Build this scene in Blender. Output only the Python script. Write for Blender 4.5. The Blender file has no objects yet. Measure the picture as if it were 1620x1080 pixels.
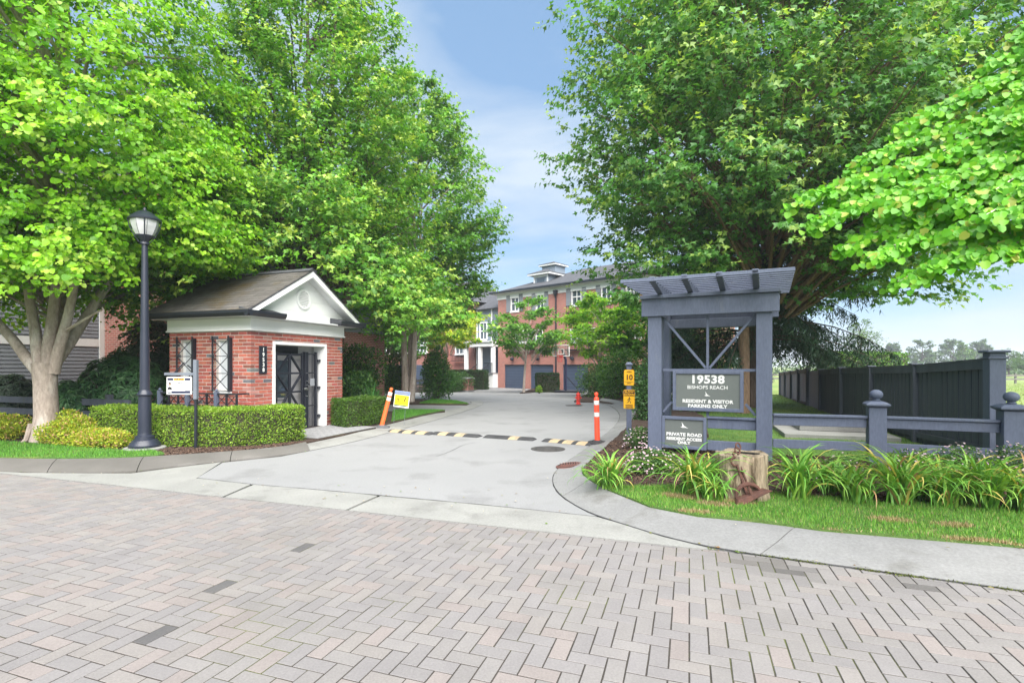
import bpy, bmesh, math, random
import numpy as np
from mathutils import Vector, Matrix
from mathutils.geometry import tessellate_polygon

SC = bpy.context.scene
COL = SC.collection
R = math.radians
rnd = random.Random(7)
nrg = np.random.default_rng(11)

# ------------------------------------------------------------------ camera, world, sun, exposure
FPX, HOR, CH = 815.0, 578.0, 1.6          # focal length in photo pixels, horizon row, eye height
cam_d = bpy.data.cameras.new('camera')
cam = bpy.data.objects.new('camera', cam_d)
COL.objects.link(cam)
cam.location = (0, 0, CH)
cam.rotation_euler = (R(90), 0, 0)
cam_d.sensor_width = 36.0
cam_d.lens = FPX / 1620.0 * 36.0
cam_d.shift_y = (HOR - 540.0) / 1620.0
cam_d.clip_start = 0.05
cam_d.clip_end = 2000.0
SC.camera = cam

SUN_EL, SUN_ROT = 50.0, 166.0              # elevation, bearing clockwise from +Y: behind the camera, to the right
world = bpy.data.worlds.new('World')
SC.world = world
world.use_nodes = True
wn, wl = world.node_tree.nodes, world.node_tree.links
wn.clear()
w_out = wn.new('ShaderNodeOutputWorld')
w_bg = wn.new('ShaderNodeBackground')
w_bg.inputs['Strength'].default_value = 0.05
w_sky = wn.new('ShaderNodeTexSky')
w_sky.sky_type = 'NISHITA'
w_sky.sun_disc = False
w_sky.sun_elevation = R(SUN_EL)
w_sky.sun_rotation = R(SUN_ROT)
w_sky.air_density = 1.0
w_sky.dust_density = 0.0
w_sky.ozone_density = 1.6
w_tc = wn.new('ShaderNodeTexCoord')
w_map = wn.new('ShaderNodeMapping')
w_map.inputs['Scale'].default_value = (1.0, 1.6, 4.2)
w_map.inputs['Rotation'].default_value = (0.0, 0.25, 0.3)
w_map.inputs['Location'].default_value = (2.1, 1.7, 0.3)
w_n = wn.new('ShaderNodeTexNoise')
w_n.inputs['Scale'].default_value = 1.7
w_n.inputs['Detail'].default_value = 7.0
w_n.inputs['Roughness'].default_value = 0.52
w_n.inputs['Distortion'].default_value = 0.4
w_r = wn.new('ShaderNodeMapRange')
w_r.inputs['From Min'].default_value = 0.40
w_r.inputs['From Max'].default_value = 0.64
w_r.inputs['To Min'].default_value = 0.08
w_r.inputs['To Max'].default_value = 0.85
w_mix = wn.new('ShaderNodeMix')
w_mix.data_type = 'RGBA'
w_mix.inputs['B'].default_value = (4.3, 4.9, 5.5, 1)
wl.new(w_tc.outputs['Generated'], w_map.inputs['Vector'])
wl.new(w_map.outputs['Vector'], w_n.inputs['Vector'])
wl.new(w_n.outputs['Fac'], w_r.inputs['Value'])
wl.new(w_r.outputs['Result'], w_mix.inputs['Factor'])
w_veil = wn.new('ShaderNodeMix')               # thin even haze over the whole sky
w_veil.data_type = 'RGBA'
w_veil.inputs['Factor'].default_value = 0.60
w_veil.inputs['B'].default_value = (1.65, 3.05, 5.0, 1)
wl.new(w_sky.outputs['Color'], w_veil.inputs['A'])
wl.new(w_veil.outputs['Result'], w_mix.inputs['A'])
wl.new(w_mix.outputs['Result'], w_bg.inputs['Color'])
wl.new(w_bg.outputs['Background'], w_out.inputs['Surface'])

sun_d = bpy.data.lights.new('sun', 'SUN')
sun_d.energy = 3.6
sun_d.angle = R(70.0)
sun_d.color = (1.0, 0.955, 0.88)
sun = bpy.data.objects.new('sun', sun_d)
COL.objects.link(sun)
_b = R(SUN_ROT)
_sv = Vector((math.sin(_b) * math.cos(R(SUN_EL)), math.cos(_b) * math.cos(R(SUN_EL)), math.sin(R(SUN_EL))))
sun.rotation_euler = _sv.to_track_quat('Z', 'Y').to_euler()
sun.location = (-20, -20, 40)

vs = SC.view_settings
vs.view_transform = 'Standard'
vs.look = 'None'
vs.exposure = 1.9
vs.gamma = 1.0
vs.use_curve_mapping = False
SC.render.engine = 'CYCLES'
SC.cycles.max_bounces = 8
SC.cycles.diffuse_bounces = 4
SC.cycles.glossy_bounces = 3
SC.cycles.transmission_bounces = 6
SC.cycles.transparent_max_bounces = 8
SC.cycles.caustics_reflective = False
SC.cycles.caustics_refractive = False

# ------------------------------------------------------------------ terrain and placing helpers
def gz(Y):
    """height of the ground: level near the street, dropping gently into the estate"""
    return -0.0145 * (min(max(Y, 16.0), 45.0) - 16.0)

def G(px, py, z=None):
    """ground point seen at a photo pixel"""
    zz = 0.0 if z is None else z
    Y = 10.0
    for _ in range(30):
        Y = FPX * (CH - zz) / max(py - HOR, 2.0)
        if z is None:
            zz = 0.5 * zz + 0.5 * gz(Y)
    return Vector(((px - 810.0) / FPX * Y, Y, zz))

def PX(px, Y):
    return (px - 810.0) / FPX * Y

def ZY(py, Y):
    return CH + (HOR - py) / FPX * Y

UX = Vector((0.9456, -0.3253, 0))   # along the street, to the right
VX = Vector((0.3253, 0.9456, 0))    # into the estate
ROT = math.atan2(UX.y, UX.x)

# ------------------------------------------------------------------ materials
def _new(name):
    m = bpy.data.materials.new(name)
    m.use_nodes = True
    nt = m.node_tree
    return m, nt, nt.nodes['Principled BSDF']

def mat(name, c1, c2=None, rough=0.7, scale=3.0, fine=60.0, fvar=0.25, bump=0.15, bdist=0.004, metal=0.0, spec=0.4,
        src=None, stain_amt=1.0, pos=False, coat=0.0, stain=None, stain_scale=1.5, stain_at=0.62, stretch=None):
    """c1..c2 mixed by a broad noise, modulated by a fine grain; src: None, 'attr' (mesh colour) or 'obj' (object colour)"""
    m, nt, b = _new(name)
    N, L = nt.nodes, nt.links
    tc = N.new('ShaderNodeTexCoord')
    vec = N.new('ShaderNodeNewGeometry').outputs['Position'] if pos else tc.outputs['Object']
    if stretch:
        mp = N.new('ShaderNodeMapping')
        mp.inputs['Scale'].default_value = stretch
        L.new(vec, mp.inputs['Vector'])
        vec = mp.outputs['Vector']
    n1 = N.new('ShaderNodeTexNoise')
    n1.inputs['Scale'].default_value = scale
    n1.inputs['Detail'].default_value = 5
    L.new(vec, n1.inputs['Vector'])
    mr = N.new('ShaderNodeMapRange')
    mr.inputs['From Min'].default_value = 0.3
    mr.inputs['From Max'].default_value = 0.7
    L.new(n1.outputs['Fac'], mr.inputs['Value'])
    mx = N.new('ShaderNodeMix')
    mx.data_type = 'RGBA'
    c2 = c2 or tuple(x * 0.8 for x in c1)
    mx.inputs['A'].default_value = (*c1, 1)
    mx.inputs['B'].default_value = (*c2, 1)
    L.new(mr.outputs['Result'], mx.inputs['Factor'])
    col = mx.outputs['Result']
    if src:
        if src == 'attr':
            at = N.new('ShaderNodeAttribute')
            at.attribute_name = 'Col'
            ac = at.outputs['Color']
        else:
            at = N.new('ShaderNodeObjectInfo')
            ac = at.outputs['Color']
        m2 = N.new('ShaderNodeMix')
        m2.data_type = 'RGBA'
        m2.blend_type = 'MULTIPLY'
        m2.inputs['Factor'].default_value = 1.0
        L.new(col, m2.inputs['A'])
        L.new(ac, m2.inputs['B'])
        col = m2.outputs['Result']
    if stain:
        n3 = N.new('ShaderNodeTexNoise')
        n3.inputs['Scale'].default_value = stain_scale
        n3.inputs['Detail'].default_value = 6
        n3.inputs['Roughness'].default_value = 0.6
        L.new(vec, n3.inputs['Vector'])
        r3 = N.new('ShaderNodeMapRange')
        r3.inputs['From Min'].default_value = stain_at
        r3.inputs['From Max'].default_value = stain_at + 0.14
        L.new(n3.outputs['Fac'], r3.inputs['Value'])
        r3.inputs['To Max'].default_value = stain_amt
        m3 = N.new('ShaderNodeMix')
        m3.data_type = 'RGBA'
        L.new(r3.outputs['Result'], m3.inputs['Factor'])
        L.new(col, m3.inputs['A'])
        m3.inputs['B'].default_value = (*stain, 1)
        col = m3.outputs['Result']
    n2 = N.new('ShaderNodeTexNoise')
    n2.inputs['Scale'].default_value = fine
    n2.inputs['Detail'].default_value = 4
    n2.inputs['Roughness'].default_value = 0.7
    L.new(vec, n2.inputs['Vector'])
    r2 = N.new('ShaderNodeMapRange')
    r2.inputs['From Min'].default_value = 0.25
    r2.inputs['From Max'].default_value = 0.75
    r2.inputs['To Min'].default_value = 1.0 - fvar
    r2.inputs['To Max'].default_value = 1.0 + fvar
    L.new(n2.outputs['Fac'], r2.inputs['Value'])
    vm = N.new('ShaderNodeVectorMath')
    vm.operation = 'SCALE'
    L.new(col, vm.inputs[0])
    L.new(r2.outputs['Result'], vm.inputs['Scale'])
    L.new(vm.outputs['Vector'], b.inputs['Base Color'])
    b.inputs['Roughness'].default_value = rough
    b.inputs['Metallic'].default_value = metal
    b.inputs['Specular IOR Level'].default_value = spec
    b.inputs['Coat Weight'].default_value = coat
    if bump:
        bp = N.new('ShaderNodeBump')
        bp.inputs['Strength'].default_value = bump
        bp.inputs['Distance'].default_value = bdist
        L.new(n2.outputs['Fac'], bp.inputs['Height'])
        L.new(bp.outputs['Normal'], b.inputs['Normal'])
    return m

def leaf_mat(name, src='attr', trans=0.42, rough=0.42, spec=0.4):
    m, nt, b = _new(name)
    N, L = nt.nodes, nt.links
    if src == 'attr':
        at = N.new('ShaderNodeAttribute')
        at.attribute_name = 'Col'
    else:
        at = N.new('ShaderNodeObjectInfo')
    b.inputs['Roughness'].default_value = rough
    b.inputs['Specular IOR Level'].default_value = spec
    L.new(at.outputs['Color'], b.inputs['Base Color'])
    tr = N.new('ShaderNodeBsdfTranslucent')
    vm = N.new('ShaderNodeVectorMath')
    vm.operation = 'MULTIPLY'
    vm.inputs[1].default_value = (1.35, 1.25, 0.55)
    L.new(at.outputs['Color'], vm.inputs[0])
    L.new(vm.outputs['Vector'], tr.inputs['Color'])
    mx = N.new('ShaderNodeMixShader')
    mx.inputs['Fac'].default_value = trans
    L.new(b.outputs['BSDF'], mx.inputs[1])
    L.new(tr.outputs['BSDF'], mx.inputs[2])
    L.new(mx.outputs['Shader'], N['Material Output'].inputs['Surface'])
    return m

def brick_mat(name, a, b2, mortar, bw=0.225, rh=0.075, msize=0.010):
    m, nt, b = _new(name)
    N, L = nt.nodes, nt.links
    tc = N.new('ShaderNodeTexCoord')
    sp = N.new('ShaderNodeSeparateXYZ')
    L.new(tc.outputs['Object'], sp.inputs[0])
    ad = N.new('ShaderNodeMath')
    L.new(sp.outputs['X'], ad.inputs[0])
    L.new(sp.outputs['Y'], ad.inputs[1])
    cb = N.new('ShaderNodeCombineXYZ')
    L.new(ad.outputs[0], cb.inputs['X'])
    L.new(sp.outputs['Z'], cb.inputs['Y'])
    br = N.new('ShaderNodeTexBrick')
    br.inputs['Scale'].default_value = 1.0
    br.inputs['Brick Width'].default_value = bw
    br.inputs['Row Height'].default_value = rh
    br.inputs['Mortar Size'].default_value = msize
    br.inputs['Bias'].default_value = -0.2
    br.inputs['Color1'].default_value = (*a, 1)
    br.inputs['Color2'].default_value = (*b2, 1)
    br.inputs['Mortar'].default_value = (*mortar, 1)
    L.new(cb.outputs[0], br.inputs['Vector'])
    ns = N.new('ShaderNodeTexNoise')
    ns.inputs['Scale'].default_value = 0.7
    ns.inputs['Detail'].default_value = 6
    L.new(tc.outputs['Object'], ns.inputs['Vector'])
    r2 = N.new('ShaderNodeMapRange')
    r2.inputs['To Min'].default_value = 0.75
    r2.inputs['To Max'].default_value = 1.25
    L.new(ns.outputs['Fac'], r2.inputs['Value'])
    vm = N.new('ShaderNodeVectorMath')
    vm.operation = 'SCALE'
    L.new(br.outputs['Color'], vm.inputs[0])
    L.new(r2.outputs['Result'], vm.inputs['Scale'])
    L.new(vm.outputs['Vector'], b.inputs['Base Color'])
    b.inputs['Roughness'].default_value = 0.85
    bp = N.new('ShaderNodeBump')
    bp.inputs['Strength'].default_value = 0.4
    bp.inputs['Distance'].default_value = 0.01
    bp.invert = True
    L.new(br.outputs['Fac'], bp.inputs['Height'])
    L.new(bp.outputs['Normal'], b.inputs['Normal'])
    return m

def glass_mat(name, tint=(0.05, 0.07, 0.09)):
    m, nt, b = _new(name)
    b.inputs['Base Color'].default_value = (*tint, 1)
    b.inputs['Roughness'].default_value = 0.06
    b.inputs['Specular IOR Level'].default_value = 0.9
    return m

M = {}
M['slate_paint'] = mat('slate_blue_paint', (0.112, 0.132, 0.192), (0.096, 0.114, 0.170), rough=0.6, scale=1.4, fine=9, fvar=0.17, bump=0.35, bdist=0.003, stretch=(5, 5, 1.2), spec=0.3, stain=(0.135, 0.150, 0.195), stain_scale=1.6, stain_at=0.60)
M['slate_dark'] = mat('weathered_dark_paint', (0.082, 0.094, 0.122), (0.056, 0.064, 0.082), rough=0.75, scale=1.6, fine=26, fvar=0.22, bump=0.3, bdist=0.002, stretch=(3, 3, 0.5), stain=(0.045, 0.050, 0.022), stain_scale=1.3, stain_at=0.60)
M['black_paint'] = mat('black_gloss_paint', (0.012, 0.014, 0.022), (0.018, 0.020, 0.030), rough=0.35, fine=40, fvar=0.15, bump=0.05, spec=0.5)
M['lamp_paint'] = mat('black_blue_lamp_paint', (0.016, 0.020, 0.036), (0.022, 0.026, 0.044), rough=0.38, fine=70, fvar=0.12, bump=0.08, spec=0.5)
M['white_paint'] = mat('white_trim_paint', (0.80, 0.80, 0.80), (0.74, 0.74, 0.75), rough=0.6, scale=1.3, fine=30, fvar=0.04, bump=0.05)
M['mortar'] = mat('pale_mortar', (0.56, 0.50, 0.46), (0.48, 0.43, 0.40), rough=0.9, fine=120, fvar=0.15, bump=0.3)
M['brick_obj'] = mat('red_clay_brick', (1, 1, 1), (0.76, 0.74, 0.74), rough=0.85, scale=9, fine=80, fvar=0.24, bump=0.4, pos=True, src='obj')
M['brick_attr'] = mat('red_clay_brick_joined', (1, 1, 1), (0.76, 0.74, 0.74), rough=0.85, scale=9, fine=80, fvar=0.24, bump=0.4, pos=True, src='attr')
M['far_brick'] = brick_mat('townhouse_brick', (0.36, 0.105, 0.080), (0.24, 0.076, 0.062), (0.44, 0.33, 0.285))
M['shingle_obj'] = mat('asphalt_shingle', (1, 1, 1), (0.82, 0.8, 0.8), rough=0.92, scale=9, fine=70, fvar=0.35, pos=True, bump=0.5, src='obj', stain=(0.085, 0.062, 0.030), stain_scale=0.9, stain_at=0.50)
M['far_roof'] = mat('townhouse_shingles', (0.075, 0.078, 0.09), (0.055, 0.057, 0.066), rough=0.9, scale=2, fine=12, fvar=0.3, bump=0.4, bdist=0.02)
M['paver_obj'] = mat('concrete_paver', (1, 1, 1), (0.90, 0.90, 0.91), rough=0.88, scale=5, fine=75, fvar=0.17, bump=0.35, bdist=0.002, src='obj', pos=True, stain=(0.125, 0.118, 0.112), stain_scale=0.75, stain_at=0.50, stain_amt=0.30)
M['paver_attr'] = mat('concrete_paver_joined', (1, 1, 1), (0.90, 0.90, 0.91), rough=0.88, scale=5, fine=75, fvar=0.17, bump=0.35, bdist=0.002, src='attr', pos=True, stain=(0.125, 0.118, 0.112), stain_scale=0.75, stain_at=0.50, stain_amt=0.30)
M['joint'] = mat('joint_sand', (0.050, 0.043, 0.038), (0.034, 0.030, 0.026), rough=0.95, scale=2, fine=150, fvar=0.4, bump=0.5, stain=(0.085, 0.098, 0.03), stain_scale=0.8, stain_at=0.50)
M['asphalt'] = mat('worn_pale_asphalt', (0.228, 0.229, 0.235), (0.206, 0.207, 0.213), rough=0.9, scale=0.5, fine=45, fvar=0.16, bump=0.4, bdist=0.003, stain=(0.150, 0.150, 0.153), stain_scale=1.1, stain_at=0.53, stain_amt=.6)
M['concrete'] = mat('pale_concrete', (0.245, 0.245, 0.235), (0.20, 0.20, 0.193), rough=0.88, scale=1.4, fine=45, fvar=0.18, bump=0.35, bdist=0.003, stain=(0.15, 0.148, 0.142), stain_scale=1.7, stain_at=0.54, stain_amt=.7)
M['kerb_grey'] = mat('grey_kerb_concrete', (0.205, 0.205, 0.207), (0.168, 0.168, 0.170), rough=0.9, scale=2.2, fine=40, fvar=0.2, bump=0.4, bdist=0.003, stain=(0.115, 0.112, 0.106), stain_scale=2.4, stain_at=0.56, stain_amt=.7)
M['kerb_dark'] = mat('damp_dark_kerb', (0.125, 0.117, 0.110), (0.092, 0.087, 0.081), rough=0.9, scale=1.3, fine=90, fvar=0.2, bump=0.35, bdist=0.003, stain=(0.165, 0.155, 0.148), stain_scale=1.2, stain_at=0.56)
M['crack'] = mat('black_joint_filler', (0.03, 0.03, 0.03), rough=0.95, fine=80, bump=0.2)
M['mulch'] = mat('bark_mulch_bed', (0.060, 0.036, 0.026), (0.032, 0.020, 0.015), rough=0.95, scale=4, fine=55, fvar=0.5, bump=0.8, bdist=0.02)
M['chip'] = mat('bark_chip', (1, 1, 1), (0.7, 0.65, 0.6), rough=0.95, scale=20, fine=120, fvar=0.3, bump=0.4, src='attr')
M['soil_grass'] = mat('lawn_turf', (0.085, 0.165, 0.028), (0.050, 0.12, 0.020), rough=0.95, scale=1.2, fine=45, fvar=0.45, bump=0.7, bdist=0.02, stain=(0.16, 0.19, 0.04), stain_scale=0.7, stain_at=0.56)
M['dry_turf'] = mat('patchy_turf', (0.060, 0.125, 0.022), (0.085, 0.15, 0.03), rough=0.95, scale=2.2, fine=60, fvar=0.45, bump=0.7, bdist=0.02, stain=(0.34, 0.25, 0.14), stain_scale=1.5, stain_at=0.60)
M['straw'] = mat('dry_straw_soil', (0.33, 0.26, 0.14), (0.17, 0.19, 0.06), rough=0.95, scale=9, fine=90, fvar=0.4, bump=0.7, bdist=0.01)
M['field'] = mat('pale_meadow', (0.17, 0.23, 0.055), (0.21, 0.25, 0.08), rough=0.95, scale=0.10, fine=3.0, fvar=0.3, bump=0.5, bdist=0.05, stain=(0.12, 0.20, 0.04), stain_scale=0.06, stain_at=0.5)
M['leaf'] = leaf_mat('leaf_green')
M['leaf_obj'] = leaf_mat('leaf_green_single', src='obj')
M['needle'] = leaf_mat('needle_green', trans=0.12, rough=0.6)
M['blade_obj'] = leaf_mat('lily_blade', src='obj', trans=0.25, rough=0.4)
M['grass'] = leaf_mat('grass_blade', trans=0.25, rough=0.6)
M['flower'] = leaf_mat('aster_flower', trans=0.3, rough=0.7)
M['bark'] = mat('grey_bark', (0.42, 0.345, 0.305), (0.30, 0.24, 0.205), rough=0.9, scale=4, fine=22, fvar=0.35, bump=0.7, bdist=0.02, stretch=(1, 1, 0.35), stain=(0.52, 0.46, 0.42), stain_scale=3, stain_at=0.52)
M['bark_dark'] = mat('brown_bark', (0.105, 0.075, 0.058), (0.06, 0.044, 0.035), rough=0.92, scale=4, fine=22, fvar=0.4, bump=0.8, bdist=0.02, stretch=(1, 1, 0.3))
M['bark_orange'] = mat('warm_brown_bark', (0.20, 0.13, 0.085), (0.13, 0.085, 0.055), rough=0.92, scale=4, fine=22, fvar=0.4, bump=0.8, bdist=0.02, stretch=(1, 1, 0.3))
M['twig'] = mat('hedge_twigs', (0.055, 0.050, 0.028), (0.03, 0.03, 0.018), rough=0.95, scale=9, fine=60, fvar=0.4, bump=0.6, bdist=0.02)
M['glass'] = glass_mat('window_glass')
M['door_blue'] = mat('slate_blue_door', (0.060, 0.082, 0.135), (0.052, 0.072, 0.12), rough=0.5, scale=1, fine=10, fvar=0.06, bump=0.05)
M['siding_grey'] = mat('grey_lap_siding', (0.23, 0.245, 0.275), (0.20, 0.215, 0.245), rough=0.65, scale=1.5, fine=20, fvar=0.08, bump=0.1, stretch=(1, 1, 5))
M['siding_blue'] = mat('blue_grey_siding', (0.21, 0.25, 0.30), (0.18, 0.22, 0.27), rough=0.65, scale=1.5, fine=20, fvar=0.08, bump=0.1)
M['rust'] = mat('rusted_iron', (0.135, 0.062, 0.045), (0.075, 0.038, 0.032), rough=0.9, scale=9, fine=70, fvar=0.4, bump=0.6, bdist=0.004, metal=0.2)
M['stump_wood'] = mat('rotting_stump_wood', (0.37, 0.30, 0.215), (0.24, 0.185, 0.125), rough=0.95, scale=5, fine=16, fvar=0.5, bump=1.0, bdist=0.03, stretch=(3, 3, 0.5), stain=(0.085, 0.060, 0.035), stain_scale=4.5, stain_at=0.52)
M['orange'] = mat('orange_plastic', (0.78, 0.075, 0.030), (0.70, 0.065, 0.03), rough=0.5, fine=30, fvar=0.06, bump=0.03)
M['orange_faded'] = mat('faded_orange_plastic', (0.80, 0.145, 0.035), (0.72, 0.12, 0.035), rough=0.55, fine=30, fvar=0.08, bump=0.03)
M['reflect_white'] = mat('white_reflective_band', (0.70, 0.68, 0.66), (0.62, 0.60, 0.58), rough=0.45, fine=40, fvar=0.06, bump=0.03)
M['rubber'] = mat('black_rubber', (0.026, 0.026, 0.029), (0.042, 0.042, 0.045), rough=0.85, scale=5, fine=90, fvar=0.3, bump=0.3)
M['rubber_grey'] = mat('dusty_grey_rubber', (0.075, 0.077, 0.085), (0.11, 0.11, 0.12), rough=0.85, scale=6, fine=90, fvar=0.25, bump=0.3)
M['bump_yellow'] = mat('faded_yellow_paint', (0.38, 0.285, 0.165), (0.30, 0.24, 0.165), rough=0.8, scale=12, fine=90, fvar=0.2, bump=0.2, stain=(0.10, 0.085, 0.07), stain_scale=7, stain_at=0.60)
M['iron'] = mat('cast_iron_cover', (0.085, 0.08, 0.078), (0.05, 0.047, 0.046), rough=0.75, scale=10, fine=70, fvar=0.3, bump=0.4, metal=0.3)
M['iron_hole'] = mat('dark_drain_opening', (0.006, 0.006, 0.006), rough=0.95, bump=0)
M['iron_red'] = mat('rusty_drain_iron', (0.19, 0.085, 0.072), (0.125, 0.062, 0.055), rough=0.85, scale=12, fine=80, fvar=0.3, bump=0.4, metal=0.2)
M['sign_yellow'] = mat('yellow_sign_face', (0.78, 0.42, 0.012), (0.74, 0.39, 0.012), rough=0.45, fine=20, fvar=0.04, bump=0)
M['kid_yellow'] = mat('bright_yellow_print', (0.85, 0.72, 0.012), (0.80, 0.67, 0.012), rough=0.5, fine=20, fvar=0.04, bump=0)
M['print_black'] = mat('black_print', (0.012, 0.011, 0.010), rough=0.6, fine=20, fvar=0.05, bump=0)
M['print_brown'] = mat('dark_brown_print', (0.055, 0.013, 0.008), rough=0.6, fine=20, fvar=0.05, bump=0)
M['print_blue'] = mat('blue_print', (0.10, 0.20, 0.52), rough=0.6, fine=20, fvar=0.05, bump=0)
M['print_navy'] = mat('navy_print', (0.012, 0.016, 0.055), rough=0.6, fine=20, fvar=0.05, bump=0)
M['print_green'] = mat('dark_green_print', (0.012, 0.075, 0.045), rough=0.6, fine=20, fvar=0.05, bump=0)
M['print_white'] = mat('white_print', (0.78, 0.78, 0.77), rough=0.5, fine=20, fvar=0.02, bump=0)
M['print_grey'] = mat('grey_print', (0.26, 0.27, 0.30), rough=0.6, fine=20, fvar=0.04, bump=0)
M['skin_print'] = mat('skin_tone_print', (0.55, 0.33, 0.26), rough=0.6, fine=20, fvar=0.05, bump=0)
M['sign_grey'] = mat('grey_green_sign_face', (0.128, 0.142, 0.136), (0.116, 0.130, 0.126), rough=0.5, fine=30, fvar=0.05, bump=0.03)
M['panel_grey'] = mat('grey_inner_panel', (0.42, 0.41, 0.42), (0.36, 0.35, 0.36), rough=0.7, fine=30, fvar=0.06, bump=0.05)
M['blind'] = mat('white_window_blind', (0.62, 0.64, 0.68), (0.52, 0.54, 0.58), rough=0.7, fine=20, fvar=0.06, bump=0.03)
M['lamp_glass'] = mat('frosted_lamp_panel', (0.60, 0.60, 0.62), (0.50, 0.50, 0.53), rough=0.25, scale=8, fine=60, fvar=0.08, bump=0.1, spec=0.6)
M['clear_board'] = glass_mat('clear_board', (0.9, 0.9, 0.9))
_b = M['clear_board'].node_tree.nodes['Principled BSDF']
_b.inputs['Transmission Weight'].default_value = 0.9
_b.inputs['IOR'].default_value = 1.05
M['steel'] = mat('galvanised_steel', (0.20, 0.22, 0.26), (0.15, 0.17, 0.21), rough=0.5, fine=40, fvar=0.12, bump=0.05, metal=0.3)
M['chrome'] = mat('bright_steel', (0.62, 0.62, 0.64), rough=0.25, fine=40, fvar=0.05, bump=0, metal=0.9)
M['hydrant_red'] = mat('red_hydrant_paint', (0.62, 0.045, 0.035), (0.55, 0.04, 0.03), rough=0.45, fine=30, fvar=0.08, bump=0.05)
M['rim_red'] = mat('red_hoop_paint', (0.60, 0.05, 0.05), rough=0.5, fine=30, fvar=0.05, bump=0)
M['old_wood'] = mat('weathered_rail_wood', (0.16, 0.15, 0.145), (0.11, 0.10, 0.098), rough=0.9, scale=3, fine=30, fvar=0.3, bump=0.4, stretch=(1, 1, 4))
M['soffit'] = mat('soffit_white', (0.66, 0.67, 0.69), rough=0.7, fine=20, fvar=0.04, bump=0)
M['stone'] = mat('grey_step_stone', (0.26, 0.26, 0.27), (0.19, 0.19, 0.20), rough=0.9, scale=3, fine=60, fvar=0.2, bump=0.3)
M['lid'] = mat('dark_vault_lid', (0.115, 0.125, 0.13), (0.09, 0.10, 0.105), rough=0.8, scale=3, fine=60, fvar=0.2, bump=0.3)
M['red_flower'] = mat('red_petals', (0.45, 0.025, 0.03), (0.3, 0.02, 0.03), rough=0.7, scale=20, fine=60, fvar=0.3, bump=0.3)

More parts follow.
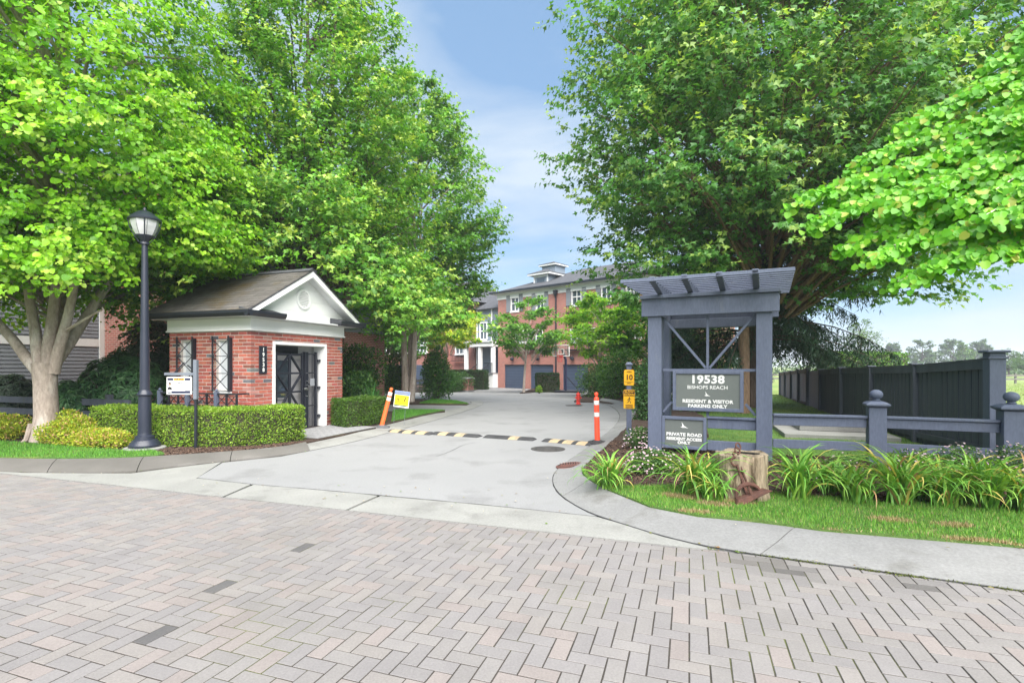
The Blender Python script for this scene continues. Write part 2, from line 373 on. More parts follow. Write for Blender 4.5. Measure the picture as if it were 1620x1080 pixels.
# ------------------------------------------------------------------ mesh builder
class MB:
    def __init__(s):
        s.v, s.f, s.c = [], [], []
        s.cols = False
    def add(s, vs, fs, col=None):
        o = len(s.v)
        s.v.extend([tuple(p) for p in vs])
        s.f.extend([tuple(i + o for i in f) for f in fs])
        if col is not None:
            s.cols = True
        s.c.extend([col or (1, 1, 1)] * len(vs))
        return s
    def hexa(s, p, col=None):
        return s.add(p, [(0, 3, 2, 1), (4, 5, 6, 7), (0, 1, 5, 4), (1, 2, 6, 5), (2, 3, 7, 6), (3, 0, 4, 7)], col)
    def box(s, x0, x1, y0, y1, z0, z1, col=None):
        return s.hexa([(x0, y0, z0), (x1, y0, z0), (x1, y1, z0), (x0, y1, z0), (x0, y0, z1), (x1, y0, z1), (x1, y1, z1), (x0, y1, z1)], col)
    def beam(s, a, b, w, h, up=(0, 0, 1), col=None):
        """bar from a to b, w wide across, h deep along up"""
        a, b, up = Vector(a), Vector(b), Vector(up)
        d = (b - a).normalized()
        sd = d.cross(up)
        if sd.length < 1e-5:
            sd = d.cross(Vector((1, 0, 0)))
        sd.normalize()
        u = sd.cross(d).normalized()
        p = []
        for q in (a, b):
            for i, j in ((-1, -1), (1, -1), (1, 1), (-1, 1)):
                p.append(q + sd * (w / 2 * i) + u * (h / 2 * j))
        return s.add(p, [(0, 3, 2, 1), (4, 5, 6, 7), (0, 1, 5, 4), (1, 2, 6, 5), (2, 3, 7, 6), (3, 0, 4, 7)], col)
    def prism(s, poly, fn0, fn1):
        """poly of 2D points, fn0/fn1 map a 2D point to the two end faces"""
        n = len(poly)
        p = [fn0(*q) for q in poly] + [fn1(*q) for q in poly]
        f = [tuple(range(n))[::-1], tuple(range(n, 2 * n))] + [(i, (i + 1) % n, n + (i + 1) % n, n + i) for i in range(n)]
        return s.add(p, f)
    def tube(s, pts, rad, n=8, caps=True, col=None):
        pts = [Vector(p) for p in pts]
        rings = []
        u = None
        for i, p in enumerate(pts):
            d = (pts[min(i + 1, len(pts) - 1)] - pts[max(i - 1, 0)])
            if d.length < 1e-9:
                d = Vector((0, 0, 1))
            d.normalize()
            if u is None:
                u = d.cross(Vector((0.31, 0.95, 0.05)) if abs(d.y) < 0.9 else Vector((1, 0, 0))).normalized()
            u = (u - d * u.dot(d)).normalized()
            w = d.cross(u)
            r = rad[i] if hasattr(rad, '__len__') else rad
            rings.append([p + (u * math.cos(6.2832 * k / n) + w * math.sin(6.2832 * k / n)) * r for k in range(n)])
        v = [q for r in rings for q in r]
        f = []
        for i in range(len(rings) - 1):
            for k in range(n):
                f.append((i * n + k, i * n + (k + 1) % n, (i + 1) * n + (k + 1) % n, (i + 1) * n + k))
        if caps:
            f.append(tuple(range(n))[::-1])
            f.append(tuple(range((len(rings) - 1) * n, len(rings) * n)))
        return s.add(v, f, col)
    def lathe(s, prof, c=(0, 0, 0), n=20, col=None):
        """prof: (radius, z) pairs from bottom to top"""
        v, f = [], []
        for r, z in prof:
            for k in range(n):
                a = 6.2832 * k / n
                v.append((c[0] + r * math.cos(a), c[1] + r * math.sin(a), c[2] + z))
        for i in range(len(prof) - 1):
            for k in range(n):
                f.append((i * n + k, i * n + (k + 1) % n, (i + 1) * n + (k + 1) % n, (i + 1) * n + k))
        f.append(tuple(range(n))[::-1])
        f.append(tuple(range((len(prof) - 1) * n, len(prof) * n)))
        return s.add(v, f, col)
    def flat(s, pts):
        """a polygon of 3D points, triangulated"""
        t = tessellate_polygon([[Vector(p) for p in pts]])
        return s.add(pts, [tuple(x) for x in t])
    def mesh(s, name, m=None, bevel=0.0, smooth=False):
        me = bpy.data.meshes.new(name)
        me.from_pydata(s.v, [], s.f)
        if s.cols:
            a = me.color_attributes.new('Col', 'FLOAT_COLOR', 'POINT')
            a.data.foreach_set('color', np.array([(*c, 1) for c in s.c], dtype=np.float32).ravel())
        bm = bmesh.new()
        bm.from_mesh(me)
        bmesh.ops.recalc_face_normals(bm, faces=bm.faces)
        if bevel:
            eds = [e for e in bm.edges if len(e.link_faces) == 2 and e.calc_face_angle(0) > 0.6]
            bmesh.ops.bevel(bm, geom=eds, offset=bevel, segments=1, affect='EDGES', clamp_overlap=True)
        bm.to_mesh(me)
        bm.free()
        if smooth:
            for p in me.polygons:
                p.use_smooth = True
            me.set_sharp_from_angle(angle=R(38))
        if m:
            me.materials.append(m)
        return me
    def build(s, name, m, parent=None, bevel=0.0, smooth=False, loc=None):
        return link(name, s.mesh(name, m, bevel, smooth), parent, loc)

def link(name, me, parent=None, loc=None):
    o = bpy.data.objects.new(name, me)
    COL.objects.link(o)
    if parent:
        o.parent = parent
    if loc is not None:
        o.location = loc
    return o

def empty(name, loc=(0, 0, 0), rz=0.0, parent=None):
    o = bpy.data.objects.new(name, None)
    COL.objects.link(o)
    o.location = loc
    o.rotation_euler = (0, 0, rz)
    o.empty_display_size = 0.2
    if parent:
        o.parent = parent
    return o

def tag(o, label, cat, group=None):
    o['label'] = label
    o['category'] = cat
    if group:
        o['group'] = group
    return o

def kind(o, k):
    o['kind'] = k
    return o

def thing(name, label, cat, loc=(0, 0, 0), rz=0.0, group=None):
    return tag(empty(name, loc, rz), label, cat, group)

def np_mesh(name, verts, polys, m, cols=None, smooth=False):
    """fast mesh: verts (n,3); polys = list of (k_faces, k) int arrays"""
    me = bpy.data.meshes.new(name)
    nv = len(verts)
    me.vertices.add(nv)
    me.vertices.foreach_set('co', np.ascontiguousarray(verts, dtype=np.float32).ravel())
    nl = sum(p.size for p in polys)
    nf = sum(len(p) for p in polys)
    me.loops.add(nl)
    me.loops.foreach_set('vertex_index', np.concatenate([p.ravel() for p in polys]).astype(np.int32))
    me.polygons.add(nf)
    tot = np.concatenate([np.full(len(p), p.shape[1]) for p in polys]).astype(np.int32)
    st = np.concatenate([[0], np.cumsum(tot)[:-1]]).astype(np.int32)
    me.polygons.foreach_set('loop_start', st)
    me.polygons.foreach_set('loop_total', tot)
    me.update(calc_edges=True)
    if cols is not None:
        a = me.color_attributes.new('Col', 'FLOAT_COLOR', 'POINT')
        c4 = np.ones((nv, 4), dtype=np.float32)
        c4[:, :3] = cols
        a.data.foreach_set('color', c4.ravel())
    me.materials.append(m)
    return me

# leaf outlines: (along, across, lift) points and faces
TEMPL = {
    'maple': (np.array([(0, 0, 0), (1, 0, -.10), (.10, .36, .08), (.36, .17, .02), (.68, .46, .02), (.66, .13, 0), (.10, -.36, .08), (.36, -.17, .02), (.68, -.46, .02), (.66, -.13, 0)]),
              [np.array([[0, 2, 3]]), np.array([[0, 3, 5, 1]]), np.array([[3, 4, 5]]), np.array([[0, 7, 6]]), np.array([[0, 1, 9, 7]]), np.array([[7, 9, 8]])]),
    'lobed': (np.array([(0, 0, 0), (1, 0, -.10), (.45, .45, .08), (.55, .12, 0), (.45, -.45, .08), (.55, -.12, 0)]),
              [np.array([[0, 2, 3, 1]]), np.array([[0, 1, 5, 4]])]),
    'round': (np.array([(0, 0, 0), (1, 0, -.06), (-.06, .26, .03), (.28, .50, .10), (.74, .38, .05), (-.06, -.26, .03), (.28, -.50, .10), (.74, -.38, .05)]),
              [np.array([[0, 2, 3, 4, 1]]), np.array([[0, 1, 7, 6, 5]])]),
    'disc': (np.array([(0, 0, 0), (1, 0, -.06), (.24, .50, .10), (.74, .36, .05), (.24, -.50, .10), (.74, -.36, .05)]),
             [np.array([[0, 2, 3, 1]]), np.array([[0, 1, 5, 4]])]),
    'oval': (np.array([(0, 0, 0), (1, 0, -.08), (.45, .24, .06), (.45, -.24, .06)]), [np.array([[0, 2, 1]]), np.array([[0, 1, 3]])]),
    'long': (np.array([(0, 0, 0), (1, 0, -.10), (.40, .15, .05), (.40, -.15, .05)]), [np.array([[0, 2, 1]]), np.array([[0, 1, 3]])]),
    'needle': (np.array([(0, 0, 0), (1, 0, -.05), (.3, .09, 0), (.3, -.09, 0)]), [np.array([[0, 3, 1, 2]])]),
}

def unit(a):
    return a / np.maximum(np.linalg.norm(a, axis=-1, keepdims=True), 1e-9)

def leaf_mesh(name, P, A, Nn, S, C, templ, m):
    tv, tp = TEMPL[templ]
    A = unit(A)
    Nn = Nn - A * np.sum(A * Nn, axis=1, keepdims=True)
    Nn = unit(Nn)
    B = np.cross(Nn, A)
    n, k = len(P), len(tv)
    S = np.asarray(S).reshape(-1, 1, 1)
    V = P[:, None, :] + S * (tv[None, :, 0:1] * A[:, None, :] + tv[None, :, 1:2] * B[:, None, :] + tv[None, :, 2:3] * Nn[:, None, :])
    off = (np.arange(n) * k)[:, None]
    polys = []
    for f in tp:
        for row in f:
            polys.append((off + row[None, :]).astype(np.int64))
    return np_mesh(name, V.reshape(-1, 3), polys, m, np.repeat(C, k, axis=0))

def jitter(col, n, amt, g):
    c = np.asarray(col)[None, :] * (1 + amt * g.standard_normal((n, 1))) * (1 + 0.06 * g.standard_normal((n, 3)))
    return np.clip(c, 0.003, 0.9)

def text(body, size, parent, loc, m, name='lettering', bold=0.0, rot=(R(90), 0, 0), xs=1.0, spacing=1.0):
    cu = bpy.data.curves.new(name, 'FONT')
    cu.body = body
    cu.size = size
    cu.align_x = 'CENTER'
    cu.align_y = 'CENTER'
    cu.extrude = 0.0015
    cu.offset = bold
    cu.space_character = spacing
    cu.resolution_u = 3
    to = bpy.data.objects.new('lettering_source', cu)
    COL.objects.link(to)
    me = bpy.data.meshes.new_from_object(to)
    bpy.data.objects.remove(to)
    bpy.data.curves.remove(cu)
    me.materials.clear()
    me.materials.append(m)
    o = link(name, me, parent, loc)
    o.rotation_euler = rot
    o.scale = (xs, 1, 1)
    return o
# ------------------------------------------------------------------ ground, road, kerbs, beds
def in_poly(pts, poly):
    """pts (n,2) inside polygon [(x,y)]"""
    x, y = pts[:, 0], pts[:, 1]
    ins = np.zeros(len(pts), bool)
    j = len(poly) - 1
    for i in range(len(poly)):
        xi, yi, xj, yj = poly[i][0], poly[i][1], poly[j][0], poly[j][1]
        if yi != yj:
            c = ((yi > y) != (yj > y)) & (x < (xj - xi) * (y - yi) / (yj - yi) + xi)
            ins ^= c
        j = i
    return ins

def sheet(name, poly, m, zf, step=2.0, skirt=0.0):
    """a surface over a ground polygon, cut fine enough to follow zf(x, y)"""
    bm = bmesh.new()
    vs = [bm.verts.new((p[0], p[1], 0)) for p in poly]
    for t in tessellate_polygon([[Vector((p[0], p[1], 0)) for p in poly]]):
        try:
            bm.faces.new([vs[i] for i in t])
        except ValueError:
            pass
    xs = [p[0] for p in poly]
    ys = [p[1] for p in poly]
    for ax, lo, hi in ((0, min(xs), max(xs)), (1, min(ys), max(ys))):
        k = math.ceil(lo / step) * step
        while k < hi:
            co = (k, 0, 0) if ax == 0 else (0, k, 0)
            no = (1, 0, 0) if ax == 0 else (0, 1, 0)
            bmesh.ops.bisect_plane(bm, geom=bm.verts[:] + bm.edges[:] + bm.faces[:], plane_co=co, plane_no=no, dist=1e-4)
            k += step
    bmesh.ops.recalc_face_normals(bm, faces=bm.faces)
    for f in bm.faces:
        if f.normal.z < 0:
            f.normal_flip()
    for v in bm.verts:
        v.co.z = zf(v.co.x, v.co.y)
    if skirt:
        ed = [e for e in bm.edges if len(e.link_faces) == 1]
        r = bmesh.ops.extrude_edge_only(bm, edges=ed)
        for g in r['geom']:
            if isinstance(g, bmesh.types.BMVert):
                g.co.z -= skirt
    me = bpy.data.meshes.new(name)
    bm.to_mesh(me)
    bm.free()
    me.materials.append(m)
    return kind(link(name, me), 'structure')

# the land: one wide sheet to the horizon
gb = MB()
xs = [-900, -300, -100, -40, -20, -8, 0, 8, 20, 40, 100, 300, 900]
ys = [-60, -10, 0, 8, 16, 20, 25, 30, 35, 40, 45, 60, 90, 150, 300, 1200]
for y in ys:
    for x in xs:
        gb.v.append((x, y, gz(y) - 0.09 - (0.25 if y > 60 else 0)))
        gb.c.append((1, 1, 1))
for j in range(len(ys) - 1):
    for i in range(len(xs) - 1):
        a = j * len(xs) + i
        gb.f.append((a, a + 1, a + 1 + len(xs), a + len(xs)))
ground = kind(gb.build('ground', M['field']), 'structure')

def V2(l):
    return [(G(*p).x, G(*p).y) if max(abs(p[0]), abs(p[1])) > 60 else p for p in l]

# --- brick paved street
road_edge = [(-16.0, 10.53)] + V2([(0, 748.5), (207, 770.5), (540, 806), (800, 834.5), (1093, 867), (1143, 870.5), (1400, 906), (1620, 935)]) + [(6.0, 2.72), (9.0, 1.55)]
er_uv = [(Vector((p[0], p[1], 0)).dot(UX), Vector((p[0], p[1], 0)).dot(VX)) for p in road_edge]
eu, ev = np.array([p[0] for p in er_uv]), np.array([p[1] for p in er_uv])

bed_poly = road_edge + [(9.0, -1.0), (-16, -1.0)]
road = sheet('street', [(p[0] + 0.0, p[1] + 0.0) for p in bed_poly], M['joint'], lambda x, y: -0.0045, step=4.0)
PW, PL, JT = 0.1055, 0.211, 0.0086

def clip_edge(poly):
    """keep the part of a (u, v) polygon on the street side of the edge"""
    out = []
    def sd(p):
        return np.interp(p[0], eu, ev) - 0.006 - p[1]
    for i in range(len(poly)):
        a, b = poly[i], poly[(i + 1) % len(poly)]
        da, db = sd(a), sd(b)
        if da >= 0:
            out.append(a)
        if (da >= 0) != (db >= 0):
            t = da / (da - db)
            out.append((a[0] + (b[0] - a[0]) * t, a[1] + (b[1] - a[1]) * t))
    return out

pavers = []
for i in range(-170, 90):
    for j in range(-25, 110):
        k = (i - j) % 4
        if k == 0:
            r = (i * PW, j * PW, (i + 2) * PW, (j + 1) * PW, 0)
        elif k == 2:
            r = (i * PW, (j - 1) * PW, (i + 1) * PW, (j + 1) * PW, 1)
        else:
            continue
        cu, cv = (r[0] + r[2]) / 2, (r[1] + r[3]) / 2
        p = UX * cu + VX * cv
        if p.y < 0.9 or abs(p.x) > 1.35 * p.y + 3 or p.x < -15.5 or p.x > 8.5:
            continue
        e = np.interp(cu, eu, ev)
        if cv > e + 0.12:
            continue
        pavers.append((r, cu, cv, p, cv > e - 0.13))
def paver_colour(p):
    k = rnd.random()
    left = max(0.0, min(1.0, (1.0 - p.x) / 4.0))
    if k < 0.10 + 0.16 * left:
        c = (0.205, 0.181, 0.174)
    elif k < 0.20 + 0.22 * left:
        c = (0.197, 0.182, 0.175)
    elif k < 0.62:
        c = (0.190, 0.179, 0.176)
    else:
        c = (0.183, 0.173, 0.174)
    v = rnd.uniform(0.94, 1.05)
    return tuple(x * v for x in c)
dark_at = [G(479, 872), G(360, 932), G(232, 1016)]
dark_ids = set()
for d in dark_at:
    best = min((q for q in range(len(pavers)) if pavers[q][0][4] == 1), key=lambda q: (pavers[q][3] - d).length)
    dark_ids.add(best)
stain_c = [G(1235, 896), G(1180, 886), G(1255, 905), G(1450, 925)]

def paver_scale(p):
    d = math.hypot(p.x, p.y)
    seen = p.y > 2.15 and abs(p.x) < 0.985 * p.y
    return (0 if seen else 1, d)
order = sorted((q for q in range(len(pavers)) if not pavers[q][4]), key=lambda q: paver_scale(pavers[q][3]))
single = set(order[:300 - len(dark_ids)]) | dark_ids
pm = MB()
hl, hw, ch = PL / 2 - JT / 2, PW / 2 - JT / 2, 0.002
pm.v = [(-hl, -hw, -.05), (hl, -hw, -.05), (hl, hw, -.05), (-hl, hw, -.05), (-hl, -hw, -ch), (hl, -hw, -ch), (hl, hw, -ch), (-hl, hw, -ch),
        (-hl + ch, -hw + ch, 0), (hl - ch, -hw + ch, 0), (hl - ch, hw - ch, 0), (-hl + ch, hw - ch, 0)]
pm.f = [(0, 1, 5, 4), (1, 2, 6, 5), (2, 3, 7, 6), (3, 0, 4, 7), (4, 5, 9, 8), (5, 6, 10, 9), (6, 7, 11, 10), (7, 4, 8, 11), (8, 9, 10, 11)]
pm.c = [(1, 1, 1)] * 12
paver_me = pm.mesh('paver', M['paver_obj'])
joined = MB()
for q, (r, cu, cv, p, edge) in enumerate(pavers):
    c = paver_colour(p)
    for s in stain_c:
        dd = (p - s).length
        if dd < 0.22:
            c = tuple(x * (0.45 + 0.55 * dd / 0.22) for x in c)
    dz = rnd.uniform(-0.0015, 0.0012)
    if q in single:
        o = link('paver', paver_me, road, (p.x, p.y, dz))
        o.rotation_euler = (rnd.gauss(0, .003), rnd.gauss(0, .003), ROT + (R(90) if r[4] else 0) + rnd.gauss(0, .006))
        if q in dark_ids:
            c = (0.085, 0.082, 0.084)
            o['label'] = 'dark worn paver among the pale ones'
        o.color = (*c, 1)
        continue
    j2 = JT / 2
    poly = [(r[0] + j2, r[1] + j2), (r[2] - j2, r[1] + j2), (r[2] - j2, r[3] - j2), (r[0] + j2, r[3] - j2)]
    if edge:
        poly = clip_edge(poly)
        if len(poly) < 3:
            continue
    n = len(poly)
    mu = sum(a for a, b in poly) / n
    mv = sum(b for a, b in poly) / n
    def W(a, b, z):
        w = UX * a + VX * b
        return (w.x, w.y, z + dz)
    vs = [W(a, b, -.05) for a, b in poly] + [W(a, b, -ch) for a, b in poly]
    for a, b in poly:
        l = max(math.hypot(a - mu, b - mv), 1e-4)
        vs.append(W(a + (mu - a) / l * ch * 1.4, b + (mv - b) / l * ch * 1.4, 0))
    fs = [(i, (i + 1) % n, n + (i + 1) % n, n + i) for i in range(n)] + [(n + i, n + (i + 1) % n, 2 * n + (i + 1) % n, 2 * n + i) for i in range(n)] + [tuple(range(2 * n, 3 * n))]
    joined.add(vs, fs, c)
kind(joined.build('paver', M['paver_attr'], road), 'stuff')

# --- concrete gutter strip between street and driveway, in slabs
gut = kind(empty('gutter_strip'), 'structure')
def slab(pts, z=0.004, m='concrete', name='concrete_slab'):
    b = MB()
    top = [G(*p) for p in pts]
    n = len(top)
    vs = [(p.x, p.y, z) for p in top] + [(p.x, p.y, -0.06) for p in top]
    tri = tessellate_polygon([[Vector((p.x, p.y, 0)) for p in top]])
    b.add(vs, [tuple(t) for t in tri] + [(i, (i + 1) % n, n + (i + 1) % n, n + i) for i in range(n)])
    return b.build(name, M[m], gut)
slab([(-300, 718), (0, 748), (180, 767), (352, 785.5), (396, 766.2), (311, 756.5), (350, 731), (267, 741), (207, 749), (37, 748)])
slab([(356, 786), (540, 805.5), (547, 806.3), (597, 784), (540, 778), (401, 766.8)])
slab([(552, 806.8), (800, 834), (1093, 866.5), (1132, 869.3), (1050, 849.5), (979, 827.5), (946, 818), (800, 802), (602, 784.4)])

# --- driveway and court
drive_pts = V2([(311, 756.2), (400, 766.3), (540, 777.6), (800, 801.5), (944, 817.6), (930, 760), (960, 722), (1000, 682)]) + \
    [(5.5, 20.5), (13, 22.5), (15, 33), (10.2, 37.4), (-1.0, 47.2), (-3.0, 52), (-26, 62), (-34, 30), (-12, 22), (-8.0, 16.6), (-4.6, 15.2)] + V2([(600, 684), (540, 703), (444, 722), (352, 731.5)])
driveway = sheet('driveway', drive_pts, M['asphalt'], lambda x, y: gz(y), step=2.0)

def strip_mesh(pts, w, z):
    b = MB()
    P = [Vector((p[0], p[1], 0)) for p in pts]
    n = len(P)
    L_, R_ = [], []
    for i, p in enumerate(P):
        d = (P[min(i + 1, n - 1)] - P[max(i - 1, 0)]).normalized()
        nr = Vector((-d.y, d.x, 0)) * (w / 2 * rnd.uniform(0.6, 1.4))
        L_.append(p + nr)
        R_.append(p - nr)
    vs = [(p.x, p.y, z + gz(p.y)) for p in L_] + [(p.x, p.y, z + gz(p.y)) for p in R_]
    b.add(vs, [(i, i + 1, n + i + 1, n + i) for i in range(n - 1)])
    return b

def resample(pts, step):
    P = [Vector((p[0], p[1], 0)) for p in pts]
    # smooth by Chaikin twice, then walk
    for _ in range(2):
        q = [P[0]]
        for a, b in zip(P[:-1], P[1:]):
            q += [a * .75 + b * .25, a * .25 + b * .75]
        q.append(P[-1])
        P = q
    d = [0]
    for a, b in zip(P[:-1], P[1:]):
        d.append(d[-1] + (b - a).length)
    n = max(2, int(d[-1] / step))
    xs_ = np.linspace(0, d[-1], n + 1)
    X = np.interp(xs_, d, [p.x for p in P])
    Y = np.interp(xs_, d, [p.y for p in P])
    return list(zip(X, Y))

# joints in the paving, dark and uneven
jn = strip_mesh(resample(V2([(311, 756.2), (400, 766.4), (540, 778), (800, 802), (946, 818)]), 0.12), 0.012, 0.0085)
kind(jn.build('driveway_joint', M['crack']), 'structure')
cr = strip_mesh(resample(V2([(690, 722), (715, 713), (733, 703), (752, 700)]), 0.1), 0.010, 0.004)
kind(cr.build('driveway_crack', M['crack']), 'structure')

def kerb(name, inner, outer, prof, m, nseg, joint_w=0.0, step=0.14, gap=0.5):
    """a kerb between two plan lines; prof: (share of width, height) from inner to outer; laid as separate stones"""
    root = kind(empty(name), 'structure')
    I = resample(inner, step)
    n = len(I)
    O_ = resample(outer, step)
    t = np.linspace(0, 1, n)
    to = np.linspace(0, 1, len(O_))
    ox, oy = np.interp(t, to, [p[0] for p in O_]), np.interp(t, to, [p[1] for p in O_])
    cuts = np.linspace(0, n - 1, nseg + 1).astype(int)
    for k in range(nseg):
        a, b = cuts[k], cuts[k + 1]
        ids = np.linspace(a, b, (b - a) + 1)
        if len(ids) < 2:
            continue
        ids[0] += 0.04
        ids[-1] -= 0.04
        mb = MB()
        vs = []
        full = [(0, -0.06)] + list(prof) + [(1, -0.06)]
        for s in ids:
            ix, iy = np.interp(s, range(n), [p[0] for p in I]), np.interp(s, range(n), [p[1] for p in I])
            qx, qy = np.interp(s, range(n), ox), np.interp(s, range(n), oy)
            z0 = gz(iy)
            for f, z in full:
                vs.append((ix + (qx - ix) * f, iy + (qy - iy) * f, z + z0))
        w = len(full)
        fs = []
        for r in range(len(ids) - 1):
            for c in range(w - 1):
                fs.append((r * w + c, r * w + c + 1, (r + 1) * w + c + 1, (r + 1) * w + c))
        fs.append(tuple(range(w)))
        fs.append(tuple(range((len(ids) - 1) * w, len(ids) * w)))
        mb.add(vs, fs)
        mb.build('kerb_stone', M[m], root, smooth=True)
    if joint_w:
        strip_mesh([(p[0], p[1]) for p in I], joint_w, 0.006).build('joint_filler', M['crack'], root)
    return root

roll = [(0, 0.012), (0.12, 0.02), (0.45, 0.045), (0.75, 0.082), (0.90, 0.098), (1.0, 0.098)]
kr_in = V2([(1900, 975), (1620, 935), (1400, 905), (1140, 869.5), (1050, 849), (979, 827), (928, 810), (890, 787), (876, 770), (874, 754), (886, 738), (913, 720), (935, 705), (978, 671), (982, 655), (968, 642), (945, 637)])
kr_out = V2([(1900, 912), (1620, 886), (1300, 857), (1199, 842), (1104, 833), (1028, 817), (963, 789), (938, 775), (922, 762), (920, 750), (938, 733), (967, 706), (993, 681), (1004, 664), (1000, 650), (983, 637.5), (952, 633.5)])
kerb('right_kerb', kr_in, kr_out, roll, 'kerb_grey', 9, joint_w=0.022)
kl_in = V2([(-320, 728), (0, 747), (100, 748.5), (207, 747.5), (267, 739.5), (350, 730.5), (444, 721.5), (490, 713)])
kl_out = V2([(-320, 722), (0, 734), (107, 735.5), (200, 733.5), (252, 730), (348, 723.5), (444, 715), (484, 706.5)])
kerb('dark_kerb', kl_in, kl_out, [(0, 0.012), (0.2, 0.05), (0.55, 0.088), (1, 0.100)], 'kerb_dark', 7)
ki_in = V2([(490, 713), (560, 699), (618, 683.5), (707, 659.5), (752, 645), (767, 638), (760, 633)])
ki_out = V2([(483, 706.5), (545, 693), (606, 677), (690, 656), (735, 644), (748, 638.6), (744, 636)])
kerb('pale_kerb', ki_in, ki_out, [(0, 0.008), (0.2, 0.02), (0.7, 0.05), (1, 0.06)], 'concrete', 8, joint_w=0.012)

# --- planting beds and lawns
def wob(x, y, s=1.0):
    return 0.5 * math.sin(3.1 * x * s + 1.7 * y * s) + 0.5 * math.sin(2.3 * y * s - 1.9 * x * s + 1.1)
left_bed = V2([(-320, 722), (0, 734), (107, 735.5), (200, 733.5), (252, 730), (348, 723.5), (444, 715), (484, 706.5), (545, 693), (606, 677), (690, 656), (704, 654)]) + [(-4.2, 17.2), (-6.5, 18.2), (-13, 21), (-30, 30), (-34, 14)]
sheet('left_planting_bed', left_bed, M['mulch'], lambda x, y: 0.085 + gz(y) + 0.015 * wob(x, y, 2.0), step=0.5, skirt=0.2)
lawn_l = V2([(-320, 721), (0, 733.5), (107, 735), (200, 733), (250, 729.6), (262, 727), (240, 721), (200, 722), (140, 718), (60, 711), (0, 706), (-320, 690)])
sheet('left_lawn', lawn_l, M['soil_grass'], lambda x, y: 0.112, step=0.5, skirt=0.05)
lawn_1 = V2([(619, 672.5), (690, 655.8), (704, 653.4), (640, 652.5), (622, 653)])
sheet('driveway_lawn', lawn_1, M['soil_grass'], lambda x, y: 0.115 + gz(y), step=1.0, skirt=0.08)
bed_2 = [(-1.75, 21.8), (-2.6, 24.2), (-4.4, 26.3), (-13, 29.5), (-14, 24.5), (-4.5, 22.2), (-3.0, 21.9)]
sheet('island_bed', bed_2, M['mulch'], lambda x, y: 0.05 + gz(y), step=1.0, skirt=0.15)
lawn_2 = [(-1.85, 21.95), (-2.65, 24.1), (-3.9, 25.6), (-4.0, 22.25), (-3.0, 22.05)]
sheet('island_lawn', lawn_2, M['soil_grass'], lambda x, y: 0.08 + gz(y), step=1.0, skirt=0.05)
bed_3 = V2([(560, 623), (655, 620.5), (742, 619.5), (768, 613.2), (786, 611.8)]) + [(-2.0, 49.5), (-22, 60), (-32, 46)]
sheet('far_bed', bed_3, M['mulch'], lambda x, y: 0.05 + gz(y), step=2.0, skirt=0.15)
sheet('far_lawn', V2([(742, 619), (768, 613), (786, 611.6)]) + [(-1.9, 48.6), (-3.6, 44), (-3.6, 39)], M['soil_grass'], lambda x, y: 0.09 + gz(y), step=2.0)
bed_4 = V2([(908, 636), (945, 637), (968, 640.5), (988, 639), (1030, 638)]) + [(7.6, 22), (12, 27), (7.2, 32), (4.4, 31.5)]
sheet('shrub_bed', bed_4, M['mulch'], lambda x, y: 0.06 + gz(y), step=1.0, skirt=0.15)
sheet('tree_island', V2([(822, 622.5), (838, 621.5), (868, 616.5), (882, 616.5), (884, 614.5), (843, 615)]), M['mulch'], lambda x, y: 0.05 + gz(y), step=1.0, skirt=0.12)

kout = [p for p in kr_out if p[1] > 0]
right_bed = V2([(921, 751), (938, 733), (967, 706), (993, 681), (1004, 664)]) + [(5.0, 20.4), (6.6, 20.2), (5.6, 15), (4.2, 11), (3.0, 9.8), (4.3, 8.6), (5.6, 8.1), (7.1, 7.5), (10, 6.4)] + \
    V2([(1900, 845), (1620, 824), (1300, 804), (1227, 796), (1132, 795), (1055, 784), (996, 785), (952, 780), (935, 771)])
def bedz(x, y):
    f = max(0.0, min(1.0, (x - 1.2) / 1.5))
    return 0.085 + 0.03 * f + 0.018 * wob(x, y, 2.6) + gz(y)
sheet('right_planting_bed', right_bed, M['mulch'], bedz, step=0.25, skirt=0.2)
lawn_r = V2([(920, 751), (922, 762), (938, 775), (963, 789), (1028, 817), (1104, 833), (1199, 842), (1300, 857), (1620, 886), (1900, 912), (1900, 842), (1620, 822), (1300, 802), (1227, 794), (1132, 793), (1055, 782), (996, 783), (952, 778.5), (935, 768)])
sheet('right_lawn', lawn_r, M['dry_turf'], lambda x, y: 0.118 + 0.008 * wob(x, y, 3.0), step=0.25, skirt=0.1)
lawn_b = [(2.9, 9.9), (4.2, 8.7), (5.5, 8.25), (7.0, 7.75), (7.35, 7.9), (11.05, 18.6), (16.2, 31.2), (13, 36), (8.6, 30), (6.4, 20.3), (5.4, 15), (4.0, 11)]
sheet('back_lawn', lawn_b, M['soil_grass'], lambda x, y: 0.06 + gz(y) + 0.01 * wob(x, y), step=1.0, skirt=0.12)

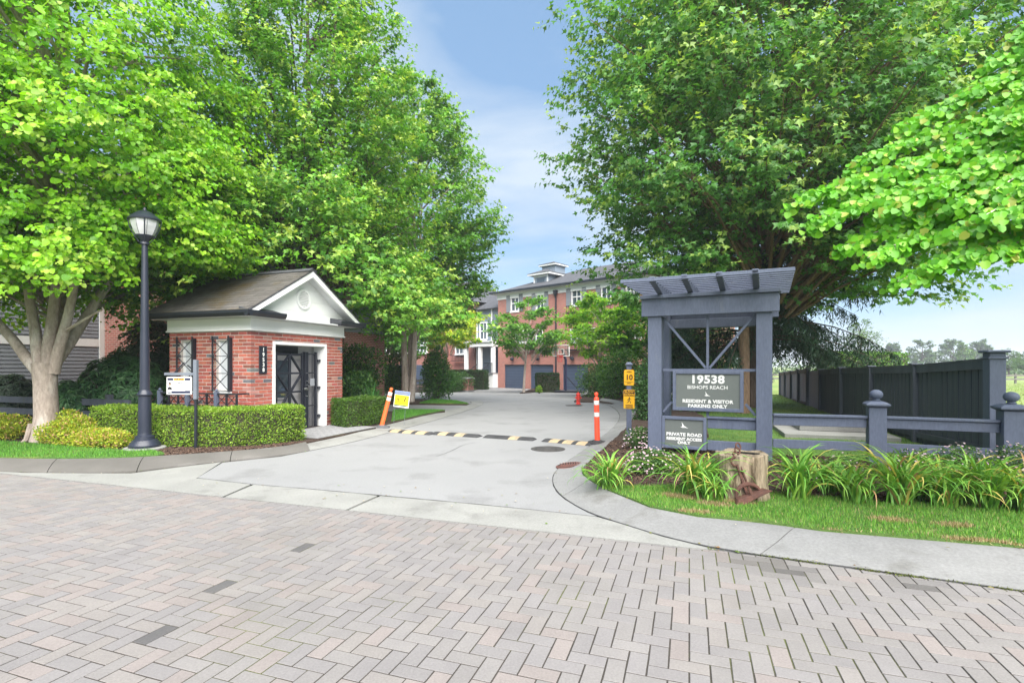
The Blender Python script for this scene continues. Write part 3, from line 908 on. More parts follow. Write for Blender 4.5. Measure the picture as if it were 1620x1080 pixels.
def blades(name, poly, n, zf, hmin, hmax, w, cols, seed, keep=None, lean=0.35):
    g = np.random.default_rng(seed)
    xs_, ys_ = [p[0] for p in poly], [p[1] for p in poly]
    mul = 40 if keep is not None else 4
    P = np.column_stack([g.uniform(min(xs_), max(xs_), n * mul), g.uniform(min(ys_), max(ys_), n * mul)])
    P = P[in_poly(P, poly)]
    if keep is not None:
        P = P[keep(P, g)]
    P = P[:n]
    k = len(P)
    z = np.array([zf(a, b) for a, b in P])
    hh = g.uniform(hmin, hmax, (k, 1))
    ang = g.uniform(0, 6.283, (k, 1))
    tilt = lean * np.abs(g.standard_normal((k, 1)))
    ld = np.hstack([np.cos(ang), np.sin(ang), np.zeros((k, 1))])
    side = np.hstack([-np.sin(ang + g.uniform(-.6, .6, (k, 1))), np.cos(ang), np.zeros((k, 1))]) * (w * 0.5)
    base = np.column_stack([P, z - 0.008])
    tip = base + ld * hh * np.sin(tilt) + np.array([[0, 0, 1.0]]) * hh * np.cos(tilt)
    V = np.stack([base - side, base + side, tip], axis=1).reshape(-1, 3)
    ci = g.integers(0, len(cols), k)
    C = np.array(cols)[ci] * (1 + 0.22 * g.standard_normal((k, 1)))
    C = np.clip(C, 0.01, 0.8)
    me = np_mesh(name, V, [np.arange(k * 3).reshape(-1, 3)], M['grass'], np.repeat(C, 3, axis=0))
    return kind(link(name, me), 'stuff')

# dry patches thin the grass of the near strip
patches = [(G(1412, 843), .20, .10), (G(1085, 802), .28, .12), (G(1130, 815), .18, .1), (G(1505, 850), .18, .08), (G(1170, 812), .18, .09), (G(1560, 880), .3, .08), (G(1330, 862), .25, .06), (G(1100, 828), .2, .05)]
def keep_near(P, g):
    d = np.ones(len(P))
    for c, a, b in patches:
        r = ((P[:, 0] - c.x) * UX.x + (P[:, 1] - c.y) * UX.y) ** 2 / a ** 2 + ((P[:, 0] - c.x) * VX.x + (P[:, 1] - c.y) * VX.y) ** 2 / b ** 2
        d = np.minimum(d, np.clip(1.3 * r - 0.75 + 0.2 * g.standard_normal(len(P)), 0.0, 1))
    nse = np.sin(P[:, 0] * 5.1 + P[:, 1] * 2.3) * np.sin(P[:, 1] * 6.3 - P[:, 0] * 1.7)
    return g.random(len(P)) < d * (0.72 + 0.28 * nse)
GC = [(0.060, 0.210, 0.022), (0.095, 0.270, 0.026), (0.140, 0.33, 0.036), (0.22, 0.35, 0.06)]
blades('grass', lawn_r, 44000, lambda x, y: 0.118 + 0.008 * wob(x, y, 3.0), 0.022, 0.06, 0.006, GC, 1, keep_near, lean=0.6)
def keep_dry(P, g):
    d = np.full(len(P), 9.0)
    for c, a, b in patches:
        r = ((P[:, 0] - c.x) * UX.x + (P[:, 1] - c.y) * UX.y) ** 2 / a ** 2 + ((P[:, 0] - c.x) * VX.x + (P[:, 1] - c.y) * VX.y) ** 2 / b ** 2
        d = np.minimum(d, r)
    return (d < .85 + .25 * g.standard_normal(len(P))) | (g.random(len(P)) < .02)
STR = [(0.42, 0.33, 0.19), (0.34, 0.27, 0.13), (0.30, 0.20, 0.12), (0.24, 0.24, 0.08)]
blades('grass', lawn_r, 11000, lambda x, y: 0.121 + 0.008 * wob(x, y, 3.0), 0.02, 0.05, 0.009, STR, 7, keep_dry, lean=1.25)
blades('grass', lawn_l, 22000, lambda x, y: 0.112, 0.03, 0.07, 0.009, GC[:3], 2)
blades('grass', lawn_1, 5000, lambda x, y: 0.115 + gz(y), 0.03, 0.07, 0.012, GC[:2], 3)
blades('grass', lawn_2, 4000, lambda x, y: 0.08 + gz(y), 0.03, 0.07, 0.018, GC[:2], 4)
lb_near = [p for p in lawn_b]
blades('grass', lb_near, 26000, lambda x, y: 0.06 + gz(y), 0.03, 0.07, 0.012, [(0.085, 0.16, 0.025), (0.12, 0.20, 0.03), (0.17, 0.24, 0.045)], 5)
fieldp = [(8.4, 7.2), (12.5, 18), (17.5, 31), (60, 60), (70, 30), (22, 6)]
blades('grass', fieldp, 16000, lambda x, y: gz(y) - 0.09, 0.10, 0.32, 0.03, [(0.20, 0.29, 0.06), (0.25, 0.31, 0.09), (0.15, 0.25, 0.05)], 6)

def chips(name, poly, n, zf, seed):
    g = np.random.default_rng(seed)
    xs_, ys_ = [p[0] for p in poly], [p[1] for p in poly]
    P = np.column_stack([g.uniform(min(xs_), max(xs_), n * 4), g.uniform(min(ys_), max(ys_), n * 4)])
    P = P[in_poly(P, poly)][:n]
    k = len(P)
    z = np.array([zf(a, b) for a, b in P]) + 0.006
    C0 = np.column_stack([P, z])
    A = unit(g.standard_normal((k, 3)) * np.array([1, 1, .35]))
    Nn = unit(g.standard_normal((k, 3)) * .5 + np.array([0, 0, 1.0]))
    B = unit(np.cross(Nn, A))
    Nn = np.cross(A, B)
    l, w, t = g.uniform(.012, .04, (k, 1)), g.uniform(.006, .015, (k, 1)), g.uniform(.003, .007, (k, 1))
    V = []
    for a, b, c in ((-1, -1, -1), (1, -1, -1), (1, 1, -1), (-1, 1, -1), (-1, -1, 1), (1, -1, 1), (1, 1, 1), (-1, 1, 1)):
        V.append(C0 + A * l * a + B * w * b + Nn * t * c)
    V = np.stack(V, axis=1).reshape(-1, 3)
    off = (np.arange(k) * 8)[:, None]
    polys = [off + np.array([f]) for f in ((4, 5, 6, 7), (0, 1, 5, 4), (1, 2, 6, 5), (2, 3, 7, 6), (3, 0, 4, 7))]
    cs = np.array([(0.075, 0.042, 0.030), (0.045, 0.027, 0.02), (0.11, 0.068, 0.047), (0.16, 0.11, 0.085)])
    C = cs[g.choice(4, k, p=[.4, .35, .18, .07])]
    return kind(link(name, np_mesh(name, V, polys, M['chip'], np.repeat(C, 8, axis=0))), 'stuff')
near_bed = [p for p in right_bed if p[1] < 12.5]
chips('bark_mulch', near_bed, 9000, bedz, 21)
chips('bark_mulch', V2([(252, 729), (348, 722.5), (444, 714), (478, 706), (400, 708), (300, 712), (245, 718)]), 2200, lambda x, y: 0.09, 22)
chips('bark_mulch', bed_2, 1500, lambda x, y: 0.05 + gz(y), 23)

# moss in the joint along the right kerb, and a little litter in the gutters
def along(line, n, w, seed):
    g = np.random.default_rng(seed)
    P = np.array(resample(line, .05))
    i = g.integers(0, len(P) - 1, n)
    d = P[i + 1] - P[i]
    nr = np.column_stack([-d[:, 1], d[:, 0]]) / np.linalg.norm(d, axis=1, keepdims=True)
    return P[i] + d * g.random((n, 1)) + nr * (w * g.standard_normal((n, 1))), g
P, g = along(V2([(1120, 868), (1160, 872), (1260, 886), (1400, 906), (1620, 935), (1800, 960)]), 2600, .016, 41)
keep = np.sin(P[:, 0] * 9) + .6 * np.sin(P[:, 0] * 23 + 1) + .5 * g.standard_normal(len(P)) > -.3
P = P[keep]
n = len(P)
A = unit(g.standard_normal((n, 3)) * np.array([1, 1, .4]) + np.array([0, 0, .5]))
me = leaf_mesh('moss', np.column_stack([P, np.full(n, .004)]), A, unit(g.standard_normal((n, 3)) + np.array([0, 0, 1.0])), g.uniform(.008, .02, n),
               np.array([(.10, .13, .025), (.14, .17, .03), (.07, .075, .03)])[g.integers(0, 3, n)], 'oval', M['grass'])
kind(link('moss', me), 'stuff')
Ps = []
for line, n, w, sd in ((kr_in, 170, .05, 43), (kl_in, 90, .05, 44), (V2([(340, 757), (540, 779), (800, 803), (940, 817)]), 60, .25, 45), (kr_out, 120, .10, 46)):
    q, g = along(line, n, w, sd)
    Ps.append(np.column_stack([q, np.where(sd == 46, .105, .016) + np.array([gz(y) for y in q[:, 1]])]))
P = np.concatenate(Ps)
n = len(P)
A = unit(g.standard_normal((n, 3)) * np.array([1, 1, .12]))
me = leaf_mesh('fallen_leaves', P, A, unit(g.standard_normal((n, 3)) * .25 + np.array([0, 0, 1.0])), g.uniform(.012, .045, n),
               np.array([(.22, .20, .06), (.20, .12, .05), (.12, .20, .04), (.40, .36, .30)])[g.integers(0, 4, n)], 'oval', M['grass'])
kind(link('fallen_leaves', me), 'stuff')
# ------------------------------------------------------------------ brick gatehouse
def brick_colour():
    k = rnd.random()
    if k < 0.045:
        c = (0.13, 0.125, 0.14)
    elif k < 0.16:
        c = (0.24, 0.075, 0.062)
    elif k < 0.22:
        c = (0.42, 0.21, 0.17)
    else:
        c = (0.375, 0.102, 0.078)
    v = rnd.uniform(0.8, 1.2)
    return (c[0] * v, c[1] * v * rnd.uniform(.9, 1.15), c[2] * v)

gate_house = thing('gatehouse', 'small red brick gatehouse with white gable and black iron gate', 'gatehouse', (-5.45, 10.75, 0), ROT)
WX, DY, WH = 2.33, 3.0, 2.33
WIN = [(-1.985, -1.573, 1.07, 2.14), (-0.949, -0.546, 1.07, 2.14)]   # openings in the wall to the camera
DOOR = (0.625, 2.33, 0.0, 2.10)
wall_w = empty('wall', (0, 0, 0), 0, gate_house)      # the wall with the two slit windows, faces -y
wall_g = empty('wall', (0, 0, 0), 0, gate_house)      # the wall with the gate, faces +x
def holes_bands(lo, hi, top, holes):
    """rectangles that cover a wall but leave its openings"""
    out = []
    xs_ = [lo]
    for h in sorted(holes):
        xs_ += [h[0], h[1]]
    xs_.append(hi)
    for a, b in zip(xs_[:-1], xs_[1:]):
        hs = [h for h in holes if abs(h[0] - a) < 1e-6]
        if hs:
            if hs[0][2] > 0:
                out.append((a, b, 0, hs[0][2]))
            out.append((a, b, hs[0][3], top))
        else:
            out.append((a, b, 0, top))
    return out
mo = MB()
for a, b, z0, z1 in holes_bands(-WX + .01, -0.01, WH, WIN):
    mo.box(a, b, 0.008, 0.10, z0, z1)
mo.build('mortar', M['mortar'], wall_w)
mo = MB()
for a, b, z0, z1 in holes_bands(0.11, DY - .01, WH, [DOOR]):
    mo.box(-0.10, -0.008, a, b, z0, z1)
mo.build('mortar', M['mortar'], wall_g)
BL, BH, BD, BJ = 0.209, 0.0615, 0.102, 0.0160
bricks = []
def lay(lo, hi, course, first, holes, emit):
    z0 = course * (BH + BJ)
    z1 = z0 + BH
    if z1 > WH + 0.004:
        return
    x = lo
    w = first
    spans = [(lo, hi)]
    for h in holes:
        if z1 > h[2] + .02 and z0 < h[3] - .02:
            ns = []
            for a, b in spans:
                if h[1] <= a or h[0] >= b:
                    ns.append((a, b))
                else:
                    if h[0] - BJ > a + .02:
                        ns.append((a, h[0] - BJ * .6))
                    if h[1] + BJ < b - .02:
                        ns.append((h[1] + BJ * .6, b))
            spans = ns
    while x < hi - .02:
        a, b = x, min(x + w, hi)
        for sa, sb in spans:
            qa, qb = max(a, sa), min(b, sb)
            if qb - qa > 0.035:
                emit(qa, qb, z0, z1)
        x = b + BJ
        w = BL
nco = int(WH / (BH + BJ)) + 1
for c in range(nco):
    off = c % 2
    # along the window wall, from the corner (x = 0) to the far end
    lay(0.0 if off == 0 else BD + BJ, WX, c, BL if off == 0 else BL, [(-h[1], -h[0], h[2], h[3]) for h in WIN],
        lambda a, b, z0, z1: bricks.append((wall_w, (-(a + b) / 2, BD / 2, (z0 + z1) / 2), 0, b - a, z1 - z0)))
    lay(BD + BJ if off == 0 else 0.0, DY, c, BL if off == 0 else BL, [DOOR],
        lambda a, b, z0, z1: bricks.append((wall_g, (-BD / 2, (a + b) / 2, (z0 + z1) / 2), 1, b - a, z1 - z0)))
def unit_box(name, m, bev=0.0, taper=None):
    return MB().box(-.5, .5, -.5, .5, -.5, .5).mesh(name, m, bev)
bm_ = MB()
bm_.box(-.5, .5, -.5, .5, -.5, .5)
brick_me = bm_.mesh('brick', M['brick_obj'])
order = sorted(range(len(bricks)), key=lambda i: -bricks[i][3] * (1.0 if bricks[i][2] else 0.8) + (0.2 if bricks[i][1][2] < 0.75 else 0) + rnd.random() * 0.05)
keep = set(order[:300])
jb = {0: MB(), 1: MB()}
for i, (par, c, side, l, h) in enumerate(bricks):
    col = brick_colour()
    pr = rnd.uniform(-.0025, .0025)
    if i in keep:
        o = link('brick', brick_me, par, (c[0] + (pr if side else 0), c[1] + (0 if side else pr), c[2]))
        o.scale = (BD, l, h) if side else (l, BD, h)
        o.rotation_euler = (rnd.gauss(0, .006), 0, 0) if not side else (0, rnd.gauss(0, .006), 0)
        o.color = (*col, 1)
    else:
        dx, dy = (BD / 2, l / 2) if side else (l / 2, BD / 2)
        jb[side].box(c[0] - dx + (pr if side else 0), c[0] + dx + (pr if side else 0), c[1] - dy + (0 if side else pr), c[1] + dy + (0 if side else pr), c[2] - h / 2, c[2] + h / 2, col)
kind(jb[0].build('brick', M['brick_attr'], wall_w), 'stuff')
kind(jb[1].build('brick', M['brick_attr'], wall_g), 'stuff')
# the two walls that face away, and the inside
bw = MB()
bw.box(-WX, -WX + .1, .11, DY, 0, WH)
bw.box(-WX + .1, -.11, DY - .1, DY, 0, WH)
bw.build('rear_wall', M['far_brick'], gate_house)
pl = MB()
pl.box(-.16, .03, 2.44, DY + .02, -.05, .10)
pl.box(-.16, .03, 0.3, .56, -.05, .10)
pl.build('plinth', M['stone'], gate_house, bevel=.006)
# doorway: white jambs, recess with a panelled inner door
fr = MB()
fr.box(-.34, .022, DOOR[0] - .035, DOOR[0] + .035, .0, 2.065)
fr.box(-.34, .022, DOOR[1] - .035, DOOR[1] + .035, .0, 2.065)
fr.box(-.34, .022, DOOR[0] - .035, DOOR[1] + .035, 2.065, 2.135)
fr.build('door_frame', M['white_paint'], gate_house, bevel=.005)
iw = MB()
iw.box(-.42, -.36, DOOR[0] - .05, DOOR[1] + .05, 0, 2.2)
inner = iw.build('inner_panel', M['panel_grey'], gate_house)
iw = MB()
iw.box(-.355, -.34, .98, 1.52, .85, 1.72)
iw.build('panel_window', M['glass'], inner)
ib = MB()
for a, b, z0, z1 in ((.94, .98, .81, 1.76), (1.52, 1.56, .81, 1.76), (.98, 1.52, .81, .85), (.98, 1.52, 1.72, 1.76)):
    ib.box(-.357, -.33, a, b, z0, z1)
ib.build('panel_trim', M['panel_grey'], inner)
ib = MB().box(-.357, -.335, .70, 1.75, 1.84, 2.05)
ib.build('dark_transom', M['black_paint'], inner)
# iron gate: two tall stiles, X panels, side grille with bars, latch and keypad
gt = empty('gate', (-.16, 0, 0), 0, gate_house)
def gbar(name, y0, y1, z0, z1, d=.045):
    MB().box(-d / 2, d / 2, y0, y1, z0, z1).build(name, M['black_paint'], gt, bevel=.004)
gbar('stile', .70, .79, .06, 1.93, .07)
gbar('stile', .84, .885, .06, 1.92)
gbar('stile', 1.665, 1.71, .06, 1.90)
gbar('stile', 1.75, 1.86, .03, 1.93, .09)
gbar('stile', 2.14, 2.20, .03, 1.93, .06)
gbar('centre_bar', 1.245, 1.305, .06, 1.86)
for z in (.12, .98, 1.42, 1.86):
    gbar('cross_rail', .885, 1.245, z - .022, z + .022)
    gbar('cross_rail', 1.305, 1.665, z - .022, z + .022)
for z in (.08, .62, 1.14, 1.42, 1.88):
    gbar('grille_rail', 1.86, 2.14, z - .015, z + .015, .03)
for k in range(5):
    y = 1.905 + k * .05
    MB().tube([(0, y, .095), (0, y, 1.865)], .008, 6).build('grille_bar', M['black_paint'], gt)
for y0, y1, z0, z1 in ((1.25, .89, 1.84, 1.42), (1.30, 1.66, 1.84, 1.42), (.89, 1.25, 1.40, .98), (1.66, 1.30, 1.40, .98), (1.25, .89, .96, .50), (1.30, 1.66, .96, .50), (.89, 1.25, .50, .14), (1.66, 1.30, .50, .14)):
    MB().beam((0, y0, z0), (0, y1, z1), .03, .055, (1, 0, 0)).build('brace', M['black_paint'], gt)
MB().box(.05, .075, 1.90, 2.04, 1.10, 1.28).build('keypad', M['print_grey'], gt, bevel=.006)
hb = MB()
hb.tube([(.05, 1.73, 1.04), (.12, 1.73, 1.04)], .03, 10)
hb.tube([(.11, 1.73, 1.04), (.11, 1.64, 1.03)], .012, 8)
hb.build('handle', M['chrome'], gt, smooth=True)
for z in (1.42, 1.22, 1.13, .86):
    MB().tube([(.045, 1.80, z), (.062, 1.80, z)], .012, 8).build('bolt', M['chrome'], gt)
for z in (.35, 1.05, 1.72):
    MB().box(-.02, .05, 2.20, 2.285, z - .03, z + .03).build('hinge', M['black_paint'], gt)
# number plaque, read downwards
pq = MB().box(.004, .030, .205, .410, 1.42, 2.02).build('number_plaque', M['black_paint'], gate_house, bevel=.005)
for k, ch_ in enumerate('19538'):
    text(ch_, .115, pq, (.0325, .3075, 1.935 - k * .108), M['print_white'], 'number', .003, (R(90), 0, R(90)))
# slit windows with lattice grilles
for x0, x1, z0, z1 in WIN:
    w = empty('window', (0, 0, 0), 0, gate_house)
    MB().box(x0 + .03, x1 - .03, .095, .115, z0 + .03, z1 - .03).build('pane', M['blind'], w)
    f = MB()
    f.box(x0, x0 + .03, .06, .12, z0, z1)
    f.box(x1 - .03, x1, .06, .12, z0, z1)
    f.box(x0 + .03, x1 - .03, .06, .12, z1 - .03, z1)
    f.box(x0 + .03, x1 - .03, .06, .12, z0, z0 + .03)
    f.build('frame', M['white_paint'], w)
    MB().box(x0 - .04, x1 + .04, -.05, .09, z0 - .06, z0 - .003).build('sill', M['white_paint'], w, bevel=.005)
    g = MB()
    yb = -.07
    for x in (x0 - .03, x1 + .01):
        g.box(x - .012, x + .012, yb - .012, yb + .012, z0 - .02, z1 + .09)
        for z in (z0 + .05, z1 - .03):
            g.box(x - .008, x + .008, yb + .012, .002, z - .008, z + .008)
    g.box(x1 + .022, x1 + .05, yb - .01, .002, z0 - .02, z1 + .05)
    n = 3
    hz = (z1 - z0 + .02) / n
    for k in range(n + 1):
        z = z0 + k * hz
        g.box(x0 - .10, x1 + .09, yb - .022, yb - .012, z - .008, z + .008)
    for k in range(n):
        za, zb = z0 + k * hz + .01, z0 + (k + 1) * hz - .01
        g.beam((x0 - .018, yb - .003, za), (x1 - .002, yb - .003, zb), .012, .012)
        g.beam((x0 - .018, yb + .005, zb), (x1 - .002, yb + .005, za), .012, .012)
    g.build('grille', M['black_paint'], w)
# window box rail under the windows
rl = empty('planter_rail', (0, 0, 0), 0, gate_house)
py = -.30
b = MB()
b.box(-2.27, -.03, py - .02, py + .02, 1.0, 1.03)
b.box(-2.27, -.03, py - .02, py + .02, .745, .775)
for x in (-2.27, -.06):
    b.box(x, x + .03, py + .02, -.012, 1.0, 1.03)
    b.box(x, x + .03, py + .02, -.012, .745, .775)
b.build('rail_frame', M['black_paint'], rl)
cells = np.linspace(-2.22, -.06, 9)
for i, x in enumerate(cells):
    big = i in (0, 3, 6)
    h = .035 if big else .014
    MB().box(x - h, x + h, py - h - .004, py + h + .004, .73 if big else .776, 1.06 if big else .999).build('post', M['slate_paint'] if big else M['black_paint'], rl)
    if big:
        MB().lathe([(.01, 0), (.03, .012), (.033, .03), (.02, .05), (.004, .058)], (x, py, 1.06), 10).build('finial', M['slate_paint'], rl, smooth=True)
for x0, x1 in zip(cells[:-1], cells[1:]):
    q = MB()
    q.beam((x0 + .02, py - .003, .785), (x1 - .02, py - .003, .99), .012, .012)
    q.beam((x0 + .02, py + .007, .99), (x1 - .02, py + .007, .785), .012, .012)
    q.build('cross', M['black_paint'], rl)
MB().box(-2.2, -.10, -.27, -.02, .70, .742).build('planter_tray', M['black_paint'], rl)
for x in (-1.9, -.5):
    MB().beam((x, -.02, .50), (x, -.26, .695), .03, .03).build('bracket', M['black_paint'], rl)
# frieze, gable, roof
OV = .35
frz = MB()
frz.box(-WX - .03, .035, -.035, DY + .035, WH + .004, 2.60)
frz.box(-WX - .05, .055, -.055, DY + .055, WH + .002, WH + .035)
frz.build('frieze', M['white_paint'], gate_house, bevel=.006)
sf = MB()
sf.box(-WX - .18, .28, -OV + .01, DY + OV - .01, 2.604, 2.635)
sf.build('soffit', M['soffit'], gate_house)
PK, EV = 3.80, 2.70
SL = (PK - EV) / (DY / 2 + OV)
def gable(y):
    return EV + SL * (DY / 2 + OV - abs(y - DY / 2))
gw = MB()
gw.prism([(-.1, 2.637), (DY + .1, 2.637), (DY + .1, gable(DY + .1) - .06), (DY / 2, PK - .06), (-.1, gable(-.1) - .06)],
         lambda y, z: (-.02, y, z), lambda y, z: (.03, y, z))
gw.prism([(-.1, 2.637), (DY + .1, 2.637), (DY + .1, gable(DY + .1) - .06), (DY / 2, PK - .06), (-.1, gable(-.1) - .06)],
         lambda y, z: (-WX - .03, y, z), lambda y, z: (-WX + .02, y, z))
gable_wall = gw.build('gable', M['white_paint'], gate_house)
for z in (2.86, 3.12, 3.38):
    half = (PK - .06 - z) / SL - .06
    MB().box(.031, .038, DY / 2 - half, DY / 2 + half, z, z + .02).build('board_line', M['white_paint'], gable_wall)
vt = MB()
ring = [(DY / 2 + .235 * math.cos(a), 3.16 + .235 * math.sin(a)) for a in np.linspace(0, 6.2832, 29)[:-1]]
vb = MB()
nn = len(ring)
inn = [(DY / 2 + .185 * math.cos(a), 3.16 + .185 * math.sin(a)) for a in np.linspace(0, 6.2832, 29)[:-1]]
vb.add([(.075, *p) for p in ring] + [(.075, *p) for p in inn] + [(.028, *p) for p in ring] + [(.035, *p) for p in inn],
       [(i, (i + 1) % nn, nn + (i + 1) % nn, nn + i) for i in range(nn)] + [(i, (i + 1) % nn, 2 * nn + (i + 1) % nn, 2 * nn + i) for i in range(nn)] + [(nn + i, nn + (i + 1) % nn, 3 * nn + (i + 1) % nn, 3 * nn + i) for i in range(nn)])
vent = vb.build('round_vent', M['white_paint'], gable_wall)
for k in range(9):
    z = 3.16 - .16 + k * .04
    hw_ = math.sqrt(max(.185 ** 2 - (z - 3.16) ** 2, .0004))
    MB().hexa([(.036, DY / 2 - hw_, z + .02), (.062, DY / 2 - hw_, z - .012), (.062, DY / 2 + hw_, z - .012), (.036, DY / 2 + hw_, z + .02),
               (.036, DY / 2 - hw_, z + .026), (.062, DY / 2 - hw_, z - .006), (.062, DY / 2 + hw_, z - .006), (.036, DY / 2 + hw_, z + .026)]).build('louvre', M['white_paint'], vent)
roof = empty('roof', (0, 0, 0), 0, gate_house)
x0r, x1r = -WX - .30, .33
dk = MB()
for sgn in (-1, 1):
    e = DY / 2 + sgn * (DY / 2 + OV)
    dk.hexa([(x0r, e, EV), (x1r, e, EV), (x1r, DY / 2, PK), (x0r, DY / 2, PK), (x0r, e, EV + .03), (x1r, e, EV + .03), (x1r, DY / 2, PK + .03), (x0r, DY / 2, PK + .03)])
dk.build('roof_deck', M['far_roof'], roof)
# shingles, course by course
slen = math.hypot(DY / 2 + OV, PK - EV)
ang = math.atan2(PK - EV, DY / 2 + OV)
shm = MB()
shm.box(-.5, .5, -.5, .5, -.5, .5)
shingle_me = shm.mesh('shingle', M['shingle_obj'])
EXP, TW = .135, .296
rows = int(slen / EXP) + 1
far_sh = MB()
for k in range(rows):
    for sgn in (-1, 1):
        s_mid = k * EXP + .085 - .02
        x = x0r - (TW * .5 if k % 2 else 0) - rnd.uniform(0, .04)
        while x < x1r:
            a, bb = max(x, x0r), min(x + TW - .008, x1r)
            x += TW
            if bb - a < .03:
                continue
            if s_mid + .07 > slen:
                dep = .10
                sm = slen - .05
            else:
                dep, sm = .175, s_mid
            v = rnd.uniform(.80, 1.2)
            col = (.105 * v, .097 * v, .092 * v)
            yc = DY / 2 + sgn * (DY / 2 + OV - math.cos(ang) * sm)
            zc = EV + math.sin(ang) * sm + .036 + .003
            if sgn == -1:
                o = link('shingle', shingle_me, roof, ((a + bb) / 2, yc - math.sin(ang) * .006, zc))
                o.scale = (bb - a, dep, .007 + rnd.uniform(0, .004))
                o.rotation_euler = (ang - .035, 0, rnd.gauss(0, .003))
                o.color = (*col, 1)
            else:
                c, s_ = math.cos(ang), math.sin(ang)
                up = Vector((0, s_, c)) * .004
                d = Vector((0, -c, s_)) * (dep / 2)
                p = Vector((0, yc, zc))
                q = [p - d - up, p + d - up, p - d + up, p + d + up]
                far_sh.hexa([(a, q[0].y, q[0].z), (bb, q[0].y, q[0].z), (bb, q[1].y, q[1].z), (a, q[1].y, q[1].z), (a, q[2].y, q[2].z), (bb, q[2].y, q[2].z), (bb, q[3].y, q[3].z), (a, q[3].y, q[3].z)])
kind(far_sh.build('shingle', M['far_roof'], roof), 'stuff')
MB().prism([(-.12, -.055), (0, .02), (.12, -.055), (.12, -.04), (0, .035), (-.12, -.04)], lambda y, z: (x0r, DY / 2 + y, PK + .045 + z), lambda y, z: (x1r, DY / 2 + y, PK + .045 + z)).build('ridge_cap', M['far_roof'], roof)
for x in (.27, -WX - .29):
    for sgn in (-1, 1):
        e = DY / 2 + sgn * (DY / 2 + OV - .02)
        r = MB()
        r.hexa([(x, e, EV - .10), (x + .055, e, EV - .10), (x + .055, DY / 2, PK - .14), (x, DY / 2, PK - .14), (x, e, EV + .02), (x + .055, e, EV + .02), (x + .055, DY / 2, PK + .02), (x, DY / 2, PK + .02)])
        r.build('rake_board', M['white_paint'], roof, bevel=.004)
for sgn in (-1, 1):
    rk = MB()
    e = DY / 2 + sgn * (DY / 2 + .12)
    z = gable(e)
    rk.hexa([(.032, e, z - .10), (.268, e, z - .10), (.268, DY / 2, PK - .08), (.032, DY / 2, PK - .08), (.032, e, z - .075), (.268, e, z - .075), (.268, DY / 2, PK - .055), (.032, DY / 2, PK - .055)])
    rk.build('rake_soffit', M['soffit'], roof)
# gutters and the two short returns on the gable side
for sgn in (-1, 1):
    e = -OV if sgn == -1 else DY + OV
    gg = MB()
    prof = [(0, -.06), (-.075, -.06), (-.115, .0), (-.115, .055), (-.10, .055), (-.10, 0), (0, .0)]
    gg.prism(prof, lambda a, z: (x0r, e - a * (1 if sgn == 1 else -1), 2.66 + z), lambda a, z: (x1r + .09, e - a * (1 if sgn == 1 else -1), 2.66 + z))
    gg.build('gutter', M['black_paint'], roof)
    r0, r1 = (e - .11, e + .92) if sgn == -1 else (e - .92, e + .11)
    g2 = MB()
    g2.prism(prof, lambda a, z: (.305 - a, r0, 2.66 + z), lambda a, z: (.305 - a, r1, 2.66 + z))
    g2.build('gutter_return', M['black_paint'], roof)
    lid = MB()
    ym = e
    rr0, rr1 = (e, e + .90) if sgn == -1 else (e - .90, e)
    lid.add([(.05, rr0, 2.80), (.05, rr1, 2.80), (.40, rr1, 2.70), (.40, rr0, 2.70), (.05, rr0, 2.66), (.05, rr1, 2.66), (.40, rr1, 2.66), (.40, rr0, 2.66)],
            [(0, 1, 2, 3), (4, 7, 6, 5), (0, 4, 5, 1), (1, 5, 6, 2), (2, 6, 7, 3), (3, 7, 4, 0)])
    lid.build('return_lid', M['far_roof'], roof)
# paved path up to the gate
pth = kind(empty('gate_path', (-5.45, 10.75, 0), ROT), 'structure')
base = MB().box(.03, 1.40, .35, 2.45, -.02, .092)
base.build('path_bed', M['joint'], pth)
stone_me = unit_box('path_stone', M['stone'])
yy = .37
r_ = 0
while yy < 2.42:
    xx = .04 - (.1 if r_ % 2 else 0)
    while xx < 1.37:
        a, b2 = max(xx, .04), min(xx + .2, 1.39)
        if b2 - a > .04:
            o = link('path_stone', stone_me, pth, ((a + b2) / 2, yy + .05, .085 + rnd.uniform(0, .003)))
            o.scale = (b2 - a - .008, .093, .03)
        xx += .2
    yy += .101
    r_ += 1

# ------------------------------------------------------------------ entrance sign under a slatted canopy
SR = math.atan2(-.5, 1)
EX = thing('entrance_sign', 'slate blue timber entrance frame with slatted canopy and two grey sign boards', 'sign', (2.50, 8.95, 0), SR)
P_ = M['slate_paint']
W_ = 1.69
def part(b, name, m=P_, parent=EX, bevel=.006, smooth=False):
    return b.build(name, m, parent, bevel=bevel, smooth=smooth)
hp = .115
dep = .78
part(MB().box(-hp, hp, -hp, hp, -.05, 2.56), 'post')
part(MB().box(W_ - hp, W_ + hp, -hp, hp, -.05, 2.56), 'post')
part(MB().box(-hp, hp, dep - hp, dep + hp, -.05, 2.56), 'post')
part(MB().box(W_ - hp, W_ + hp, dep - hp, dep + hp, -.05, 2.56), 'post')
for y in (0, dep):
    s = -1 if y == 0 else 1
    part(MB().box(-hp - .10, W_ + hp + .10, min(y + s * .117, y + s * .165), max(y + s * .117, y + s * .165), 2.44, 2.735), 'header')
    part(MB().box(-hp - .12, W_ + hp + .12, min(y - s * .02, y + s * .20), max(y - s * .02, y + s * .20), 2.738, 2.80), 'header_cap')
part(MB().box(hp + .002, W_ - hp - .002, dep - .10, dep + .10, 2.28, 2.44), 'rear_beam')
for x in (0, W_):
    part(MB().box(x - .06, x + .06, hp + .01, dep - hp - .01, 2.46, 2.73), 'side_beam')
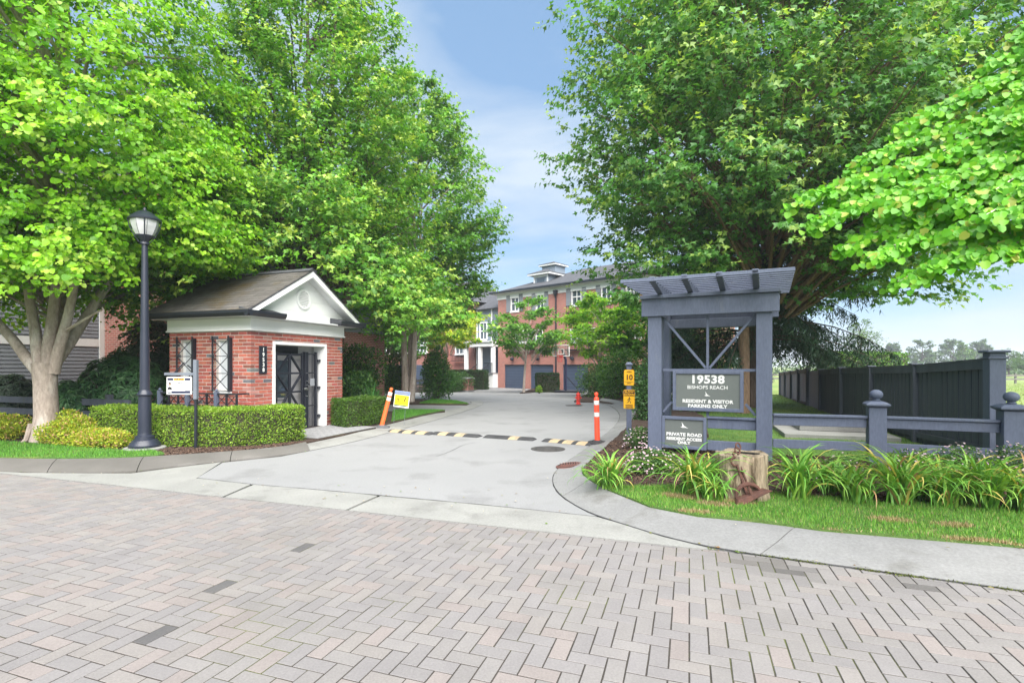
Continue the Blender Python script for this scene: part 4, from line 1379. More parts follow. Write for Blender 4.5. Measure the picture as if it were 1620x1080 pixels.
# rafters with tapered noses, slats on top
RX = [.10, .59, 1.09, 1.58]
for x in RX:
    b = MB()
    b.prism([(-.86, 2.935), (-.12, 2.803), (dep + .12, 2.803), (dep + .86, 2.935), (dep + .86, 3.002), (-.86, 3.002)],
            lambda y, z: (x - .045, y, z), lambda y, z: (x + .045, y, z))
    part(b, 'rafter')
ns = 13
for k in range(ns):
    y = -.83 + k * (dep + 1.66) / (ns - 1)
    part(MB().box(-.40, W_ + .40, y - .03, y + .03, 2.932, 2.988), 'slat', bevel=.003)
# thin bracing of the upper panel
T = .022
def bar(a, b, name='brace', w=.04):
    part(MB().beam(a, b, w, w, (0, 1, 0)), name, bevel=.003)
part(MB().box(hp + .002, W_ - hp - .002, -.025, .025, 1.50, 1.545), 'cross_rail', bevel=.003)
bar((W_ / 2, 0, 1.548), (W_ / 2, 0, 2.44))
bar((W_ / 2 - .03, .0, 1.56), (hp + .01, 0, 2.42))
bar((W_ / 2 + .03, .0, 1.56), (W_ - hp - .01, 0, 2.42))
bar((.27, 0, .98), (hp + .01, 0, .80))
bar((W_ - .27, 0, .98), (W_ - hp - .01, 0, .80))
# main board
def board(x0, x1, z0, z1, name, fw):
    t = empty(name, (0, -.06, 0), 0, EX)
    MB().box(x0 + fw, x1 - fw, -.012, .03, z0 + fw, z1 - fw).build('sign_face', M['sign_grey'], t)
    f = MB()
    f.box(x0, x0 + fw, -.035, .04, z0, z1)
    f.box(x1 - fw, x1, -.035, .04, z0, z1)
    f.box(x0 + fw, x1 - fw, -.035, .04, z1 - fw, z1)
    f.box(x0 + fw, x1 - fw, -.035, .04, z0, z0 + fw)
    f.build('frame', P_, t, bevel=.004)
    return t
def bird(par, x, z, s, y=-.0145):
    """white soaring seabird: raised wing, body, long drooped wing"""
    o = [(-.62, -.10), (-.30, -.02), (-.16, .10), (-.26, .52), (-.34, .95), (-.12, .62), (.10, .26), (.16, .12), (.34, .04), (.66, -.16), (1.02, -.40), (.55, -.26), (.20, -.24), (-.05, -.30), (-.30, -.22)]
    b = MB()
    n = len(o)
    vs = [(x + px * s, y, z + pz * s) for px, pz in o] + [(x + px * s, y + .003, z + pz * s) for px, pz in o]
    tri = tessellate_polygon([[Vector((px, pz, 0)) for px, pz in o]])
    b.add(vs, [tuple(t) for t in tri] + [(i, (i + 1) % n, n + (i + 1) % n, n + i) for i in range(n)])
    b.build('bird_emblem', M['print_white'], par)
b1 = board(.295, 1.395, .845, 1.515, 'sign_board', .055)
cx = .845
text('19538', .185, b1, (cx, -.0135, 1.365), M['print_white'], 'lettering', .0065, xs=1.10, spacing=1.06)
text('BISHOPS REACH', .082, b1, (cx, -.0135, 1.236), M['print_white'], 'lettering', .0006, xs=1.06)
bird(b1, cx - .01, 1.112, .062)
text('RESIDENT & VISITOR', .074, b1, (cx, -.0135, 1.005), M['print_white'], 'lettering', .0030, xs=1.10, spacing=1.05)
text('PARKING ONLY', .074, b1, (cx, -.0135, .928), M['print_white'], 'lettering', .0030, xs=1.10, spacing=1.05)
b2 = board(.118, .835, .20, .74, 'sign_board', .05)
cx = .476
bird(b2, cx - .01, .575, .078)
text('PRIVATE ROAD', .072, b2, (cx, -.0135, .437), M['print_white'], 'lettering', .0030, xs=1.12, spacing=1.05)
text('RESIDENT ACCESS', .066, b2, (cx, -.0135, .362), M['print_white'], 'lettering', .0030, xs=1.05, spacing=1.0)
text('ONLY', .066, b2, (cx, -.0135, .300), M['print_white'], 'lettering', .0030, xs=1.12, spacing=1.05)
part(MB().box(W_ / 2 - .02, W_ / 2 + .02, -.02, .02, .745, .843), 'hanger', bevel=.003)
# low rails inside the frame
part(MB().box(.84, W_ - hp - .002, -.03, .03, .56, .72), 'rail')
part(MB().box(.84, W_ - hp - .002, -.06, .05, .722, .76), 'rail_cap')
part(MB().box(.84, W_ - hp - .002, -.03, .03, .20, .36), 'rail')
part(MB().box(hp + .002, W_ - hp - .002, -.03, .03, -.02, .09), 'sill')

# ------------------------------------------------------------------ low slate rail fence right of the sign
ra = Vector((4.01 + .11, 8.19 - .03, 0))
pA = Vector((5.50, 7.78, 0))
pB = Vector((6.93, 7.15, 0))
rf = thing('rail_fence', 'low slate blue two rail fence with ball topped posts beside the entrance sign', 'fence', pA)
def lpost(p, hw_):
    d = (pB - pA).normalized()
    n = Vector((-d.y, d.x, 0))
    o = empty('post', p - pA, math.atan2(d.y, d.x), rf)
    MB().box(-hw_, hw_, -hw_, hw_, -.05, .97).build('shaft', P_, o, bevel=.006)
    c = MB()
    c.lathe([(hw_ * 1.42, .972), (hw_ * 1.92, 1.0), (hw_ * 1.92, 1.025), (hw_ * 1.45, 1.05), (hw_ * .9, 1.065)], (0, 0, 0), 4)
    cc = c.build('cap', P_, o, bevel=.004)
    cc.rotation_euler = (0, 0, R(45))
    MB().lathe([(.05, 1.066), (.055, 1.08), (.04, 1.098), (.075, 1.12), (.088, 1.15), (.088, 1.18), (.07, 1.212), (.035, 1.232), (.006, 1.238)], (0, 0, 0), 18).build('ball', P_, o, smooth=True)
lpost(pA, .112)
lpost(pB, .125)
for a, b in ((ra, pA), (pA, pB)):
    d = (b - a).normalized()
    a2, b2_ = a + d * (.01 if a is ra else .118), b - d * .128
    for z0, z1, w in ((.66, .80, .045), (.30, .44, .045), (-.02, .08, .05)):
        m_ = MB().beam(a2 - pA + Vector((0, 0, (z0 + z1) / 2)), b2_ - pA + Vector((0, 0, (z0 + z1) / 2)), w, z1 - z0)
        m_.build('rail', P_, rf, bevel=.005)
    MB().beam(a2 - pA + Vector((0, 0, .822)), b2_ - pA + Vector((0, 0, .822)), .11, .038).build('rail_cap', P_, rf, bevel=.005)
# dark stub rails running on to the right of the last post
d = (pB - pA).normalized()
for z in (.30, .72):
    MB().beam(pB - pA + d * .135 + Vector((0, 0, z)), pB - pA + d * 1.9 + Vector((0, 0, z)), .045, .14).build('rail', M['slate_dark'], rf, bevel=.005)

# ------------------------------------------------------------------ tall board fence
tf0 = Vector((7.30, 7.80, 0))
tdir = Vector((.3265, .9452, 0))
tf = thing('board_fence', 'tall dark slate board fence running away from the street', 'fence', tf0)
def ftop(s):
    return 1.69 - .016 * s + (-.06 if s > 3 else -.02 * s)
picket_me = [MB().box(-.5, .5, -.5, .5, 0, 1).mesh('picket', M['slate_dark']) for _ in range(1)]
def fence_run(p0, d, length, pw, gap, posts, top, m_cap, lean=0.0, pk=None, s0=0):
    ang_ = math.atan2(d.y, d.x)
    n = int(length / (pw + gap))
    for k in range(n):
        s = (k + .5) * (pw + gap)
        q = p0 + d * s
        nrm = Vector((-d.y, d.x, 0))
        layers = ((.012, .86, 0.0), (-.014, .50, .5)) if gap < .01 else ((.0, .8, 0.0),)
        for off, wsh, sh in layers:
            q2 = q + d * (sh * (pw + gap))
            o = link('picket', pk, tf, q2 - tf0 + nrm * off + Vector((0, 0, gz(q2.y) + .03)))
            o.scale = ((pw + gap) * wsh * rnd.uniform(.98, 1.03), .019, top(s0 + s) - .09 + rnd.uniform(-.01, .01) - .03)
            o.rotation_euler = (0, rnd.gauss(0, .003), ang_ + rnd.gauss(0, .02))
    for a in posts:
        q = p0 + d * a + Vector((-d.y, d.x, 0)) * .05
        zz = gz(q.y)
        o = empty('post', q - tf0 + Vector((0, 0, zz)), ang_, tf)
        MB().box(-.055, .055, -.055, .055, -.05, top(s0 + a) + .02).build('shaft', M['slate_dark'], o, bevel=.005)
        MB().box(-.095, .095, -.095, .095, top(s0 + a) + .022, top(s0 + a) + .055).build('cap', M['slate_dark'], o, bevel=.008)
    ps = sorted(posts)
    for a, b in zip(ps[:-1], ps[1:]):
        A_, B_ = p0 + d * (a + .06), p0 + d * (b - .06)
        nrm = Vector((-d.y, d.x, 0)) * .045
        for dz, h, w in ((-.075, .14, .035), (-1.38, .10, .035)):
            MB().beam(A_ - tf0 + nrm + Vector((0, 0, top(s0 + a) + dz + gz(A_.y))), B_ - tf0 + nrm + Vector((0, 0, top(s0 + b) + dz + gz(B_.y))), w, h).build('rail', M['slate_dark'], tf)
        MB().beam(A_ - tf0 + Vector((0, 0, top(s0 + a) + .012 + gz(A_.y))), B_ - tf0 + Vector((0, 0, top(s0 + b) + .012 + gz(B_.y))), .13, .026).build('rail_cap', m_cap, tf)
fence_run(tf0, tdir, 10.85, .204, .003, [2.75, 5.45, 8.15, 10.8], ftop, M['slate_dark'], pk=picket_me[0])
# the first bay hangs on the big corner post
co = empty('corner_post', (0, 0, 0), math.atan2(tdir.y, tdir.x), tf)
MB().box(-.10, .10, -.10, .10, -.05, 1.79).build('shaft', P_, co, bevel=.006)
MB().box(-.145, .145, -.145, .145, 1.792, 1.83).build('cap', P_, co, bevel=.012)
MB().box(-.12, .12, -.12, .12, 1.70, 1.725).build('collar', P_, co, bevel=.004)
nrm = Vector((-tdir.y, tdir.x, 0)) * .045
A_, B_ = tdir * .105, tdir * 2.69
for dz, h, w in ((-.075, .14, .035), (-1.38, .10, .035)):
    MB().beam(A_ + nrm + Vector((0, 0, ftop(0) + dz)), B_ + nrm + Vector((0, 0, ftop(2.7) + dz)), w, h).build('rail', M['slate_dark'], tf)
MB().beam(A_ + Vector((0, 0, ftop(0) + .012)), B_ + Vector((0, 0, ftop(2.7) + .012)), .13, .026).build('rail_cap', M['slate_dark'], tf)
c2 = tf0 + tdir * 10.85
e2 = Vector((16.2, 31.2, 0))
d2 = (e2 - c2)
L2 = d2.length
d2.normalize()
pk2 = MB().box(-.5, .5, -.5, .5, 0, 1).mesh('picket', M['slate_paint'])  # paler paint on the far run: its stronger light is put into the colour
fence_run(c2 + d2 * .1, d2, L2, .14, .035, [2.7, 5.4, 8.1, 10.8, 13.4], ftop, M['slate_paint'], pk=pk2, s0=4)

# concrete utility vault in the lawn
uv = thing('utility_vault', 'low concrete vault with dark lid set in the lawn behind the fence', 'utility vault', (7.25, 11.6, .05), math.atan2(tdir.y, tdir.x) - R(90))
MB().box(-1.15, .95, -1.0, 1.1, -.1, .10).build('base_slab', M['concrete'], uv, bevel=.01)
MB().box(-.75, .75, -.35, .75, .102, .22).build('collar', M['concrete'], uv, bevel=.01)
MB().box(-.66, .66, -.27, .67, .222, .25).build('lid', M['lid'], uv, bevel=.006)

# ------------------------------------------------------------------ street lamp
lp = thing('street_lamp', 'black street lamp with frosted lantern in front of the bright green tree', 'street lamp', (-6.63, 9.30, .09))
MB().lathe([(.33, -.1), (.33, .03), (.31, .045)], (0, 0, 0), 24).build('footing', M['concrete'], lp)
bs = MB().lathe([(.245, .046), (.25, .085), (.235, .10), (.225, .13), (.20, .15), (.19, .17), (.155, .185), (.15, .24), (.112, .26), (.107, .30)], (0, 0, 0), 28)
bs.build('base', M['lamp_paint'], lp, smooth=True)
MB().lathe([(.105, .30), (.100, .86), (.098, .96), (.118, .97), (.122, .995), (.112, 1.01), (.10, 1.03), (.088, 1.05), (.078, 1.07)], (0, 0, 0), 24).build('sleeve', M['lamp_paint'], lp, smooth=True)
MB().lathe([(.078, 1.07), (.072, 1.8), (.060, 2.8), (.050, 3.60), (.048, 3.68)], (0, 0, 0), 20).build('pole', M['lamp_paint'], lp, smooth=True)
MB().lathe([(.048, 3.68), (.075, 3.69), (.075, 3.72), (.06, 3.74), (.10, 3.79), (.145, 3.835), (.15, 3.85)], (0, 0, 0), 24).build('lantern_cup', M['lamp_paint'], lp, smooth=True)
lg = MB().lathe([(.135, 3.851), (.168, 3.92), (.205, 4.02), (.222, 4.10), (.222, 4.135)], (0, 0, 0), 8)
lg.build('lantern_glass', M['lamp_glass'], lp)
MB().lathe([(.252, 4.12), (.256, 4.145), (.235, 4.165), (.20, 4.20), (.135, 4.255), (.07, 4.29), (.03, 4.305), (.03, 4.33), (.012, 4.36)], (0, 0, 0), 24).build('lantern_roof', M['lamp_paint'], lp, smooth=True)
for k in range(4):
    a = R(22.5 + 90 * k + 12)
    pts = [(math.cos(a) * r, math.sin(a) * r, z) for r, z in ((.08, 3.73), (.155, 3.84), (.225, 4.0), (.25, 4.13))]
    MB().tube(pts, .010, 6).build('rib', M['lamp_paint'], lp, smooth=True)
for k in range(8):
    a = 6.2832 * k / 8
    pts = [(math.cos(a) * r, math.sin(a) * r, z) for r, z in ((.138, 3.855), (.171, 3.92), (.208, 4.02), (.225, 4.13))]
    MB().tube(pts, .004, 4).build('glazing_bar', M['lamp_paint'], lp)

# ------------------------------------------------------------------ for sale sign on its post
fs_p = G(313, 716)
fs = thing('sale_sign', 'realtor for sale board hanging from a grey steel post before the hedge', 'sign', (fs_p.x, fs_p.y - .06, .085), R(-4))
MB().box(-.021, .021, -.021, .021, .0, .92).build('lower_post', M['black_paint'], fs, bevel=.004)
MB().box(-.033, .033, -.033, .033, .90, 1.62).build('post', M['steel'], fs, bevel=.004)
MB().beam((-.045, 0, 1.36), (-.60, 0, 1.36), .03, .05).build('arm', M['steel'], fs, bevel=.003)
MB().beam((-.40, 0, 1.39), (-.22, .0, 1.57), .02, .02).build('arm_strut', M['black_paint'], fs)
MB().beam((-.05, 0, 1.44), (-.16, .0, 1.52), .02, .02).build('arm_scroll', M['black_paint'], fs)
for x in (-.50, -.12):
    MB().tube([(x, 0, 1.34), (x, 0, 1.305)], .008, 6).build('hanger', M['black_paint'], fs)
sb = MB().box(-.555, -.075, -.010, .010, .985, 1.305).build('sign_board', M['print_white'], fs, bevel=.003)
def patch(x0, x1, z0, z1, m, par=sb, name='print', y=-.0125):
    return MB().box(x0, x1, y, y + .002, z0, z1).build(name, M[m], par)
patch(-.535, -.425, 1.245, 1.288, 'print_navy')
patch(-.205, -.095, 1.245, 1.288, 'print_navy')
patch(-.415, -.215, 1.245, 1.288, 'sign_yellow')
text('FOR SALE', .040, sb, (-.315, -.0135, 1.266), M['print_navy'], 'lettering', .0012)
patch(-.535, -.095, 1.0, 1.012, 'print_grey')
patch(-.46, -.10, 1.014, 1.050, 'print_navy')
patch(-.20, -.10, 1.050, 1.062, 'print_grey')
patch(-.535, -.47, 1.016, 1.030, 'print_black')
for z, a, b in ((1.165, -.39, -.13), (1.125, -.38, -.14), (1.098, -.37, -.15)):
    patch(a, b, z - .004, z + .004, 'print_grey')
text('Tngyet Do', .052, sb, (-.265, -.0135, 1.207), M['print_grey'], 'lettering', .0012)
MB().lathe([(.001, 0), (.026, .002), (.026, .003)], (0, 0, 0), 14)
hd = MB()
hd.flat([(-.49 + .022 * math.cos(a), -.0135, 1.165 + .03 * math.sin(a)) for a in np.linspace(0, 6.28, 15)[:-1]])
hd.build('portrait', M['skin_print'], sb)
hr = MB()
hr.flat([(-.49 + .028 * math.cos(a), -.0138, 1.180 + .026 * math.sin(a)) for a in np.linspace(-.1, 3.24, 10)])
hr.build('portrait', M['print_black'], sb)
hr = MB()
hr.flat([(-.535, -.0138, 1.078), (-.445, -.0138, 1.078), (-.455, -.0138, 1.112), (-.475, -.0138, 1.125), (-.505, -.0138, 1.125), (-.525, -.0138, 1.112)])
hr.build('portrait', M['print_black'], sb)

# ------------------------------------------------------------------ road furniture
def delineator(loc, rz, tilt, m, label, bands, base_m):
    t = thing('delineator_post', label, 'traffic post', loc, rz, 'tube posts at the ends of the speed bumps')
    bb = MB()
    ring = [(.205 * math.cos(a) * (1.0 if k % 2 else .97), .205 * math.sin(a) * (1.0 if k % 2 else .97)) for k, a in enumerate(np.linspace(0, 6.2832, 17)[:-1])]
    bb.prism(ring, lambda x, y: (x, y, 0.0), lambda x, y: (x * .93, y * .93, .055))
    bb.lathe([(.12, .0551), (.10, .075), (.07, .085)], (0, 0, 0), 16)
    bb.build('base', M[base_m], t, bevel=.006)
    tu = empty('tube', (0, 0, .06), 0, t)
    tu.rotation_euler = (tilt[0], tilt[1], 0)
    MB().lathe([(.062, 0.0), (.055, .06), (.052, .86), (.050, .875), (.026, .90), (.026, .925), (.040, .93), (.042, .965), (.030, .985), (.01, .99)], (0, 0, 0), 18).build('post', M[m], tu, smooth=True)
    for z in bands:
        MB().lathe([(.0545, z), (.0548, z + .085), (.052, z + .086), (.052, z - .001)][:3], (0, 0, 0), 18).build('reflective_band', M['reflect_white'], tu, smooth=True)
    return t
p = G(945, 703)
delineator((p.x, p.y, .012), R(20), (R(1), R(-2.0)), 'orange', 'upright orange tube post on black base at the right kerb', (.50, .74), 'rubber')
p = G(604, 679)
delineator((p.x, p.y, .03), R(0), (R(2), R(15)), 'orange_faded', 'faded orange tube post leaning beside the hedge', (.66, .79), 'rubber_grey')
# play sign on thin wire legs just behind the leaning post
ks_p = G(634, 676)
ks = thing('play_sign', 'yellow and blue children playing sign on wire legs leaning by the hedge', 'sign', (-2.93, 13.35, .10), R(-4))
kb = empty('sign_panel', (0, 0, 0), 0, ks)
kb.rotation_euler = (0, R(7), 0)
MB().box(-.20, .20, -.004, .004, .42, .84).build('panel', M['print_white'], kb)
patch(-.195, .195, .745, .835, 'print_blue', kb, y=-.0065)
patch(-.185, .185, .48, .738, 'kid_yellow', kb, y=-.0065)
patch(-.185, .185, .452, .476, 'print_green', kb, y=-.0065)
patch(-.17, .17, .772, .81, 'print_grey', kb, y=-.0085)
def figure(par, x, z, s, m, y, flip=1, name='figure'):
    """running figure silhouette"""
    hd_ = MB()
    hd_.flat([(x + s * (.10 * flip + .10 * math.cos(a)), y, z + s * (.92 + .11 * math.sin(a))) for a in np.linspace(0, 6.28, 11)[:-1]])
    for poly in ([(-.06, .35), (.08, .33), (.16, .78), (.02, .80)], [(.10, .76), (.36, .58), (.44, .62), (.16, .80)], [(.02, .78), (-.20, .62), (-.30, .44), (-.24, .42), (-.13, .58), (.06, .70)],
                 [(-.06, .38), (.07, .38), (.26, .20), (.20, -.02), (.30, -.04), (.34, .22), (.10, .42)], [(-.06, .38), (.06, .36), (-.10, .12), (-.36, .02), (-.40, .08), (-.18, .18)]):
        hd_.flat([(x + s * a * flip, y, z + s * b) for a, b in poly])
    hd_.build(name, M[m], par)
figure(kb, -.085, .515, .155, 'print_black', -.0085, -1)
figure(kb, .075, .52, .165, 'print_black', -.0085)
hb = MB()
hb.flat([(0.0 + .014 * math.cos(a), -.0085, .505 + .014 * math.sin(a)) for a in np.linspace(0, 6.28, 9)[:-1]])
hb.build('ball_print', M['print_black'], kb)
for x in (-.17, .17):
    MB().tube([(x + .05 * (1 if x < 0 else 0), 0, .42), (x * .8, .0, -.04)], .004, 5).build('wire_leg', M['steel'], ks)

def speed_bump(a, b, label, pattern):
    a, b = Vector((a.x, a.y, 0)), Vector((b.x, b.y, 0))
    L = (b - a).length
    t = thing('speed_bump', label, 'speed bump', (a + b) / 2, math.atan2((b - a).y, (b - a).x), 'rubber speed bump lengths across the driveway')
    prof = [(-.15, .004), (-.13, .016), (-.08, .042), (-.04, .055), (.04, .055), (.08, .042), (.13, .016), (.15, .004)]
    n = len(pattern)
    h = L / 2
    for mname, col in (('body', 'rubber'), ('stripe', 'bump_yellow')):
        k0 = 0
        for k, c in enumerate(pattern):
            if (c == 'y') != (mname == 'stripe'):
                continue
            x0, x1 = -h + L * k / n, -h + L * (k + 1) / n
            q = MB()
            e0, e1 = (0.25 if k == 0 else 1), (0.25 if k == n - 1 else 1)
            sh = .035
            vs = [(x0 + (sh * y / .15 if k else 0), y, .004 + (z - .004) * e0) for y, z in prof] + [((x0 + x1) / 2 + sh * y / .15, y, z) for y, z in prof] + [(x1 + (sh * y / .15 if k < n - 1 else 0), y, .004 + (z - .004) * e1) for y, z in prof]
            w = len(prof)
            q.add(vs, [(r * w + i, r * w + i + 1, (r + 1) * w + i + 1, (r + 1) * w + i) for r in range(2) for i in range(w - 1)] + [tuple(range(w)), tuple(range(2 * w, 3 * w))])
            q.build(mname, M[col], t)
speed_bump(G(617, 682), G(685, 687), 'striped rubber speed bump length beside the leaning post', 'byybyybyyb')
speed_bump(G(686, 686), G(759, 691), 'speed bump length with two worn pale stripes, second from the hedge', 'bbyybbyybbb')
speed_bump(G(768, 691), G(846, 696), 'mostly black worn speed bump length nearest the manhole cover', 'bbbbbbyybbb')
speed_bump(G(861, 697), G(940, 704), 'striped rubber speed bump length touching the upright post base', 'bbyybyybyyb')

mh_p = G(867, 710)
mh = thing('manhole_cover', 'round iron manhole cover in the driveway near the speed bump', 'manhole cover', (mh_p.x, mh_p.y, .001))
MB().lathe([(.33, 0), (.33, .006), (.29, .0075)], (0, 0, 0), 32).build('cover', M['iron'], mh)
for r in (.10, .17, .24):
    q = MB()
    n = 28
    q.add([(rr * math.cos(6.2832 * k / n), rr * math.sin(6.2832 * k / n), z) for rr, z in ((r - .012, .0078), (r - .010, .012), (r + .010, .012), (r + .012, .0078)) for k in range(n)],
          [(i * n + k, i * n + (k + 1) % n, (i + 1) * n + (k + 1) % n, (i + 1) * n + k) for i in range(3) for k in range(n)])
    q.build('raised_ring', M['iron'], mh)
m2 = G(908, 641.5)
mh2 = thing('manhole_cover', 'far small dark oval cover in the driveway past the speed bumps', 'manhole cover', (m2.x, m2.y, m2.z + .001))
MB().lathe([(.36, 0), (.36, .008), (.32, .01)], (0, 0, 0), 24).build('cover', M['iron'], mh2)
dg = G(905, 739.5)
dr = thing('drain_grate', 'rusty round drain grate with curved slots set in the kerb', 'drain grate', (dg.x - .03, dg.y, .030), R(-20))
dr.rotation_euler = (R(2), R(-7), R(-20))
MB().lathe([(.215, -.02), (.225, .012), (.20, .018)], (0, 0, 0), 28).build('rim', M['iron_red'], dr)
MB().lathe([(.199, 0), (.199, .0185)], (0, 0, 0), 28).build('pit', M['iron_hole'], dr)
for k in range(9):
    x = -.16 + k * .04
    h = math.sqrt(max(.195 ** 2 - x * x, 0))
    pts = [(x + .06 * (1 - (t * 2 - 1) ** 2) - .03, -h * .96 + 2 * h * .96 * t, .021) for t in np.linspace(0, 1, 7)]
    q = MB()
    vs = [(px - .010, py_, z) for px, py_, z in pts] + [(px + .010, py_, z) for px, py_, z in pts] + [(px - .010, py_, z + .006) for px, py_, z in pts] + [(px + .010, py_, z + .006) for px, py_, z in pts]
    n = len(pts)
    q.add(vs, [(2 * n + i, 2 * n + i + 1, 3 * n + i + 1, 3 * n + i) for i in range(n - 1)] + [(i, i + 1, 2 * n + i + 1, 2 * n + i) for i in range(n - 1)] + [(n + i, 3 * n + i, 3 * n + i + 1, n + i + 1) for i in range(n - 1)])
    q.build('grate_bar', M['iron_red'], dr)

# speed limit post with two yellow signs
sp_p = G(995, 697)
sp = thing('speed_post', 'slate blue post carrying yellow speed limit and slow down signs', 'sign post', (sp_p.x, sp_p.y, .07), R(-10))
MB().box(-.052, .052, -.052, .052, -.05, 1.53).build('post', P_, sp, bevel=.005)
MB().lathe([(.085, 1.532), (.105, 1.545), (.105, 1.56), (.05, 1.60)], (0, 0, 0), 4).build('cap', P_, sp).rotation_euler = (0, 0, R(45))
def plate(z0, z1, w, nm):
    r_ = .02
    c = [(-w, z0 + r_), (-w + r_, z0), (w - r_, z0), (w, z0 + r_), (w, z1 - r_), (w - r_, z1), (-w + r_, z1), (-w, z1 - r_)]
    return MB().prism(c, lambda x, z: (x, -.060, z), lambda x, z: (x, -.055, z)).build(nm, M['sign_yellow'], sp)
s1 = plate(1.11, 1.44, .105, 'speed_sign')
text('10', .15, s1, (0, -.0615, 1.275), M['print_brown'], 'lettering', .004)
text('SPEED', .038, s1, (0, -.0615, 1.395), M['print_brown'], 'lettering', .0006)
text('KM/H', .034, s1, (0, -.0615, 1.155), M['print_brown'], 'lettering', .0006)
MB().box(-.09, .09, -.0615, -.0605, 1.180, 1.186).build('print', M['print_brown'], s1)
s2 = plate(.62, 1.02, .120, 'slow_sign')
MB().box(-.108, .108, -.0620, -.0605, .885, 1.008).build('print', M['print_brown'], s2)
text('SLOW', .058, s2, (0, -.0635, .972), M['sign_yellow'], 'lettering', .0015, xs=1.15)
text('DOWN', .058, s2, (0, -.0635, .914), M['sign_yellow'], 'lettering', .0015, xs=1.1)
figure(s2, -.005, .735, .125, 'print_black', -.0615)
for z in (.695, .665, .64):
    MB().box(-.075, .075, -.0615, -.0605, z - .007, z + .007).build('print', M['print_brown'], s2)
MB().box(.112, .117, -.0615, -.0605, .64, 1.0).build('print', M['print_brown'], s2)
MB().box(-.117, -.112, -.0615, -.0605, .64, 1.0).build('print', M['print_brown'], s2)
# ------------------------------------------------------------------ brick townhouse across the court
FD = Vector((.7413, -.6712, 0))
FR = math.atan2(FD.y, FD.x)
fz = gz(46)
th = thing('townhouse', 'three storey red brick townhouse with blue garage doors and grey shutters', 'townhouse', (-1.27, 47.0, fz), FR)
H_ = 8.45
LEN, DEEP = 17.2, 11.0
GAR = [(.79, 3.27), (3.85, 6.33), (7.30, 9.78), (10.4, 12.9), (14.2, 16.7)]
GH = 2.10
def fpos(px, t0=0):
    r = (px - 810.0) / FPX
    return (47.0 * r + 1.27) / (.7413 + .6712 * r)
def fheight(py, t):
    Y = 47.0 - .6712 * t
    return CH + (HOR - py) / FPX * Y - fz
wins = []
for a, b, py0, py1, kind_ in ((808, 821, 466.5, 492.5, 't'), (848, 861, 463, 490, 't'), (904, 920, 455.5, 483, 't'), (951, 967, 450, 480, 't'),
                              (814, 859, 522, 542, 'm'), (902, 945, 519, 541, 'm'), (1003, 1016, 517, 536, 'm'), (990, 1004, 445, 476, 't')):
    t0, t1 = fpos(a), fpos(b)
    tm = (t0 + t1) / 2
    wins.append((t0, t1, fheight(py1, tm), fheight(py0, tm), kind_))
# front wall pieces that leave the openings free
holes = [(a, b, 0.0, GH) for a, b in GAR] + [(w[0], w[1], w[2], w[3]) for w in wins]
wl_ = MB()
cutx = sorted(set([0.0, LEN] + [h[0] for h in holes] + [h[1] for h in holes]))
cutz = sorted(set([0.0, H_] + [h[2] for h in holes] + [h[3] for h in holes]))
for xa, xb in zip(cutx[:-1], cutx[1:]):
    z0 = None
    for za, zb in zip(cutz[:-1], cutz[1:]):
        mx_, mz_ = (xa + xb) / 2, (za + zb) / 2
        free = any(h[0] < mx_ < h[1] and h[2] < mz_ < h[3] for h in holes)
        if not free:
            z0 = za if z0 is None else z0
        if (free or zb == H_) and z0 is not None:
            wl_.box(xa, xb, 0, .25, z0, za if free else zb)
            z0 = None
fw = wl_.build('front_wall', M['far_brick'], th)
sw = MB()
sw.box(0, .25, .252, DEEP, 0, H_)
sw.box(LEN - .25, LEN, .252, DEEP, 0, H_)
sw.box(.252, LEN - .252, DEEP - .25, DEEP, 0, H_)
sw.build('side_wall', M['far_brick'], th)
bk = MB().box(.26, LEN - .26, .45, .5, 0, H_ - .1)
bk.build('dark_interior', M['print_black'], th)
for zz in (2.75, 5.6):
    MB().box(.02, LEN, -.02, -.002, zz, zz + .08).build('brick_band', M['far_brick'], th)
for a, b in GAR:
    d = empty('garage_door', (0, 0, 0), 0, th)
    for k in range(8):
        z0 = .02 + k * (GH - .04) / 8
        MB().box(a + .04, b - .04, .14 + .012 * (k % 2), .20, z0, z0 + (GH - .04) / 8 - .022).build('panel', M['door_blue'], d)
    MB().box(a, b, .201, .23, 0, GH).build('backing', M['print_navy'], d)
    f = MB()
    f.box(a - .0, a + .04, .10, .2, 0, GH)
    f.box(b - .04, b, .10, .2, 0, GH)
    f.box(a + .04, b - .04, .10, .2, GH - .03, GH)
    f.build('frame', M['door_blue'], d)
def sash_window(parent, x0, x1, z0, z1, y, cols=2, rows_=2, wall=.0):
    w = empty('window', (0, 0, 0), 0, parent)
    MB().box(x0 + .06, x1 - .06, y + .10, y + .12, z0 + .06, z1 - .06).build('pane', M['glass'], w)
    f = MB()
    f.box(x0, x0 + .08, y - .02, y + .16, z0, z1)
    f.box(x1 - .08, x1, y - .02, y + .16, z0, z1)
    f.box(x0 + .08, x1 - .08, y - .02, y + .16, z1 - .09, z1)
    f.box(x0 + .08, x1 - .08, y - .02, y + .16, z0, z0 + .09)
    f.build('frame', M['white_paint'], w)
    b = MB()
    zm = (z0 + z1) / 2
    b.box(x0 + .08, x1 - .08, y + .03, y + .13, zm - .04, zm + .04)
    for c in range(1, cols):
        xx = x0 + (x1 - x0) * c / cols
        b.box(xx - .03, xx + .03, y + .04, y + .125, z0 + .09, zm - .04)
        b.box(xx - .03, xx + .03, y + .04, y + .125, zm + .04, z1 - .09)
    b.build('glazing_bar', M['white_paint'], w)
    MB().box(x0 - .06, x1 + .06, y - .08, y - .022, z0 - .10, z0 - .0).build('sill', M['white_paint'], w)
    return w
